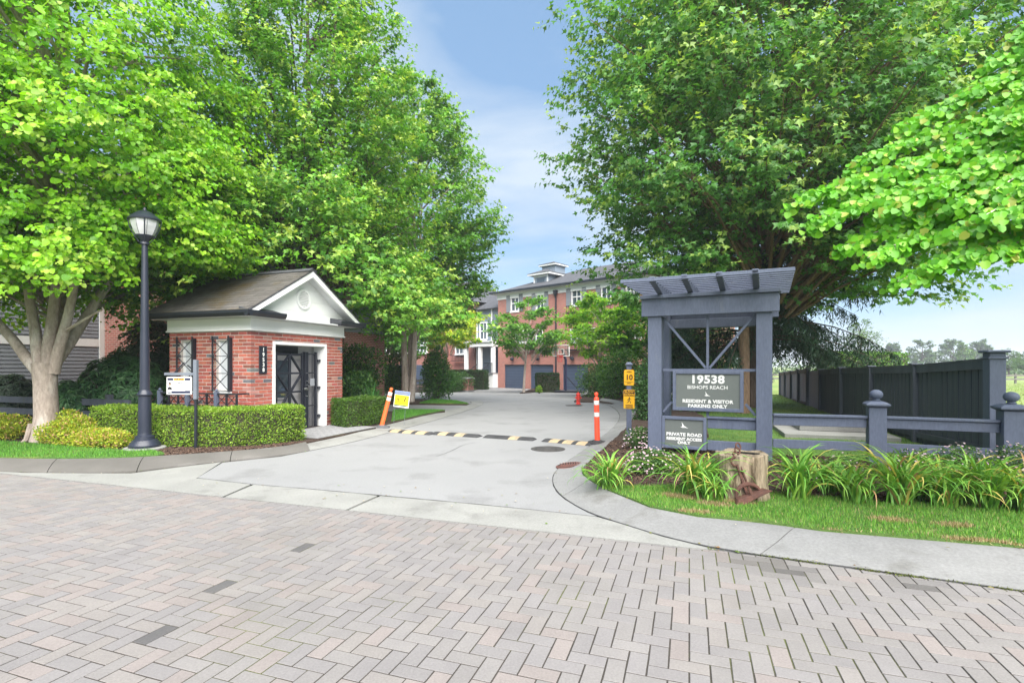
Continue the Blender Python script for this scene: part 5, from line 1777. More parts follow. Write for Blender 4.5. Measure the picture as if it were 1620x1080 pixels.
for x0, x1, z0, z1, k in wins:
    wide = x1 - x0 > 1.8
    sash_window(th, x0, x1, z0, z1, .0, 4 if wide else 2)
    if k == 't':
        sw_ = .42 * (x1 - x0) + .05
        for a, b in ((x0 - sw_ - .03, x0 - .03), (x1 + .03, x1 + sw_ + .03)):
            s = MB().box(a, b, -.06, -.004, z0 - .03, z1 + .04).build('shutter', M['siding_grey'], th)
            q = MB()
            n = 9
            for i in range(n):
                zz = z0 + (z1 - z0) * (i + .5) / n
                q.box(a + .05, b - .05, -.075, -.061, zz - .05, zz + .04)
            q.build('louvre', M['siding_grey'], s)
    if k == 'm' or x0 > 8 and k == 't':
        bx = empty('window_box', (0, 0, 0), 0, th)
        q = MB()
        q.box(x0 - .2, x1 + .2, -.45, -.42, z0 - .05, z0 - .01)
        q.box(x0 - .2, x1 + .2, -.45, -.42, z0 - .62, z0 - .56)
        q.box(x0 - .2, x1 + .2, -.42, -.03, z0 - .66, z0 - .60)
        n = max(4, int((x1 - x0 + .4) / .22))
        for i in range(n + 1):
            xx = x0 - .18 + (x1 - x0 + .36) * i / n
            q.box(xx - .015, xx + .015, -.445, -.425, z0 - .56, z0 - .05)
        for xx in (x0, x1):
            q.beam((xx, -.02, z0 - 1.15), (xx, -.38, z0 - .66), .06, .06)
        q.build('railing', M['black_paint'], bx)
        if x0 > 13:
            fl = MB()
            g = np.random.default_rng(4)
            for i in range(46):
                c = (x0 - .15 + (x1 - x0 + .3) * g.random(), -.36 + .2 * g.random(), z0 - .45 + .42 * g.random())
                fl.lathe([(.02, -.05), (.06, 0), (.02, .05)], c, 5)
            kind(fl.build('flowers', M['red_flower'], bx), 'stuff')
# eaves, gutter, hipped roof
MB().box(-.5, LEN + .4, -.5, DEEP + .4, H_ + .002, H_ + .10).build('soffit', M['soffit'], th)
MB().box(-.06, LEN, -.06, -.003, H_ - .48, H_ - .01).build('frieze_board', M['white_paint'], th)
MB().box(-.62, LEN + .5, -.62, -.502, H_ + .04, H_ + .20).build('gutter', M['black_paint'], th)
MB().box(-.62, -.502, -.50, DEEP + .5, H_ + .04, H_ + .20).build('gutter', M['black_paint'], th)
rf_ = MB()
z0, z1 = H_ + .105, H_ + 2.45
hp_ = DEEP / 2 + .45
rf_.add([(-.52, -.52, z0), (LEN + .5, -.52, z0), (LEN + .5, DEEP + .45, z0), (-.52, DEEP + .45, z0), (hp_ - .5, DEEP / 2, z1), (LEN - hp_, DEEP / 2, z1)],
        [(0, 1, 5, 4), (1, 2, 5), (2, 3, 4, 5), (3, 0, 4), (0, 3, 2, 1)])
roof_far = rf_.build('roof', M['far_roof'], th)
MB().tube([(12.5, 2.6, z0 + 1.3), (12.5, 2.6, z0 + 1.9)], .09, 8).build('vent_pipe', M['black_paint'], roof_far)
# cupola dormer: a gabled box with a hipped louvre box behind it
dm = empty('dormer', (3.6, 2.3, H_ + .55), 0, th)
q = MB().box(-.8, .8, -.55, 2.3, -.3, 1.05)
q.build('dormer_wall', M['siding_blue'], dm)
q = MB()
for a, b in ((-.83, -.68), (.68, .83)):
    q.box(a, b, -.585, -.552, -.25, 1.05)
q.box(-.68, .68, -.585, -.552, .88, 1.05)
q.build('trim', M['white_paint'], dm)
MB().box(-.42, .42, -.58, -.553, .05, .80).build('dormer_window', M['glass'], dm)
q = MB()
q.add([(-1.25, -.95, 1.06), (1.25, -.95, 1.06), (1.25, 2.4, 1.06), (-1.25, 2.4, 1.06), (-1.25, -.95, 1.20), (1.25, -.95, 1.20), (1.25, 2.4, 1.20), (-1.25, 2.4, 1.20)],
      [(0, 3, 2, 1), (4, 5, 6, 7), (0, 1, 5, 4), (1, 2, 6, 5), (2, 3, 7, 6), (3, 0, 4, 7)])
q.build('dormer_eave', M['white_paint'], dm)
q = MB()
q.add([(-1.3, -1.0, 1.205), (1.3, -1.0, 1.205), (1.3, 2.45, 1.205), (-1.3, 2.45, 1.205), (-.0, .3, 1.75), (.0, 1.6, 1.75)],
      [(0, 1, 4), (1, 2, 5, 4), (2, 3, 5), (3, 0, 4, 5), (0, 3, 2, 1)])
q.build('dormer_roof', M['far_roof'], dm)
MB().box(-.75, .75, .55, 2.05, 1.25, 2.05).build('cupola_wall', M['siding_blue'], dm)
MB().box(-.98, .98, .32, 2.28, 2.052, 2.18).build('cupola_eave', M['white_paint'], dm)
q = MB()
q.add([(-1.03, .27, 2.185), (1.03, .27, 2.185), (1.03, 2.33, 2.185), (-1.03, 2.33, 2.185), (0, 1.3, 2.55)], [(0, 1, 4), (1, 2, 4), (2, 3, 4), (3, 0, 4), (0, 3, 2, 1)])
q.build('cupola_roof', M['far_roof'], dm)
# downspout and wall lamps
q = MB()
t = fpos(880.5)
q.tube([(t, -.10, H_ - .2), (t, -.10, .1)], .065, 8)
q.lathe([(.08, 0), (.19, .25), (.21, .5)], (t, -.18, H_ - .75), 8)
q.build('downspout', M['black_paint'], th)
for px in (813, 853.5, 908):
    t = fpos(px)
    l = MB()
    l.tube([(t, 0, 2.75), (t, -.22, 2.85), (t, -.26, 2.7)], .025, 6)
    l.lathe([(.06, 0), (.20, -.12), (.20, -.16), (.10, -.30)][::-1], (t, -.27, 2.74), 10)
    l.build('wall_lamp', M['black_paint'], th)
# blue grey entry bay to the left of the brick front, with porch, steps and rails
eb = thing('entry_bay', 'blue grey sided entry bay with white columned porch beside the brick townhouse', 'porch', (-2.747, 45.369, fz), FR)
q = MB().box(-4.0, -.02, 3.4, 9.0, 0, 7.4)
wall_ = q.build('bay_wall', M['siding_blue'], eb)
q = MB()
for k in range(36):
    z = .1 + k * .2
    q.hexa([(-4.0, 3.37, z), (-.03, 3.37, z), (-.03, 3.398, z), (-4.0, 3.398, z), (-4.0, 3.39, z + .19), (-.03, 3.39, z + .19), (-.03, 3.398, z + .19), (-4.0, 3.398, z + .19)])
kind(q.build('siding_board', M['siding_blue'], eb), 'stuff')
for x in (-4.02, -2.0, -.12):
    MB().box(x, x + .16, 3.30, 3.366, 0, 7.4).build('corner_trim', M['white_paint'], eb)
sash_window(eb, -3.5, -2.5, 4.5, 6.2, 3.25)
MB().box(-1.25, -.40, 3.30, 3.366, 1.35, 3.45).build('entry_door', M['print_navy'], eb)
MB().box(-4.1, -.06, 1.6, 3.29, .02, 1.28).build('porch_base', M['white_paint'], eb)
MB().box(-4.2, -.02, 1.45, 3.29, 1.284, 1.36).build('porch_deck', M['stone'], eb)
for x in (-3.95, -2.05, -.38):
    MB().box(x, x + .32, 1.62, 1.94, 1.364, 3.75).build('column', M['white_paint'], eb, bevel=.02)
MB().box(-4.2, -.02, 1.5, 3.29, 3.754, 4.15).build('porch_beam', M['white_paint'], eb, bevel=.02)
MB().box(-4.35, -.02, 1.35, 3.29, 4.154, 4.26).build('porch_roof', M['soffit'], eb)
q = MB()
q.add([(-4.4, 2.9, 7.42), (.0, 2.9, 7.42), (.0, 9.2, 7.42), (-4.4, 9.2, 7.42), (-4.4, 6.0, 9.2), (0, 6.0, 9.2)], [(0, 1, 5, 4), (2, 3, 4, 5), (0, 4, 3), (1, 2, 5), (0, 3, 2, 1)])
q.build('bay_roof', M['far_roof'], eb)
for k in range(7):
    MB().box(-1.9, -.5, 1.42 - .28 * (k + 1), 1.42 - .28 * k, 0.0, 1.18 - .17 * k).build('step', M['stone'], eb)
for x in (-1.95, -.45):
    q = MB()
    q.beam((x, 1.42, 2.15), (x, -.5, 1.0), .05, .05)
    q.beam((x, 1.42, 1.55), (x, -.5, .4), .04, .04)
    for k in range(9):
        y = 1.36 - k * .225
        q.box(x - .012, x + .012, y - .012, y + .012, 1.52 - (1.42 - y) * .6, 2.13 - (1.42 - y) * .6)
    q.build('handrail', M['black_paint'], eb)
q = MB()
q.box(-1.1, -.05, 1.48, 1.53, 2.2, 2.26)
for k in range(8):
    q.box(-1.08 + k * .14, -1.06 + k * .14, 1.49, 1.52, 1.37, 2.2)
q.build('balustrade', M['black_paint'], eb)

# second brick townhouse further left
t2o = Vector((-7.05, 53.6, fz))
t2 = thing('townhouse', 'second red brick townhouse half hidden by trees at the far left of the court', 'townhouse', t2o, FR)
q = MB()
q.box(0, 4.6, 0, 9, 0, 8.2)
q.build('wall', M['far_brick'], t2)
q = MB()
q.box(-14, -.02, -1.6, 8, 0, 8.2)
q.build('wing_wall', M['far_brick'], t2)
sash_window(t2, 1.9, 3.6, 3.15, 4.8, -.18, 3)
q = MB()
q.box(1.7, 3.8, -.6, -.56, 3.0, 3.06)
q.box(1.7, 3.8, -.6, -.2, 2.45, 2.5)
for i in range(10):
    q.box(1.72 + i * .225, 1.75 + i * .225, -.59, -.57, 2.5, 3.0)
q.build('window_box', M['black_paint'], t2)
for a in (-1.55, -4.9, -8.2):
    d = empty('garage_door', (0, 0, 0), 0, t2)
    for k in range(8):
        MB().box(a - 1.2, a + 1.2, -1.68 + .012 * (k % 2), -1.605, .02 + k * .26, .26 + k * .26).build('panel', M['door_blue'], d)
    sash_window(t2, a - .9, a + .9, 3.3, 4.9, -1.78, 3)
    sash_window(t2, a - .6, a + .6, 5.9, 7.4, -1.78, 2)
q = MB()
q.add([(-14.5, -2.1, 8.21), (5.2, -2.1, 8.21), (5.2, 9.5, 8.21), (-14.5, 9.5, 8.21), (-9, 3.7, 11.2), (0, 3.7, 11.2)], [(0, 1, 5, 4), (1, 2, 5), (2, 3, 4, 5), (3, 0, 4), (0, 3, 2, 1)])
q.build('roof', M['far_roof'], t2)

# right hand neighbour glimpsed beyond the court: brick with a pale bay
# ------------------------------------------------------------------ grey sided house at the left
hs = thing('grey_house', 'grey lap sided house with white bands and brick end behind the left tree', 'house', (-14.3, 18.0, gz(18)), ROT)
MB().box(-9.0, -.02, -9.0, 0, -.1, 8.5).build('core_wall', M['siding_grey'], hs)
sd = empty('side_wall', (0, 0, 0), 0, hs)
EXPO = .118
z = .15
k = 0
while z < 8.2:
    if abs(z - 2.42) < .16 or abs(z - 5.4) < .16:
        z += .33 if k < 999 else 0
        continue
    x_, t_ = -.018, EXPO
    MB().hexa([(-.018, -8.9, z), (.022, -8.9, z), (.022, -.13, z), (-.018, -.13, z), (-.018, -8.9, z + t_), (.004, -8.9, z + t_), (.004, -.13, z + t_), (-.018, -.13, z + t_)]).build('plank', M['siding_grey'], sd)
    z += EXPO
    k += 1
for z in (2.41, 5.38):
    MB().box(-.015, .04, -8.9, -.13, z - .13, z + .13).build('band', M['white_paint'], hs)
MB().box(-.015, .05, -.128, .03, 0, 8.4).build('corner_board', M['white_paint'], hs)
# a brick wing facing the street with one gridded window in a dark slate surround
MB().box(.002, 3.0, .035, 8, -.1, 8.2).build('brick_wall', M['far_brick'], hs)
MB().box(3.02, 6.2, 1.2, 8, -.1, 3.0).build('brick_wall', M['far_brick'], hs)
MB().box(3.02, 6.2, 1.25, 8, 3.002, 6.4).build('upper_wall', M['siding_grey'], hs)
q = MB()
q.box(-9.3, .3, -9.3, .3, 8.52, 8.6)
q.add([(-9.4, -9.4, 8.61), (.4, -9.4, 8.61), (.4, .4, 8.61), (-9.4, .4, 8.61), (-4.5, -4.5, 11.0)], [(0, 1, 4), (1, 2, 4), (2, 3, 4), (3, 0, 4), (0, 3, 2, 1)])
q.box(.002, 3.3, .4, 8.3, 8.21, 8.3)
q.box(3.3, 6.5, .9, 8.3, 6.41, 6.5)
q.build('roof', M['far_roof'], hs)
# window position from its place in the wall
wx = 4.75
wb = sash_window(hs, 4.02, 4.98, 4.0, 5.0, 1.02, 3)
MB().box(3.55, 4.0, 1.05, 1.24, 3.3, 5.8).build('shutter', M['door_blue'], hs)
MB().box(5.0, 5.6, 1.05, 1.24, 3.3, 5.8).build('shutter', M['door_blue'], hs)
MB().box(3.98, 5.02, 1.10, 1.24, 3.3, 3.88).build('dark_panel', M['print_navy'], hs)
MB().box(3.98, 4.06, 1.02, 1.095, 3.0, 3.88).build('trim', M['white_paint'], hs)
sash_window(hs, .25, .75, 4.0, 4.7, -.13, 2)

# slate rail fence behind the left tree
lf = thing('rail_fence', 'slate grey rail fence with dark shrubs behind the left tree trunk', 'fence', (-11.3, 12.4, .08), ROT)
for z in (.40, .68):
    MB().box(-6.0, 3.0, -.02, .02, z - .075, z + .075).build('rail', M['slate_dark'], lf)
for x in (-5.0, -2.6, -.3, 2.2):
    MB().box(x - .06, x + .06, .022, .13, -.1, .86).build('post', M['slate_dark'], lf)

# ------------------------------------------------------------------ court furniture
pp = G(737, 619.5)
bp_ = thing('brick_pillar', 'short red brick pillar with stone cap at the end of a rail fence', 'pillar', (pp.x, pp.y, pp.z), R(-25))
s_ = pp.y / FPX
hw_ = 9.0 * s_
hh = 20.5 * s_
pb = MB().box(-hw_, hw_, -hw_, hw_, .13, hh)
pb.build('shaft', M['far_brick'], bp_)
MB().box(-hw_ - .03, hw_ + .03, -hw_ - .03, hw_ + .03, -.05, .128).build('base', M['stone'], bp_)
q = MB()
q.add([(-hw_ * 1.18, -hw_ * 1.18, hh + .002), (hw_ * 1.18, -hw_ * 1.18, hh + .002), (hw_ * 1.18, hw_ * 1.18, hh + .002), (-hw_ * 1.18, hw_ * 1.18, hh + .002),
       (-hw_ * 1.18, -hw_ * 1.18, hh + .06), (hw_ * 1.18, -hw_ * 1.18, hh + .06), (hw_ * 1.18, hw_ * 1.18, hh + .06), (-hw_ * 1.18, hw_ * 1.18, hh + .06), (0, 0, hh + .14)],
      [(0, 3, 2, 1), (0, 1, 5, 4), (1, 2, 6, 5), (2, 3, 7, 6), (3, 0, 4, 7), (4, 5, 8), (5, 6, 8), (6, 7, 8), (7, 4, 8)])
q.build('cap', M['stone'], bp_)
wf = thing('rail_fence', 'weathered three rail fence running left from the brick pillar', 'fence', (pp.x - hw_ - .05, pp.y + .2, pp.z), R(180 - 6))
for z in (.22, .50, .78):
    MB().box(.02, 4.4, -.03, .03, z - .07, z + .07).build('rail', M['old_wood'], wf)
for x in (.9, 2.1, 3.3, 4.4):
    MB().box(x - .07, x + .07, .032, .15, -.1, .98).build('post', M['old_wood'], wf)

hyp = G(913, 640)
hy = thing('fire_hydrant', 'small red fire hydrant on the mulch in front of the round shrub', 'fire hydrant', (hyp.x + .05, hyp.y, hyp.z + .02))
k_ = .68
MB().lathe([(.17 * k_, 0), (.17 * k_, .05 * k_), (.115 * k_, .06 * k_), (.115 * k_, .45 * k_), (.155 * k_, .46 * k_), (.155 * k_, .50 * k_), (.12 * k_, .51 * k_), (.13 * k_, .60 * k_)], (0, 0, 0), 16).build('barrel', M['hydrant_red'], hy, smooth=True)
MB().lathe([(.15 * k_, .60 * k_), (.15 * k_, .63 * k_), (.12 * k_, .68 * k_), (.06 * k_, .72 * k_), (.035 * k_, .73 * k_), (.035 * k_, .78 * k_)], (0, 0, .002), 16).build('bonnet', M['hydrant_red'], hy, smooth=True)
for s in (-1, 1):
    MB().tube([(s * .10 * k_, 0, .40 * k_), (s * .20 * k_, 0, .40 * k_)], .05 * k_, 10).build('outlet_cap', M['hydrant_red'], hy)
MB().tube([(0, -.10 * k_, .36 * k_), (0, -.21 * k_, .36 * k_)], .07 * k_, 12).build('outlet_cap', M['hydrant_red'], hy)

bh = thing('basketball_hoop', 'portable basketball hoop with clear board before the third garage', 'basketball hoop', (3.75, 36.0, gz(36)), R(-20))
MB().box(-.7, 1.3, -.55, .55, .02, .16).build('base', M['black_paint'], bh, bevel=.05)
MB().tube([(0, 0, .16), (0, 0, 2.3), (-.15, -.35, 3.0)], .085, 10).build('pole', M['print_navy'], bh)
MB().beam((.9, 0, .2), (0, 0, 1.2), .05, .05).build('strut', M['black_paint'], bh)
bd = empty('backboard', (-.2, -.5, 2.55), 0, bh)
gl = MB().box(-.56, .56, -.012, .012, .02, .72)
gl.build('board', M['clear_board'], bd)
q = MB()
for a, b, c, d_ in ((-.60, .60, -.03, .02), (-.60, .60, .72, .77)):
    q.box(a, b, -.022, .022, c, d_)
for a in (-.60, .55):
    q.box(a, a + .05, -.022, .022, .02, .72)
for a, b, c, d_ in ((-.22, .22, .44, .48), (-.22, .22, .12, .16)):
    q.box(a, b, -.03, -.014, c, d_)
for a in (-.22, .18):
    q.box(a, a + .04, -.03, -.014, .16, .44)
q.build('frame', M['print_white'], bd)
q = MB()
n = 18
q.add([((.21 + r) * math.cos(6.2832 * k / n), -.30 + (.21 + r) * math.sin(6.2832 * k / n), z) for r, z in ((-.02, -.02), (.02, -.02), (.02, .02), (-.02, .02)) for k in range(n)],
      [(i * n + k, i * n + (k + 1) % n, ((i + 1) % 4) * n + (k + 1) % n, ((i + 1) % 4) * n + k) for i in range(4) for k in range(n)])
q.box(-.10, .10, -.10, -.03, -.10, .03)
q.build('rim', M['rim_red'], bd)
q = MB()
for k in range(12):
    a0 = 6.2832 * k / 12
    for s in (-1, 1):
        a1 = a0 + s * .5
        q.beam((.21 * math.cos(a0), -.30 + .21 * math.sin(a0), -.01), (.13 * math.cos(a1), -.30 + .13 * math.sin(a1), -.42), .012, .012)
q.build('net', M['rim_red'], bd)
sc_p = G(806, 614)

# ------------------------------------------------------------------ field beyond: a dark rail fence
ff = thing('rail_fence', 'distant brown rail fence across the meadow on the right', 'fence', (62, 60, gz(60) - .09), R(-8))
for z in (.5, .95):
    MB().box(-30, 40, -.04, .04, z - .09, z + .09).build('rail', M['old_wood'], ff)
for k in range(24):
    MB().box(-29.9 + k * 3 - .08, -29.9 + k * 3 + .08, .042, .2, -.1, 1.2).build('post', M['old_wood'], ff)
# ------------------------------------------------------------------ trees
def noise_rad(phi, h, s, g):
    k = s * 7.13
    return (np.sin(2 * phi + k + 5 * h) + np.sin(3 * phi - 2 * k + 9 * h) * .8 + np.sin(5 * phi + k * 1.7 - 14 * h) * .6) / 2.4

class Crown:
    """boughs that leave the stem and end at the crown's surface; shoots along each; leaves along each shoot"""
    def __init__(s, seed, axis, z0, z1, prof, nb, ns, nl, size, arch=.12, rise=.5, spread=.30, flat=.55, droop=.35, shoot=.42, lump=.18, skew=1.0, inner=.25, tilt_up=.25):
        g = np.random.default_rng(seed)
        s.g = g
        s.xmax = 1e9
        s.low = z0 + .10 * (z1 - z0)
        hs = g.random(nb * 6) ** skew
        rr = np.array([prof(h) for h in hs])
        keep = g.random(len(hs)) < (rr / rr.max()) * .9 + .1
        hs = hs[keep][:nb]
        nb = len(hs)
        phi = (np.arange(nb) * 2.399963 + g.normal(0, .35, nb))
        rad = np.array([prof(h) for h in hs]) * (1 + lump * noise_rad(phi, hs, seed, g) + .08 * g.standard_normal(nb))
        end = np.column_stack([axis[0] + rad * np.cos(phi), axis[1] + rad * np.sin(phi), z0 + hs * (z1 - z0)])
        st_z = np.maximum(end[:, 2] - rise * rad - .3, z0 - .6 + .25 * (z1 - z0) * g.random(nb) * (hs < .25))
        start = np.column_stack([axis[0] + .12 * rad * np.cos(phi), axis[1] + .12 * rad * np.sin(phi), st_z])
        ctrl = (start + end) / 2 + np.column_stack([np.zeros(nb), np.zeros(nb), arch * rad + .15])
        s.start, s.ctrl, s.end, s.rad = start, ctrl, end, rad
        n = nb * ns
        b = np.repeat(np.arange(nb), ns)
        t = (inner + (1.03 - inner) * g.random(n) ** .75)[:, None]
        C = start[b] * (1 - t) ** 2 + 2 * ctrl[b] * t * (1 - t) + end[b] * t ** 2
        T = unit(2 * (1 - t) * (ctrl[b] - start[b]) + 2 * t * (end[b] - ctrl[b]))
        sp = spread * (.45 + .35 * rad[b, None]) * (1.15 - .45 * t)
        J = g.standard_normal((n, 3)) * sp
        J[:, 2] *= flat
        C = C + J
        out = unit(C - np.array([axis[0], axis[1], 0]) * np.array([1, 1, 0]) - np.column_stack([np.zeros(n), np.zeros(n), C[:, 2]]))
        D = unit(.75 * out + .6 * T + .5 * g.standard_normal((n, 3)) * np.array([1, 1, .6]) + np.array([0, 0, tilt_up]))
        shoot_len = shoot * g.uniform(.6, 1.3, n)
        m = n * nl
        q = np.repeat(np.arange(n), nl)
        l = np.tile((np.arange(nl) + .5) / nl, n) + g.normal(0, .06, m)
        l = np.clip(l, 0, 1.05)
        side = np.where(np.arange(m) % 2 == 0, 1.0, -1.0)
        up = np.array([0, 0, 1.0])
        lat = unit(np.cross(D, up))[q] * side[:, None]
        P = C[q] + D[q] * (l * shoot_len[q])[:, None] - np.array([0, 0, 1.0]) * (.10 * l ** 2 * shoot_len[q])[:, None]
        P = P + lat * (.03 + .03 * g.random((m, 1))) + .025 * g.standard_normal((m, 3))
        A = unit(.45 * D[q] + .8 * lat * (1.1 - l[:, None]) + .35 * g.standard_normal((m, 3)) - up * droop * (.4 + g.random((m, 1))))
        N = unit(up * .9 + .45 * out[q] + .45 * g.standard_normal((m, 3)))
        s.P, s.A, s.N, s.q, s.l = P, A, N, q, l
        s.S = size * g.uniform(.52, 1.3, m) * (1 - .25 * l)
        s.n = n
        s.depth = np.linalg.norm((C - np.array([axis[0], axis[1], 0]))[:, :2], axis=1) / np.maximum(rad[b], .1)
    def colours(s, pal, w, tip, tip_share, amt=.14):
        g = s.g
        pal = np.array(pal)
        base = pal[g.choice(len(pal), s.n, p=w)]
        base = base * (1 + .12 * g.standard_normal((s.n, 1)))
        c = base[s.q]
        young = (g.random(s.n) < tip_share)[s.q]
        f = (young * np.clip((s.l - .15) / .7, 0, 1) * (.6 + .4 * g.random(len(s.q))))[:, None]
        c = c * (1 - f) + np.array(tip)[None, :] * f
        return np.clip(c * (1 + amt * g.standard_normal((len(c), 1))), .004, .8)
    def thin_back(s, y, share):
        return ~((s.P[:, 1] > y) & (s.g.random(len(s.P)) < share))
    def cut(s, keep):
        for k in ('P', 'A', 'N', 'S', 'q', 'l'):
            setattr(s, k, getattr(s, k)[keep])
    def boughs(s, mb, r0=.05, share=1.0, n=5):
        for i in range(len(s.start)):
            if s.g.random() > share or s.end[i][2] < s.low or s.end[i][0] > s.xmax:
                continue
            a, c, e = Vector(s.start[i]), Vector(s.ctrl[i]), Vector(s.end[i])
            pts = [a * (1 - t) ** 2 + c * 2 * t * (1 - t) + e * t ** 2 for t in (0, .3, .6, .92)]
            r = r0 * (.5 + s.rad[i] / max(s.rad.max(), .1) * .6)
            mb.tube(pts, [r, r * .7, r * .42, r * .12], n, caps=False)

def wobble_line(a, b, n, amp, seed):
    g = random.Random(seed)
    a, b = Vector(a), Vector(b)
    return [a.lerp(b, t) + (Vector((g.gauss(0, amp), g.gauss(0, amp), 0)) if 0 < t < 1 else Vector()) for t in [k / n for k in range(n + 1)]]

def tree(name, label, base, group=None):
    t = thing(name, label, 'tree', base, 0, group)
    return t

def fit(mb, base):
    b = Vector(base)
    mb.v = [(x - b.x, y - b.y, z - b.z) for x, y, z in mb.v]
    return mb

def add_leaves(t, base, P, A, N, S, C, templ, m=None, name='crown'):
    me = leaf_mesh(name, P - np.array(base)[None, :], A, N, S, C, templ, m or M['leaf'])
    return link(name, me, t)

def single_leaves(par, base, P, A, N, S, C, templ, idx, mname='leaf_obj'):
    """the leaves that show largest, one object each"""
    tv, tp = TEMPL[templ]
    me = np_mesh('leaf', tv.astype(float), [np.array(f) for f in tp], M[mname])
    for i in idx:
        a = unit(A[i][None, :])[0]
        n_ = N[i] - a * np.dot(a, N[i])
        n_ = n_ / max(np.linalg.norm(n_), 1e-6)
        b = np.cross(n_, a)
        mt = Matrix(((a[0], b[0], n_[0], 0), (a[1], b[1], n_[1], 0), (a[2], b[2], n_[2], 0), (0, 0, 0, 1)))
        o = link('leaf', me, par)
        s = float(S[i])
        o.matrix_local = Matrix.Translation(Vector(P[i] - np.array(base))) @ mt @ Matrix.Diagonal((s, s, s, 1))
        o.color = (*[float(x) for x in C[i]], 1)

def seen_size(P, S):
    """how large a leaf of size S at P shows in the photograph; 0 outside the frame"""
    y = np.maximum(P[:, 1], .3)
    px = 810 + P[:, 0] / y * FPX
    py = HOR - (P[:, 2] - CH) / y * FPX
    ok = (px > 0) & (px < 1620) & (py > 0) & (py < 1080) & (P[:, 1] > .5)
    return np.where(ok, S / y, 0)

def prof_egg(peak=.35, top=.15, bot=.55, p=1.0):
    def f(h):
        if h < peak:
            return bot + (1 - bot) * math.sin(h / peak * math.pi / 2)
        return top + (1 - top) * math.cos((h - peak) / (1 - peak) * math.pi / 2) ** p
    return f

# --- near left tree: pale forked trunk, bright layered foliage
B0 = (-9.30, 10.27, .10)
t = tree('broadleaf_tree', 'bright yellow green tree with pale forked trunk at the left edge', B0)
mb = MB()
prf = [(0, .255), (.15, .225), (.5, .20), (1.1, .19), (1.55, .21)]
mb.tube([(B0[0] + .02 * math.sin(z * 3), B0[1], B0[2] + z) for z, r in prf], [r for z, r in prf], 14)
F = Vector((B0[0], B0[1], B0[2] + 1.35))
limbs = [((-.12, 0, .0), (-1.05, .05, .95), (-2.2, .3, 2.6), .115), ((-.10, .02, .05), (-.42, .1, 1.2), (-.8, .2, 3.6), .12), ((.02, .03, .1), (.02, .1, 1.3), (.15, .5, 4.6), .13),
         ((.14, 0, .0), (.46, -.02, 1.05), (.72, .2, 3.2), .12), ((.1, .1, .2), (.45, .8, 1.6), (.8, 1.7, 3.4), .12), ((-.1, .15, .2), (-.6, 1.1, 1.7), (-1.3, 2.3, 3.6), .085)]
for a, b, c, r in limbs:
    a, b, c = F + Vector(a), F + Vector(b), F + Vector(c)
    pts = [a * (1 - q) ** 2 + b * 2 * q * (1 - q) + c * q * q + Vector((rnd.gauss(0, .012), rnd.gauss(0, .012), 0)) for q in (0, .15, .3, .45, .6, .8, 1)]
    mb.tube(pts, [r * 1.0, r * .88, r * .8, r * .7, r * .6, r * .45, r * .3], 10)
mb.tube([F + Vector((.25, 0, .75)), F + Vector((.75, -.05, 1.02)), F + Vector((1.2, -.1, 1.25))], [.035, .028, .018], 6)
for a, r in ((0.5, .05), (1.9, .06), (3.6, .05), (5.2, .055)):
    mb.tube([(B0[0] + .22 * math.cos(a), B0[1] + .22 * math.sin(a), B0[2] + .35), (B0[0] + .29 * math.cos(a), B0[1] + .29 * math.sin(a), B0[2] + .05), (B0[0] + .40 * math.cos(a), B0[1] + .40 * math.sin(a), B0[2] - .06)], [r, r * .9, r * .5], 7)
axis = (-9.85, 11.5)
cr = Crown(3, axis, 2.95, 13.2, lambda h: 3.75 * prof_egg(.25, .20, .88)(h), 300, 31, 12, .100, arch=.34, rise=.22, spread=.25, flat=.34, droop=.75, shoot=.40, lump=.16, skew=1.30, inner=.20, tilt_up=-.10)
low = Crown(4, axis, 2.6, 4.3, lambda h: 3.55 - .3 * h, 110, 28, 12, .098, arch=.32, rise=-.05, spread=.20, flat=.30, droop=.85, shoot=.40, lump=.14, inner=.22, tilt_up=-.25)
low.q = low.q + cr.n
cr.n += low.n
for k_ in ('P', 'A', 'N', 'S', 'q', 'l'):
    setattr(cr, k_, np.concatenate([getattr(cr, k_), getattr(low, k_)]))
mid = Crown(6, axis, 4.1, 7.2, lambda h: 3.5 - .2 * h, 75, 28, 12, .100, arch=.35, rise=.1, spread=.22, flat=.32, droop=.75, shoot=.40, lump=.12, inner=.25, tilt_up=-.15)
mid.q = mid.q + cr.n
cr.n += mid.n
for k_ in ('P', 'A', 'N', 'S', 'q', 'l'):
    setattr(cr, k_, np.concatenate([getattr(cr, k_), getattr(mid, k_)]))
low.xmax = cr.xmax = -7.3
low.boughs(mb, .035, .6)
cr.boughs(mb, .055, .8)
fit(mb, B0).build('trunk', M['bark'], t, smooth=True)
cr.cut(~((np.hypot(cr.P[:, 0] + 6.63, cr.P[:, 1] - 9.3) < .50) & (cr.P[:, 2] < 4.9) | ((cr.P[:, 0] > -7.05) & (cr.P[:, 1] < 9.65) & (cr.P[:, 2] < 4.9))) & (cr.P[:, 2] > 2.35) & ~((cr.P[:, 0] > -.725 * cr.P[:, 1]) & (cr.P[:, 2] < 3.75)) & (cr.P[:, 0] < -5.75))
cr.cut(cr.thin_back(12.4, .5))
C = cr.colours([(.165, .400, .014), (.225, .470, .022), (.29, .52, .035), (.115, .310, .016)], [.33, .34, .18, .15], (.40, .54, .08), .24)
big = np.argsort(-seen_size(cr.P, cr.S))[:300]
rest = np.setdiff1d(np.arange(len(cr.P)), big)
cw = add_leaves(t, B0, cr.P[rest], cr.A[rest], cr.N[rest], cr.S[rest], C[rest], 'disc')
single_leaves(cw, B0, cr.P, cr.A, cr.N, cr.S, C, 'round', big)

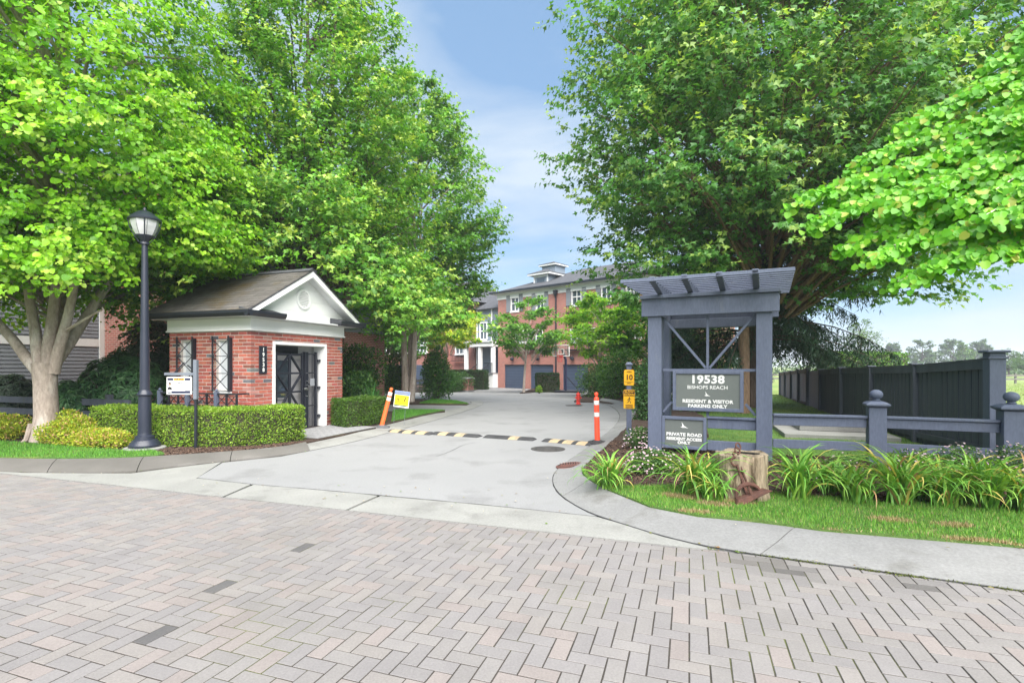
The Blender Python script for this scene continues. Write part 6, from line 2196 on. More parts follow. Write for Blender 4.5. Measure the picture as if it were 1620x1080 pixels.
def maple(label, base, axis, z0, z1, R0, prof, seed, nb, ns, nl, size, pal, w, tip, ts, stems, bark, templ='maple', group='tall maples', **kw):
    t = tree('maple_tree', label, base, group)
    mb = MB()
    for (dx, dy, lean_x, lean_y, r, h) in stems:
        pts = []
        for k in range(8):
            q = k / 7
            pts.append((base[0] + dx + lean_x * q ** 1.2 + rnd.gauss(0, .03), base[1] + dy + lean_y * q ** 1.2 + rnd.gauss(0, .03), base[2] - .05 + h * q))
        mb.tube(pts, [r * 1.25] + [r * (1 - .8 * k / 7) for k in range(1, 8)], 9)
    cr = Crown(seed, axis, z0, z1, lambda h: R0 * prof(h), nb, ns, nl, size, **kw)
    cr.boughs(mb, .06, .8)
    fit(mb, base).build('trunk', M[bark], t, smooth=True)
    C = cr.colours(pal, w, tip, ts)
    return t, cr, C

PAL_A = [(.095, .270, .028), (.140, .340, .036), (.066, .195, .026), (.190, .400, .050)]
bA = (-6.3, 16.4, gz(16.4))
t, cr, C = maple('tall many stemmed maple rising behind the gatehouse roof', bA, (-6.85, 16.6), 2.9, 17.5, 3.55, prof_egg(.36, .10, 1.5), 5, 270, 36, 12, .170, PAL_A, [.36, .28, .20, .16], (.42, .56, .11), .36,
                 [(-.35, .1, -1.2, .3, .17, 11), (.0, -.1, -.15, -.1, .20, 13), (.25, .05, .35, .2, .19, 13), (.55, .1, 1.4, .5, .15, 11), (-.1, .4, -.4, 1.3, .15, 11), (-.6, -.1, -2.0, -.3, .12, 9)], 'bark_dark',
                 arch=.10, rise=.75, spread=.22, flat=.72, droop=.45, shoot=.50, lump=.15, skew=.95, inner=.30, tilt_up=.35)
cr_keep = ~((cr.P[:, 0] < -8.8) & (cr.g.random(len(cr.P)) < np.clip((-8.4 - cr.P[:, 0]) / 1.8, 0, .75)))
cr_keep &= cr.thin_back(18.2, .45)
C = C[cr_keep]
cr.cut(cr_keep)
add_leaves(t, bA, cr.P, cr.A, cr.N, cr.S, C, 'lobed')
bB = (-4.75, 23.6, gz(23.6) + .05)
t, cr, C = maple('maple with forked pale trunk between the driveway lawn and the court', bB, (-4.5, 24.0), 3.1, 15.0, 3.35, prof_egg(.40, .10, .50, .85), 8, 180, 28, 12, .21, PAL_A, [.34, .30, .20, .16], (.36, .52, .10), .30,
                 [(-.10, 0, -.5, .2, .17, 9), (.16, 0, .5, .1, .15, 9.5), (.0, .2, .1, .9, .13, 9)], 'bark',
                 arch=.12, rise=.6, spread=.25, flat=.7, droop=.45, shoot=.5, lump=.15, skew=.95, inner=.30, tilt_up=.30)
k_ = cr.thin_back(25.0, .45)
C = C[k_]
cr.cut(k_)
add_leaves(t, bB, cr.P, cr.A, cr.N, cr.S, C, 'lobed')
bC = (-9.8, 23.5, gz(23.5))
t, cr, C = maple('dense dark maple filling the gap behind the tall maple on the left', bC, (-9.6, 23.6), 2.4, 9.5, 4.2, prof_egg(.35, .2, .85), 9, 120, 22, 10, .20, PAL_A, [.36, .24, .32, .08], (.20, .32, .06), .2,
                 [(-.2, 0, -.8, .2, .2, 10), (.2, .1, .6, .3, .18, 10)], 'bark_dark', templ='lobed',
                 arch=.12, rise=.6, spread=.30, flat=.7, droop=.45, shoot=.55, lump=.15, inner=.25, tilt_up=.30)
add_leaves(t, bC, cr.P, cr.A, cr.N, cr.S, C, 'lobed')
bD = (-9.5, 37.5, gz(37.5))
t, cr, C = maple('distant green maple in front of the second brick townhouse', bD, (-9.4, 37.6), 2.2, 11.0, 3.6, prof_egg(.35, .2, .8), 12, 90, 20, 10, .26, PAL_A, [.36, .24, .32, .08], (.20, .32, .06), .2,
                 [(0, 0, .2, .2, .2, 8)], 'bark_dark', templ='lobed',
                 arch=.12, rise=.6, spread=.30, flat=.7, droop=.45, shoot=.6, lump=.15, inner=.25, tilt_up=.30)
add_leaves(t, bD, cr.P, cr.A, cr.N, cr.S, C, 'lobed')

PAL_R = [(.078, .225, .042), (.110, .280, .055), (.052, .165, .034), (.145, .310, .090)]
bR = (7.55, 16.9, gz(16.9) + .05)
t, cr, C = maple('huge dense dark green maple behind the entrance sign', bR, (8.25, 16.6), 3.4, 18.0, 5.85, prof_egg(.40, .40, .78), 15, 410, 33, 12, .205, PAL_R, [.36, .28, .20, .16], (.36, .50, .11), .34,
                 [(0, 0, .1, -.1, .20, 13)], 'bark_orange',
                 arch=.10, rise=.55, spread=.22, flat=.62, droop=.55, shoot=.55, lump=.12, skew=.95, inner=.24, tilt_up=.20)
k_ = cr.thin_back(19.4, .3)
C = C[k_]
cr.cut(k_)
add_leaves(t, bR, cr.P, cr.A, cr.N, cr.S, C, 'lobed')

# --- weeping conifer behind the sign
bW = (9.1, 19.6, gz(19.6) + .05)
t = tree('conifer_tree', 'dark weeping conifer with drooping branches between sign and board fence', bW)
g = np.random.default_rng(31)
mb = MB()
mb.tube([(bW[0], bW[1], z) for z in (bW[2] - .1, 2, 5, 9, 12.5)], [.24, .20, .15, .09, .02], 9)
Ps, As, Ns, Ss = [], [], [], []
for k in range(120):
    h = g.random() ** 1.15
    z = 1.9 + h * 9.6
    rmax = (4.4 * (1 - h) ** .75 + .35) * g.uniform(.75, 1.1)
    ph = g.uniform(0, 6.283)
    d = np.array([math.cos(ph), math.sin(ph), 0])
    pts = []
    for q in np.linspace(0, 1, 6):
        pts.append(Vector((bW[0], bW[1], z)) + Vector(d * rmax * q) + Vector((0, 0, .25 * rmax * q - .52 * rmax * q * q)))
    mb.tube(pts, [.045, .036, .028, .02, .014, .006], 5, caps=False)
    nt = int(58 * rmax / 3) + 12
    tq = g.random(nt) ** .6
    c = np.array([[p.x, p.y, p.z] for p in pts])
    X = np.column_stack([np.interp(tq, np.linspace(0, 1, 6), c[:, i]) for i in range(3)])
    lat = np.array([-d[1], d[0], 0])
    for i in range(nt):
        sd = lat * g.choice([-1, 1])
        L = g.uniform(.35, .95) * (1.1 - .3 * tq[i])
        m = 12
        u = np.linspace(.05, 1, m)[:, None]
        droop_ = np.array([0, 0, -1.0])
        line = X[i] + sd * (L * .45 * u) + d * (L * .25 * u) + droop_ * (L * .95 * u ** 1.5)
        line = line + .025 * g.standard_normal((m, 3))
        Ps.append(line)
        As.append(unit(droop_ * .8 + sd * .25 + .45 * g.standard_normal((m, 3))))
        Ns.append(g.standard_normal((m, 3)))
        Ss.append(g.uniform(.11, .22, m))
fit(mb, bW).build('trunk', M['bark_dark'], t, smooth=True)
P, A, N, S = np.concatenate(Ps), np.concatenate(As), np.concatenate(Ns), np.concatenate(Ss)
pal = np.array([(.018, .050, .026), (.026, .065, .034), (.035, .085, .040), (.05, .10, .05)])
C = pal[g.choice(4, len(P), p=[.4, .3, .2, .1])] * (1 + .15 * g.standard_normal((len(P), 1)))
add_leaves(t, bW, P, A, N, S, np.clip(C, .004, .5), 'needle', M['needle'])

# --- katsura at the right edge, its heart shaped leaves near the camera
bK = (7.3, 5.0, .10)
t = tree('katsura_tree', 'bright round leaved tree reaching in from the right edge near the camera', bK)
mb = MB()
mb.tube([(7.3, 5.0, 0), (7.25, 5.0, 1.2), (7.3, 5.0, 2.4), (7.2, 4.95, 4.0), (7.3, 5.1, 6.5)], [.24, .19, .17, .13, .05], 10)
g = np.random.default_rng(77)
def pt(px, py, Y):
    return Vector((PX(px, Y), Y, ZY(py, Y)))
ends = [(1252, 322, 4.25), (1285, 352, 4.10), (1330, 392, 4.2), (1372, 408, 4.0), (1420, 445, 3.95), (1470, 420, 3.8), (1525, 410, 3.7), (1585, 400, 3.6), (1640, 385, 3.5), (1345, 262, 4.5), (1420, 205, 4.6),
        (1475, 178, 4.6), (1400, 330, 4.0), (1468, 300, 4.0), (1540, 270, 4.0), (1560, 340, 3.6), (1620, 300, 3.6), (1500, 370, 3.8), (1555, 108, 4.6), (1600, 60, 4.6), (1640, 20, 4.5), (1590, 150, 4.4), (1650, 120, 4.2), (1620, 210, 4.0), (1545, 195, 4.4), (1440, 385, 4.3), (1680, 330, 3.4), (1700, 200, 3.7), (1740, 60, 4.2), (1380, 345, 4.4), (1310, 330, 4.4), (1490, 240, 4.4), (1600, 190, 4.0), (1575, 300, 3.8), (1510, 325, 3.9), (1625, 345, 3.5), (1455, 345, 4.1), (1585, 235, 4.2), (1630, 80, 4.4), (1530, 150, 4.5), (1365, 300, 4.4)]
Ps, As, Ns, Ss = [], [], [], []
for k, (px, py, Y) in enumerate(ends):
    e = pt(px, py, Y)
    stz = min(max(e.z + .9, 2.6), 5.6)
    s0 = Vector((7.2, 4.95, stz))
    c0 = (s0 * .45 + e * .55) + Vector((0, 0, .50 + .1 * rnd.random()))
    pts = [s0 * (1 - q) ** 2 + c0 * 2 * q * (1 - q) + e * q * q for q in np.linspace(0, 1, 7)]
    mb.tube(pts, [.035, .028, .022, .017, .012, .008, .004], 5, caps=False)
    L = (e - s0).length
    n = int(225 * L)
    q = (g.random(n) ** .50)[:, None]
    X = np.array(s0) * (1 - q) ** 2 + np.array(c0) * 2 * q * (1 - q) + np.array(e) * q ** 2
    T = unit(2 * (1 - q) * np.array(c0 - s0) + 2 * q * np.array(e - c0))
    up = np.array([0, 0, 1.0])
    lat = unit(np.cross(T, up))
    w = g.standard_normal((n, 1)) * .135 * (1.15 - .75 * q)
    X = X + lat * w + up * (g.standard_normal((n, 1)) * .028 - .35 * np.abs(w)) + T * .02 * g.standard_normal((n, 1))
    sgn = np.where(g.random((n, 1)) < .5, 1, -1)
    A = unit(-up * .85 + T * .45 + lat * sgn * .5 + .30 * g.standard_normal((n, 3)))
    N = unit(up * .65 + np.array([-.25, -.75, 0]) + T * .2 + .35 * g.standard_normal((n, 3)))
    Ps.append(X); As.append(A); Ns.append(N)
    Ss.append(g.uniform(.046, .080, n) * (1.08 - .28 * q[:, 0]))
# the rest of its crown, above and to the right
cr = Crown(41, (7.6, 5.3), 2.8, 6.8, lambda h: 2.0 * prof_egg(.4, .25, .7)(h), 60, 16, 10, .085, arch=.3, rise=.3, spread=.24, flat=.4, droop=.7, shoot=.35, tilt_up=-.1)
cr.boughs(mb, .04, .8)
fit(mb, bK).build('trunk', M['bark'], t, smooth=True)
okc = (cr.P[:, 0] / cr.P[:, 1] > 1.02)
P, A, N, S = np.concatenate(Ps + [cr.P[okc]]), np.concatenate(As + [cr.A[okc]]), np.concatenate(Ns + [cr.N[okc]]), np.concatenate(Ss + [cr.S[okc]])
pal = np.array([(.115, .370, .020), (.165, .440, .026), (.090, .300, .022), (.24, .50, .04)])
C = pal[g.choice(4, len(P), p=[.38, .32, .16, .14])]
yel = g.random(len(P)) < .05
C[yel] = (.36, .42, .08)
C = np.clip(C * (1 + .12 * g.standard_normal((len(P), 1))), .004, .8)
big = np.argsort(-seen_size(P, S))[:300]
rest = np.setdiff1d(np.arange(len(P)), big)
cw = add_leaves(t, bK, P[rest], A[rest], N[rest], S[rest], C[rest], 'disc')
single_leaves(cw, bK, P, A, N, S, C, 'round', big)

# --- small court trees
def small_tree(label, base, axis, z0, z1, R0, seed, nb, ns, nl, size, pal, w, tip, ts, r, bark='bark', group='young trees in the court', lean=(0, 0)):
    t = tree('young_tree', label, base, group)
    mb = MB()
    zt = z0 + .45 * (z1 - z0)
    mb.tube([(base[0] + (axis[0] - base[0]) * q ** 1.4, base[1] + (axis[1] - base[1]) * q, base[2] - .05 + (zt - base[2]) * q) for q in (0, .25, .5, .75, 1)], [r * 1.2, r, r * .85, r * .7, r * .35], 8)
    cr = Crown(seed, axis, z0, z1, lambda h: R0 * prof_egg(.45, .35, .5)(h), nb, ns, nl, size, arch=.12, rise=.7, spread=.20, flat=.32, droop=.35, shoot=.42, lump=.3, inner=.42, tilt_up=.05)
    cr.boughs(mb, .028, .8)
    fit(mb, base).build('trunk', M[bark], t, smooth=True)
    C = cr.colours(pal, w, tip, ts)
    add_leaves(t, base, cr.P, cr.A, cr.N, cr.S, C, 'oval')
p = G(828.5, 621)
small_tree('slim young tree standing in front of the first two garage doors', (p.x, p.y, p.z), (PX(836, p.y), p.y + .1), ZY(562, p.y), ZY(472, p.y), 2.15, 51, 48, 18, 10, .26, PAL_A, [.4, .3, .2, .1], (.16, .30, .05), .25, .085)
small_tree('yellow green young tree behind the round shrub by the third garage', (4.9, 29.5, gz(29.5)), (5.15, 29.6), 2.0, 5.6, 2.1, 53, 56, 20, 11, .24, [(.21, .46, .028), (.29, .52, .04), (.14, .36, .03)], [.4, .35, .25], (.36, .48, .05), .35, .085)
small_tree('golden leaved young tree in front of the left brick townhouse', (-5.4, 40.5, gz(40)), (-5.0, 40.5), 3.0, 6.3, 2.5, 55, 52, 18, 10, .30, [(.32, .50, .028), (.42, .54, .03), (.20, .42, .03)], [.4, .35, .25], (.50, .50, .04), .4, .10)
small_tree('green young tree behind the canopy of the entrance sign', (8.2, 28.5, gz(28.5)), (8.0, 28.6), 1.8, 6.6, 2.4, 57, 56, 20, 11, .26, PAL_A, [.4, .3, .2, .1], (.16, .30, .05), .25, .09)

# --- trees beyond the meadow
def far_tree(label, px, py_base, py_top, Y, Rpx, seed, size, pal, name='distant_tree'):
    s = Y / FPX
    base = (PX(px, Y), Y, gz(Y) - .3)
    t = tree(name, label, base, 'trees beyond the meadow')
    z1 = ZY(py_top, Y)
    z0 = max(base[2] + .12 * (z1 - base[2]), ZY(py_base, Y))
    mb = MB()
    mb.tube([(base[0], base[1], base[2] + (z1 - base[2]) * q) for q in (0, .4, .8)], [Rpx * s * .10, Rpx * s * .07, Rpx * s * .02], 6)
    cr = Crown(seed, (base[0], base[1]), z0, z1, lambda h: Rpx * s * prof_egg(.45, .3, .7)(h), 40, 14, 6, size * s, arch=.12, rise=.6, spread=.28, flat=.8, droop=.4, shoot=3.2 * s, lump=.25, inner=.3)
    cr.boughs(mb, .5 * s, .8)
    fit(mb, base).build('trunk', M['bark_dark'], t)
    C = cr.colours(pal, [.4, .3, .3], (.14, .22, .07), .2)
    add_leaves(t, base, cr.P, cr.A, cr.N, cr.S, C, 'oval')
PF = [(.065, .125, .045), (.085, .150, .055), (.05, .10, .045)]
far_tree('open crowned tree rising over the bright hedge behind the board fence', 1362, 572, 506, 48, 24, 61, 3.0, [(.09, .17, .05), (.12, .21, .06), (.07, .13, .04)])
far_tree('smallest far tree left of the distant group, above the fence', 1413, 575, 542, 190, 8, 62, 4.0, PF)
far_tree('round far tree above the middle of the board fence', 1459, 578, 539, 170, 19, 63, 4.4, PF)
far_tree('far tree with bushy crown left of the tall corner post', 1508, 578, 538, 180, 16, 64, 4.4, PF)
far_tree('brighter narrow far tree between two grey green ones', 1527, 578, 541, 150, 9, 65, 2.8, [(.09, .18, .04), (.12, .22, .05), (.07, .15, .04)])
far_tree('far tree just left of the tall corner post', 1551, 578, 537, 180, 14, 66, 4.4, PF)
far_tree('low far tree right of the tall corner post', 1596, 583, 553, 110, 14, 67, 3.0, [(.08, .17, .04), (.11, .20, .05), (.06, .13, .04)])
far_tree('low bushy far tree at the right edge behind the meadow', 1628, 584, 557, 100, 16, 68, 3.0, [(.08, .17, .04), (.11, .20, .05), (.06, .13, .04)])
# far scrub along the meadow's end
g = np.random.default_rng(5)
n = 9000
X = g.uniform(40, 230, n)
P = np.column_stack([X, g.uniform(118, 130, n) + .1 * X, -.6 + g.random(n) ** 1.4 * (2.6 + 1.4 * np.sin(X * .21) + .8 * np.sin(X * .67))])
C = np.array(PF)[g.integers(0, 3, n)] * (1 + .2 * g.standard_normal((n, 1)))
me = leaf_mesh('scrub', P, g.standard_normal((n, 3)), g.standard_normal((n, 3)), g.uniform(.5, 1.1, n), np.clip(C, .01, .5), 'oval', M['leaf'])
kind(link('far_scrub', me), 'stuff')['label'] = 'low far scrub along the end of the meadow'

# ------------------------------------------------------------------ hedges and shrubs
HED = [(.185, .330, .030), (.26, .41, .042), (.125, .245, .028), (.33, .43, .085)]
def hedge(label, front, thick, z0, z1, n, size, pal, seed, group=None, wts=None, cat='hedge', templ='oval', gap=.02, right=False):
    """clipped hedge: front = plan points along its face; thick = depth to the back"""
    g = np.random.default_rng(seed)
    F = [Vector((p[0], p[1], 0)) for p in front]
    nf = len(F)
    Bk = []
    for i in range(nf):
        d = (F[min(i + 1, nf - 1)] - F[max(i - 1, 0)]).normalized()
        Bk.append(F[i] + Vector((-d.y, d.x, 0)) * thick)
    base = sum(F, Vector()) / nf
    base.z = z0
    t = thing('hedge', label, cat, base, 0, group)
    poly = F + Bk[::-1]
    ctr = sum(poly, Vector()) / len(poly)
    mb = MB()
    ins = []
    for i in range(nf):
        d = (Bk[i] - F[i]).normalized()
        e = (F[min(i + 1, nf - 1)] - F[max(i - 1, 0)]).normalized()
        s = (.045 if i == 0 else -.045 if i == nf - 1 else 0)
        ins.append((F[i] + d * .045 + e * s, Bk[i] - d * .045 + e * s))
    for i in range(nf - 1):
        a, b = ins[i], ins[i + 1]
        mb.hexa([(*a[0].xy, z0 - .02), (*b[0].xy, z0 - .02), (*b[1].xy, z0 - .02), (*a[1].xy, z0 - .02), (*a[0].xy, z1 - .05), (*b[0].xy, z1 - .05), (*b[1].xy, z1 - .05), (*a[1].xy, z1 - .05)])
    fit(mb, base).build('twigs', M['twig'], t)
    # leaves over every face, weighted by area
    faces = []
    ring = F + Bk[::-1]
    for i in range(len(ring)):
        a, b = ring[i], ring[(i + 1) % len(ring)]
        faces.append(((b - a).length * (z1 - z0), 's', a, b))
    for i in range(nf - 1):
        faces.append(((F[i + 1] - F[i]).length * thick * 1.15, 't', i, None))
    tot = sum(f[0] for f in faces)
    Ps, Ns = [], []
    for ar, k, a, b in faces:
        m = max(8, int(n * ar / tot))
        u, v = g.random((m, 1)), g.random((m, 1))
        if k == 's':
            d = (b - a).normalized()
            nr = np.array([d.y, -d.x, 0])
            X = np.array(a) * (1 - u) + np.array(b) * u
            X[:, 2] = (z0 + v * (z1 - z0))[:, 0]
        else:
            q0 = np.array(F[a]) * (1 - u) + np.array(F[a + 1]) * u
            q1 = np.array(Bk[a]) * (1 - u) + np.array(Bk[a + 1]) * u
            X = q0 * (1 - v) + q1 * v
            X[:, 2] = z1
            nr = np.array([0, 0, 1.0])
        bump = .012 * np.sin(X[:, 0:1] * 9 + X[:, 2:3] * 7) + .012 * np.sin(X[:, 1:2] * 11 - X[:, 2:3] * 9)
        X = X + nr * (bump - np.abs(g.standard_normal((m, 1))) * .028 + .012)
        Ps.append(X)
        Ns.append(np.repeat(nr[None, :], m, axis=0))
    P, N0 = np.concatenate(Ps), np.concatenate(Ns)
    A = unit(N0 * .55 + g.standard_normal(P.shape) * .7 + np.array([0, 0, .45]))
    N = unit(N0 * .6 + g.standard_normal(P.shape) * .6 + np.array([0, 0, .4]))
    pal = np.array(pal)
    w = wts or [1 / len(pal)] * len(pal)
    C = pal[g.choice(len(pal), len(P), p=w)]
    pat = (np.sin(P[:, 0] * 5.3 + P[:, 2] * 4) * np.sin(P[:, 1] * 4.1 - P[:, 2] * 6))[:, None]
    C = np.clip(C * (1 + .16 * pat + .14 * g.standard_normal((len(P), 1))), .005, .7)
    add_leaves(t, base, P, A, N, size * g.uniform(.6, 1.25, len(P)), C, templ, name='foliage')
    return t
hf = V2([(141, 706), (200, 711), (262, 715), (330, 716), (400, 713.5), (450, 708), (482, 702)])
hedge('long clipped hedge curving in front of the gatehouse window wall', hf, .72, .085, .77, 30000, .045, HED, 71, 'clipped hedges by the gatehouse', [.34, .30, .22, .14])
h2 = [(-4.22, 12.62), (-4.02, 12.45), (-3.72, 12.75), (-3.50, 13.25), (-3.36, 13.75)]
hedge('shorter clipped hedge between the gatehouse gate and the leaning post', h2[1:], .75, .10, .755, 13000, .045, [(.075, .165, .02), (.11, .21, .025), (.05, .12, .018)], 72, 'clipped hedges by the gatehouse')
yh = 36.3
hedge('dark box hedge standing between the garage doors', [(PX(848, yh), yh), (PX(884, yh), yh - .1)], 2.2, gz(yh), ZY(591.5, yh), 6000, .10, [(.03, .085, .02), (.045, .11, .024), (.02, .06, .015)], 73)
yh = 42.0
hedge('dark clipped hedge at the foot of the porch', [(PX(705, yh), yh + 1.2), (PX(765, yh), yh)], 1.0, gz(yh), ZY(586.5, yh), 6000, .12, [(.03, .085, .02), (.045, .11, .024), (.02, .06, .015)], 74)
hedge('bright green hedge top showing above the board fence', [(21.0, 33.0), (28.5, 37.0)], 1.6, gz(35) - .1, 2.42, 9000, .16, [(.10, .24, .03), (.14, .30, .04), (.07, .17, .02)], 75)

def shrub(label, c, rx, ry, h, n, size, templ, pal, seed, group=None, name='shrub', lobes=9, whorl=0, wts=None, up=.3, z0=None, cat='shrub', m='leaf'):
    g = np.random.default_rng(seed)
    zb = gz(c[1]) + .06 if z0 is None else z0
    base = (c[0], c[1], zb)
    t = thing(name, label, cat, base, 0, group)
    L = []
    for k in range(lobes):
        a = 6.283 * k / max(lobes - 1, 1) + g.uniform(-.4, .4)
        rr = .55 * g.random() ** .5 if k else 0
        hz = (.35 + .35 * g.random()) * h
        L.append((c[0] + rx * rr * math.cos(a), c[1] + ry * rr * math.sin(a), zb + (hz if k % 2 else .30 * h), rx * g.uniform(.42, .62), ry * g.uniform(.42, .62), h * g.uniform(.34, .44)))
    L[0] = (c[0], c[1], zb + h * .55, rx * .68, ry * .68, h * .46)
    mb = MB()
    for l in L:
        for k in range(3):
            a = g.uniform(0, 6.28)
            mb.tube([(c[0] + .12 * rx * math.cos(a), c[1] + .12 * ry * math.sin(a), zb - .05), ((c[0] + l[0]) / 2, (c[1] + l[1]) / 2, zb + (l[2] - zb) * .5), (l[0] + l[3] * .6 * math.cos(a), l[1] + l[4] * .6 * math.sin(a), l[2] + l[5] * .3)],
                    [.018 * h + .004, .012 * h + .003, .004], 5, caps=False)
    fit(mb, base).build('stems', M['bark_dark'], t)
    Ps, Os = [], []
    tot = sum(l[3] * l[5] for l in L)
    for l in L:
        m_ = max(10, int(n * l[3] * l[5] / tot))
        d = unit(g.standard_normal((m_, 3)))
        d[:, 2] = np.where(d[:, 2] < -.85, -d[:, 2], d[:, 2])
        r = 1 - .38 * g.random((m_, 1)) ** 2
        r = r * (1 + .10 * np.sin(d[:, 0:1] * 7 + seed) * np.sin(d[:, 1:2] * 6 + d[:, 2:3] * 5))
        Ps.append(np.array(l[:3]) + d * r * np.array(l[3:]))
        Os.append(d)
    P, O = np.concatenate(Ps), np.concatenate(Os)
    ok = P[:, 2] > zb + .02
    P, O = P[ok], O[ok]
    if whorl:
        k = len(P) // whorl
        idx = np.repeat(np.arange(k), whorl)
        P, O = P[:k][idx], O[:k][idx]
        ax = unit(O + np.array([0, 0, .5]))
        t1 = unit(np.cross(ax, np.array([.3, .8, .2])))
        t2_ = np.cross(ax, t1)
        an = (np.tile(np.arange(whorl), k) * 6.283 / whorl + np.repeat(g.uniform(0, 6, k), whorl))[:, None]
        A = unit(t1 * np.cos(an) + t2_ * np.sin(an) + ax * .12 - np.array([0, 0, .25]) + .15 * g.standard_normal(P.shape))
        N = unit(ax + .25 * g.standard_normal(P.shape))
    else:
        A = unit(O * .6 + g.standard_normal(P.shape) * .75 + np.array([0, 0, up]))
        N = unit(O * .6 + g.standard_normal(P.shape) * .5 + np.array([0, 0, .55]))
    pal = np.array(pal)
    C = pal[g.choice(len(pal), len(P), p=wts or [1 / len(pal)] * len(pal))]
    C = np.clip(C * (1 + .16 * g.standard_normal((len(P), 1))), .004, .8)
    add_leaves(t, base, P, A, N, size * g.uniform(.65, 1.2, len(P)), C, templ, M[m], 'foliage')
    return t
RH = [(.075, .195, .075), (.105, .25, .095), (.052, .14, .058), (.16, .30, .135)]
grh = 'rhododendrons by the grey house'
shrub('large glossy dark rhododendron behind the hedge and street lamp', (-9.5, 12.6), 1.45, .85, 1.80, 9000, .165, 'long', RH, 81, grh, 'rhododendron', 11, 7, [.36, .28, .2, .16])
shrub('rhododendron just right of the pale trunk, below the siding', (-10.4, 12.2), .8, .7, 1.15, 4200, .16, 'long', RH, 82, grh, 'rhododendron', 8, 7, [.36, .28, .2, .16])
shrub('taller dark shrub against the brick end of the grey house', (-10.6, 15.2), 1.5, .9, 2.9, 8000, .17, 'long', [(.045, .11, .05), (.07, .15, .065), (.10, .16, .09)], 83, grh, 'rhododendron', 12, 6)
shrub('dusty grey green shrub behind the rail fence at the left edge', (-13.3, 13.6), 1.2, .7, 1.30, 5000, .14, 'long', [(.07, .11, .075), (.10, .145, .10), (.04, .075, .045)], 84, grh, 'rhododendron', 9, 6)
SPI = [(.34, .45, .035), (.50, .53, .06), (.22, .36, .03), (.58, .36, .18)]
gsp = 'golden spirea at the foot of the left tree'
sw = [.34, .30, .20, .16]
shrub('golden spirea shrub between the pale trunk and the street lamp', (-8.45, 9.95), .62, .45, .56, 6500, .055, 'oval', SPI, 85, gsp, 'spirea_shrub', 9, 0, sw, .5)
shrub('low golden spirea spreading at the lamp base over the lawn', (-7.65, 9.62), .72, .36, .36, 6000, .052, 'oval', SPI, 86, gsp, 'spirea_shrub', 9, 0, sw, .5)
shrub('golden spirea left of the pale trunk at the picture edge', (-10.55, 10.55), .75, .5, .55, 6500, .055, 'oval', SPI, 87, gsp, 'spirea_shrub', 9, 0, sw, .5)
shrub('small golden spirea tucked against the right side of the pale trunk', (-8.85, 10.35), .42, .35, .62, 3500, .055, 'oval', SPI, 88, gsp, 'spirea_shrub', 7, 0, sw, .5)
DG = [(.050, .145, .034), (.080, .195, .042), (.034, .10, .028), (.125, .26, .05)]
gbk = 'shrubs around the court'
shrub('dark shrub behind the second hedge beside the gatehouse corner', (-4.9, 16.3), .75, .7, 1.35, 5000, .11, 'oval', DG, 89, gbk)
shrub('broad dark shrub at the foot of the forked maple trunk, left side', (-6.2, 20.5), 1.3, 1.0, 2.3, 7000, .13, 'oval', DG, 90, gbk)
shrub('bright green tall shrub right of the forked maple trunk', (-3.75, 25.4), .95, .8, 2.5, 7000, .13, 'oval', [(.05, .16, .025), (.08, .21, .03), (.03, .10, .02)], 91, gbk)
shrub('dark shrub left of the forked maple trunk', (-5.6, 24.4), 1.0, .8, 2.3, 5500, .13, 'oval', DG, 92, gbk)
p = G(718, 618)
shrub('rounded green shrub behind the weathered rail fence and pillar', (PX(715, 37), 37.0), 1.5, .9, 1.42, 5000, .14, 'oval', [(.06, .16, .035), (.09, .20, .05), (.04, .11, .03)], 93, gbk)
shrub('large round clipped shrub above the red hydrant', (PX(950, 28), 28.2), 1.32, 1.1, 1.82, 9000, .10, 'oval', DG, 94, gbk)
shrub('tall loose shrub behind the yellow speed signs', (PX(985, 25.5), 26.0), 1.35, 1.1, 2.5, 8000, .12, 'oval', [(.05, .15, .025), (.075, .19, .03), (.03, .10, .02), (.11, .24, .04)], 95, gbk)
shrub('pale leaved shrub between the speed post and the entrance sign', (3.72, 14.2), .50, .45, 1.55, 4500, .09, 'oval', [(.06, .15, .04), (.085, .19, .06), (.04, .105, .03)], 96, gbk)
shrub('tiny lime shrub at the corner of the dark box hedge', (PX(853, 34.5), 34.6), .26, .26, .42, 700, .10, 'oval', [(.24, .40, .03), (.17, .32, .03)], 97, gbk, lobes=5)
shrub('dark shrub under the conifer seen through the entrance sign frame', (6.1, 17.2), .7, .7, 1.35, 4000, .11, 'oval', DG, 98, gbk)

shrub('tall dark evergreen shrub behind the conifer on the court side', (7.6, 23.5), 1.6, 1.2, 3.9, 9000, .14, 'oval', DG, 99, gbk)
shrub('second tall dark evergreen shrub nearer the court behind the sign', (9.6, 25.0), 1.7, 1.2, 3.6, 8000, .14, 'oval', DG, 100, gbk)

# spiky plant behind the second hedge
sk = thing('spiky_plant', 'spiky sword leaved plant behind the second hedge', 'plant', (-4.25, 15.6, .08))
for k in range(46):
    a, tl, l = rnd.uniform(0, 6.28), rnd.uniform(.15, 1.0), rnd.uniform(.7, 1.15)
    pts = [(l * q * math.sin(tl * (.4 + .6 * q)) * math.cos(a), l * q * math.sin(tl * (.4 + .6 * q)) * math.sin(a), l * q * math.cos(tl * (.4 + .6 * q))) for q in (0, .35, .7, 1)]
    sx, sy = -math.sin(a), math.cos(a)
    w = (.018, .024, .018, .001)
    q_ = MB()
    q_.add([(p[0] - sx * w_, p[1] - sy * w_, p[2]) for p, w_ in zip(pts, w)] + [(p[0] + sx * w_, p[1] + sy * w_, p[2]) for p, w_ in zip(pts, w)], [(i, i + 1, 5 + i, 4 + i) for i in range(3)])
    o = q_.build('blade', M['blade_obj'], sk)
    o.color = (.06 * rnd.uniform(.8, 1.3), .17 * rnd.uniform(.8, 1.3), .04, 1)

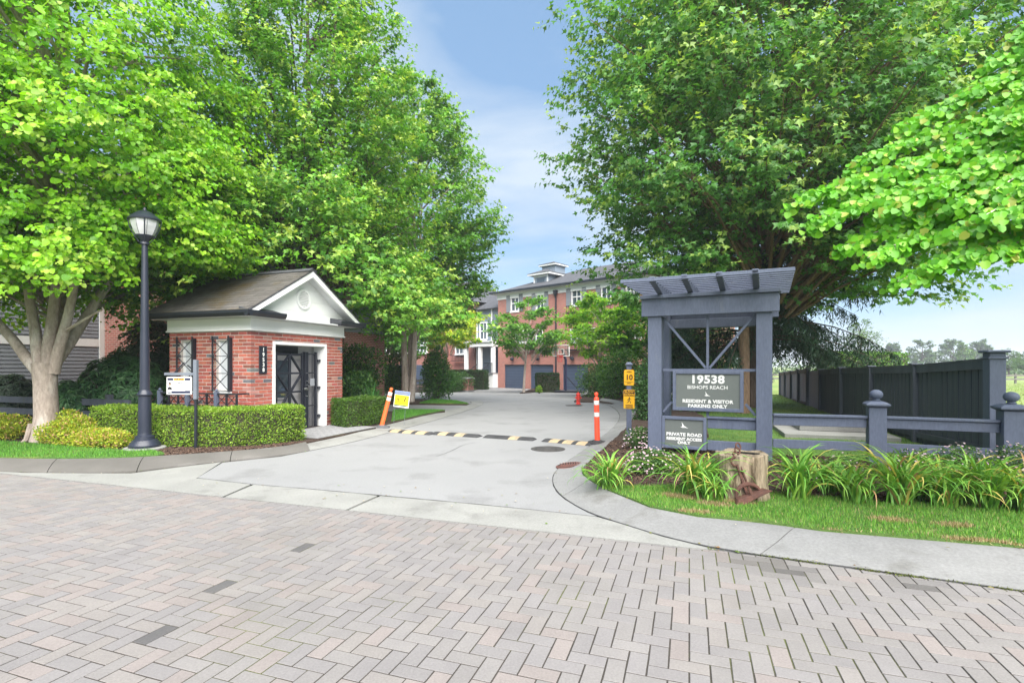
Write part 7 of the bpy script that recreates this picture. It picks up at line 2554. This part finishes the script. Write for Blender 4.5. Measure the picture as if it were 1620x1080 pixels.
# ------------------------------------------------------------------ daylilies: every blade a part
blade_me = []
for v in range(8):
    g_ = random.Random(v)
    bend = g_.uniform(1.9, 3.6)
    n = 8
    pts, ang_ = [], R(90) - g_.uniform(.02, .35)
    x = z = 0.0
    for i in range(n + 1):
        pts.append((x, z))
        x += math.cos(ang_) / n
        z += math.sin(ang_) / n
        ang_ -= bend * (.35 + 1.5 * (i / n) ** 1.3) / n
    q_ = MB()
    vs, fs = [], []
    for i, (x, z) in enumerate(pts):
        f = i / n
        w = .027 * (1 - f ** 2.2) * (.75 + .5 * f if f < .5 else 1)
        tw = .35 * f * g_.uniform(-1, 1)
        vs += [(x, -w, z + w * tw + .35 * w), (x, 0, z), (x, w, z - w * tw + .35 * w)]
    for i in range(n):
        for k in range(2):
            fs.append((i * 3 + k, i * 3 + k + 1, (i + 1) * 3 + k + 1, (i + 1) * 3 + k))
    q_.add(vs, fs)
    blade_me.append(q_.mesh('blade', M['blade_obj'], smooth=True))
def lily(label, px, py, h, nbl, wide=1.0):
    p = G(px, py, .10)
    t = thing('daylily_clump', label, 'plant', (p.x, p.y, bedz(p.x, p.y)), 0, 'daylily clumps in the bed before the fence')
    for k in range(nbl):
        o = link('blade', rnd.choice(blade_me), t, (rnd.gauss(0, .05) * wide, rnd.gauss(0, .05) * wide, -.01))
        s = h * rnd.uniform(.75, 1.4)
        o.rotation_euler = (rnd.gauss(0, .14), rnd.gauss(.0, .14), rnd.uniform(0, 6.283))
        o.scale = (s * wide, s * rnd.uniform(.75, 1.1) / max(s, .3) * .62, s)
        u = rnd.random()
        if u < .07:
            c = (.58, .48, .13)
        elif u < .11:
            c = (.33, .20, .10)
        elif u < .45:
            c = (.22, .40, .06)
        else:
            c = (.125, .310, .045)
        f = rnd.uniform(.8, 1.2)
        o.color = (c[0] * f, c[1] * f, c[2] * f, 1)
lily('lily clump at the left tip of the bed by the kerb', 966, 772, .52, 93)
lily('lily clump in front of the private road sign', 1098, 783, .64, 131)
lily('slim lily clump crowding the left side of the stump', 1140, 774, .50, 62)
lily('lily clump just right of the stump', 1262, 790, .62, 118)
lily('lily clump second to the right of the stump', 1352, 795, .55, 106)
lily('lily clump below the first ball topped post', 1425, 800, .66, 125)
lily('lily clump between the two ball topped posts', 1490, 802, .58, 112)
lily('lily clump under the last ball topped post', 1560, 806, .62, 118)
lily('lily clump at the right edge of the picture', 1625, 812, .60, 100)
lily('lily clump tucked behind between two right hand clumps, below the lower rail', 1312, 780, .52, 80)
lily('lily clump just right of the first ball topped post', 1460, 790, .55, 90)
lily('lily clump left of the last ball topped post', 1525, 798, .56, 90)
lily('lily clump overlapping the left foot of the stump', 1126, 792, .42, 60)
lily('thin lily tuft at the kerb left of the speed post', 962, 748, .28, 27)

def aster(label, px, py, rx, h, n, nf, seed, z=None, Y=None):
    p = G(px, py, .10)
    t = shrub(label, (p.x, p.y), rx, rx * .7, h, n, .038, 'oval', [(.055, .135, .035), (.085, .18, .05), (.12, .22, .06)], seed, 'pale asters among the lilies', 'aster_plant', 8, 0, None, .4, bedz(p.x, p.y), 'plant')
    g = np.random.default_rng(seed + 500)
    base = np.array((p.x, p.y, bedz(p.x, p.y)))
    d = unit(g.standard_normal((nf, 3)))
    d[:, 2] = np.abs(d[:, 2]) * .9 + .05
    d = unit(d)
    c = d * np.array([rx * .95, rx * .68, h * 1.0]) * g.uniform(.82, 1.10, (nf, 1)) + np.array([0, 0, .04])
    # each head: five petals round a centre
    P, A, N, S, C = [], [], [], [], []
    nr = unit(d * .5 + np.array([0, -.3, .8]) + .3 * g.standard_normal((nf, 3)))
    t1 = unit(np.cross(nr, np.array([.2, .7, .1])))
    t2_ = np.cross(nr, t1)
    for k in range(5):
        an = k * 1.2566 + .3
        P.append(c); A.append(t1 * math.cos(an) + t2_ * math.sin(an)); N.append(nr); S.append(g.uniform(.011, .018, nf))
        C.append(np.where(g.random((nf, 1)) < .7, np.array([[.62, .52, .58]]), np.array([[.55, .33, .44]])))
    me = leaf_mesh('flowers', np.concatenate(P), np.concatenate(A), np.concatenate(N), np.concatenate(S), np.concatenate(C), 'round', M['flower'])
    kind(link('flowers', me, t), 'stuff')
aster('pale flowering aster mound left of the private road sign', 1030, 750, .42, .33, 3000, 210, 201)
aster('pale aster between the speed post and the entrance post', 1016, 712, .36, .36, 2200, 170, 202)
aster('white flowering aster behind lilies between the fence posts', 1520, 765, .36, .46, 2000, 190, 203)
aster('white flowering aster under the last fence post', 1600, 768, .36, .46, 2000, 190, 204)
aster('low aster behind lilies right of the first fence post', 1450, 768, .34, .40, 1600, 130, 205)
aster('small aster right of the stump top behind lilies', 1330, 768, .30, .36, 1200, 60, 206)

# ------------------------------------------------------------------ stump with an old iron anchor
sp_ = G(1186, 793, .10)
st = thing('tree_stump', 'weathered pale tree stump holding a rusty anchor', 'stump', (sp_.x, sp_.y + .20, bedz(sp_.x, sp_.y)), 0)
g_ = random.Random(12)
n = 40
rings = []
for zz, k in ((-.06, 1.10), (.03, 1.05), (.15, 1.0), (.28, .99), (.40, .985), (.475, .98), (.487, .94)):
    rr = []
    for i in range(n):
        a = 6.2832 * i / n
        r = .275 * k * (1 + .035 * math.sin(3 * a + 1) + .03 * math.sin(7 * a + zz * 4) + .03 * math.sin(13 * a + 2 + zz * 3))
        if abs((a - 4.55 + 3.1416) % 6.2832 - 3.1416) < .17:
            r *= .78
        rr.append((r * math.cos(a), r * math.sin(a), zz + (.012 * math.sin(5 * a) if zz > .45 else 0)))
    rings.append(rr)
mb = MB()
mb.v = [p for r in rings for p in r]
mb.c = [(1, 1, 1)] * len(mb.v)
mb.f = [(i * n + k, i * n + (k + 1) % n, (i + 1) * n + (k + 1) % n, (i + 1) * n + k) for i in range(len(rings) - 1) for k in range(n)]
mb.build('bark', M['stump_wood'], st, smooth=True)
tp = MB()
tr = [rings[-1]] + [[(x * f, y * f, .478 - .012 * (1 - f) + .006 * math.sin(9 * f + i)) for i, (x, y, z) in enumerate(rings[-1])] for f in (.75, .5, .25)]
tp.v = [p for r in tr for p in r] + [(0, 0, .468)]
tp.c = [(1, 1, 1)] * len(tp.v)
tp.f = [(i * n + k, i * n + (k + 1) % n, (i + 1) * n + (k + 1) % n, (i + 1) * n + k) for i in range(3) for k in range(n)] + [(3 * n + k, 3 * n + (k + 1) % n, 4 * n) for k in range(n)]
tp.build('cut_top', M['stump_wood'], st, smooth=True)
for a, x, l in ((.9, -.08, .5), (2.3, .05, .35), (-.6, .1, .45)):
    cr_ = MB()
    cr_.beam((x - .10 * math.cos(a), -.10 * math.sin(a), .482), (x + .10 * math.cos(a), .10 * math.sin(a), .482), .008, .016)
    cr_.build('crack', M['print_black'], st)
an = thing('anchor', 'rusty iron anchor with shackle leaning on the front of the stump', 'anchor', (sp_.x - .04, sp_.y - .10, bedz(sp_.x, sp_.y)))
an.rotation_euler = (R(-11), R(-12), 0)
an.scale = (.86, .86, .95)
MB().beam((-.012, 0, .10), (-.03, 0, .44), .035, .04, (0, 1, 0)).build('shank', M['rust'], an, bevel=.006)
MB().beam((.035, -.01, .12), (-.0, -.01, .42), .022, .025, (0, 1, 0)).build('side_rod', M['rust'], an, bevel=.004)
MB().tube([(.165 * math.cos(a), -.02, .055 + .15 * math.sin(a)) for a in np.linspace(.15, math.pi - .15, 12)], [.012, .018, .022, .024, .025, .026, .026, .025, .024, .022, .018, .012], 8).build('arms', M['rust'], an, smooth=True)
q_ = MB()
q_.prism([(-.24, -.03), (-.18, .035), (.22, .075), (.27, .055), (.0, .0), (-.20, -.06)], lambda x, z: (x, -.12, z + .03), lambda x, z: (x * .9, .02, z + .05))
q_.build('fluke_plate', M['rust'], an, bevel=.004)
MB().tube([(.01, -.09, .06), (.0, -.09, .16)], .022, 8).build('crown_bolt', M['rust'], an)
MB().tube([(-.04 + .052 * math.cos(a), 0, .475 + .05 * math.sin(a)) for a in np.linspace(0, 6.2832, 17)], .013, 7, caps=False).build('shackle_ring', M['rust'], an, smooth=True)
for k, (x, z, ry) in enumerate(((-.005, .545, .6), (.03, .59, 1.2), (.055, .635, .3))):
    MB().tube([(x + .028 * math.cos(a), .02 * math.sin(ry) * math.sin(a) + .01, z + .038 * math.sin(a)) for a in np.linspace(0, 6.2832, 13)], .010, 6, caps=False).build('chain_link', M['rust'], an, smooth=True)

# ------------------------------------------------------------------ the air: one box of thin even haze round everything
hz = bpy.data.materials.new('haze_air')
hz.use_nodes = True
hn, hl_ = hz.node_tree.nodes, hz.node_tree.links
hn.clear()
h_out = hn.new('ShaderNodeOutputMaterial')
h_vol = hn.new('ShaderNodeVolumePrincipled')
h_vol.inputs['Color'].default_value = (0.86, 0.92, 1.0, 1)
h_vol.inputs['Density'].default_value = 0.0008
h_vol.inputs['Anisotropy'].default_value = 0.0
hl_.new(h_vol.outputs['Volume'], h_out.inputs['Volume'])
hb_ = MB().box(-902, 902, -62, 1202, -2.2, 21.0)
kind(hb_.build('haze', hz), 'stuff')
SC.cycles.volume_bounces = 0
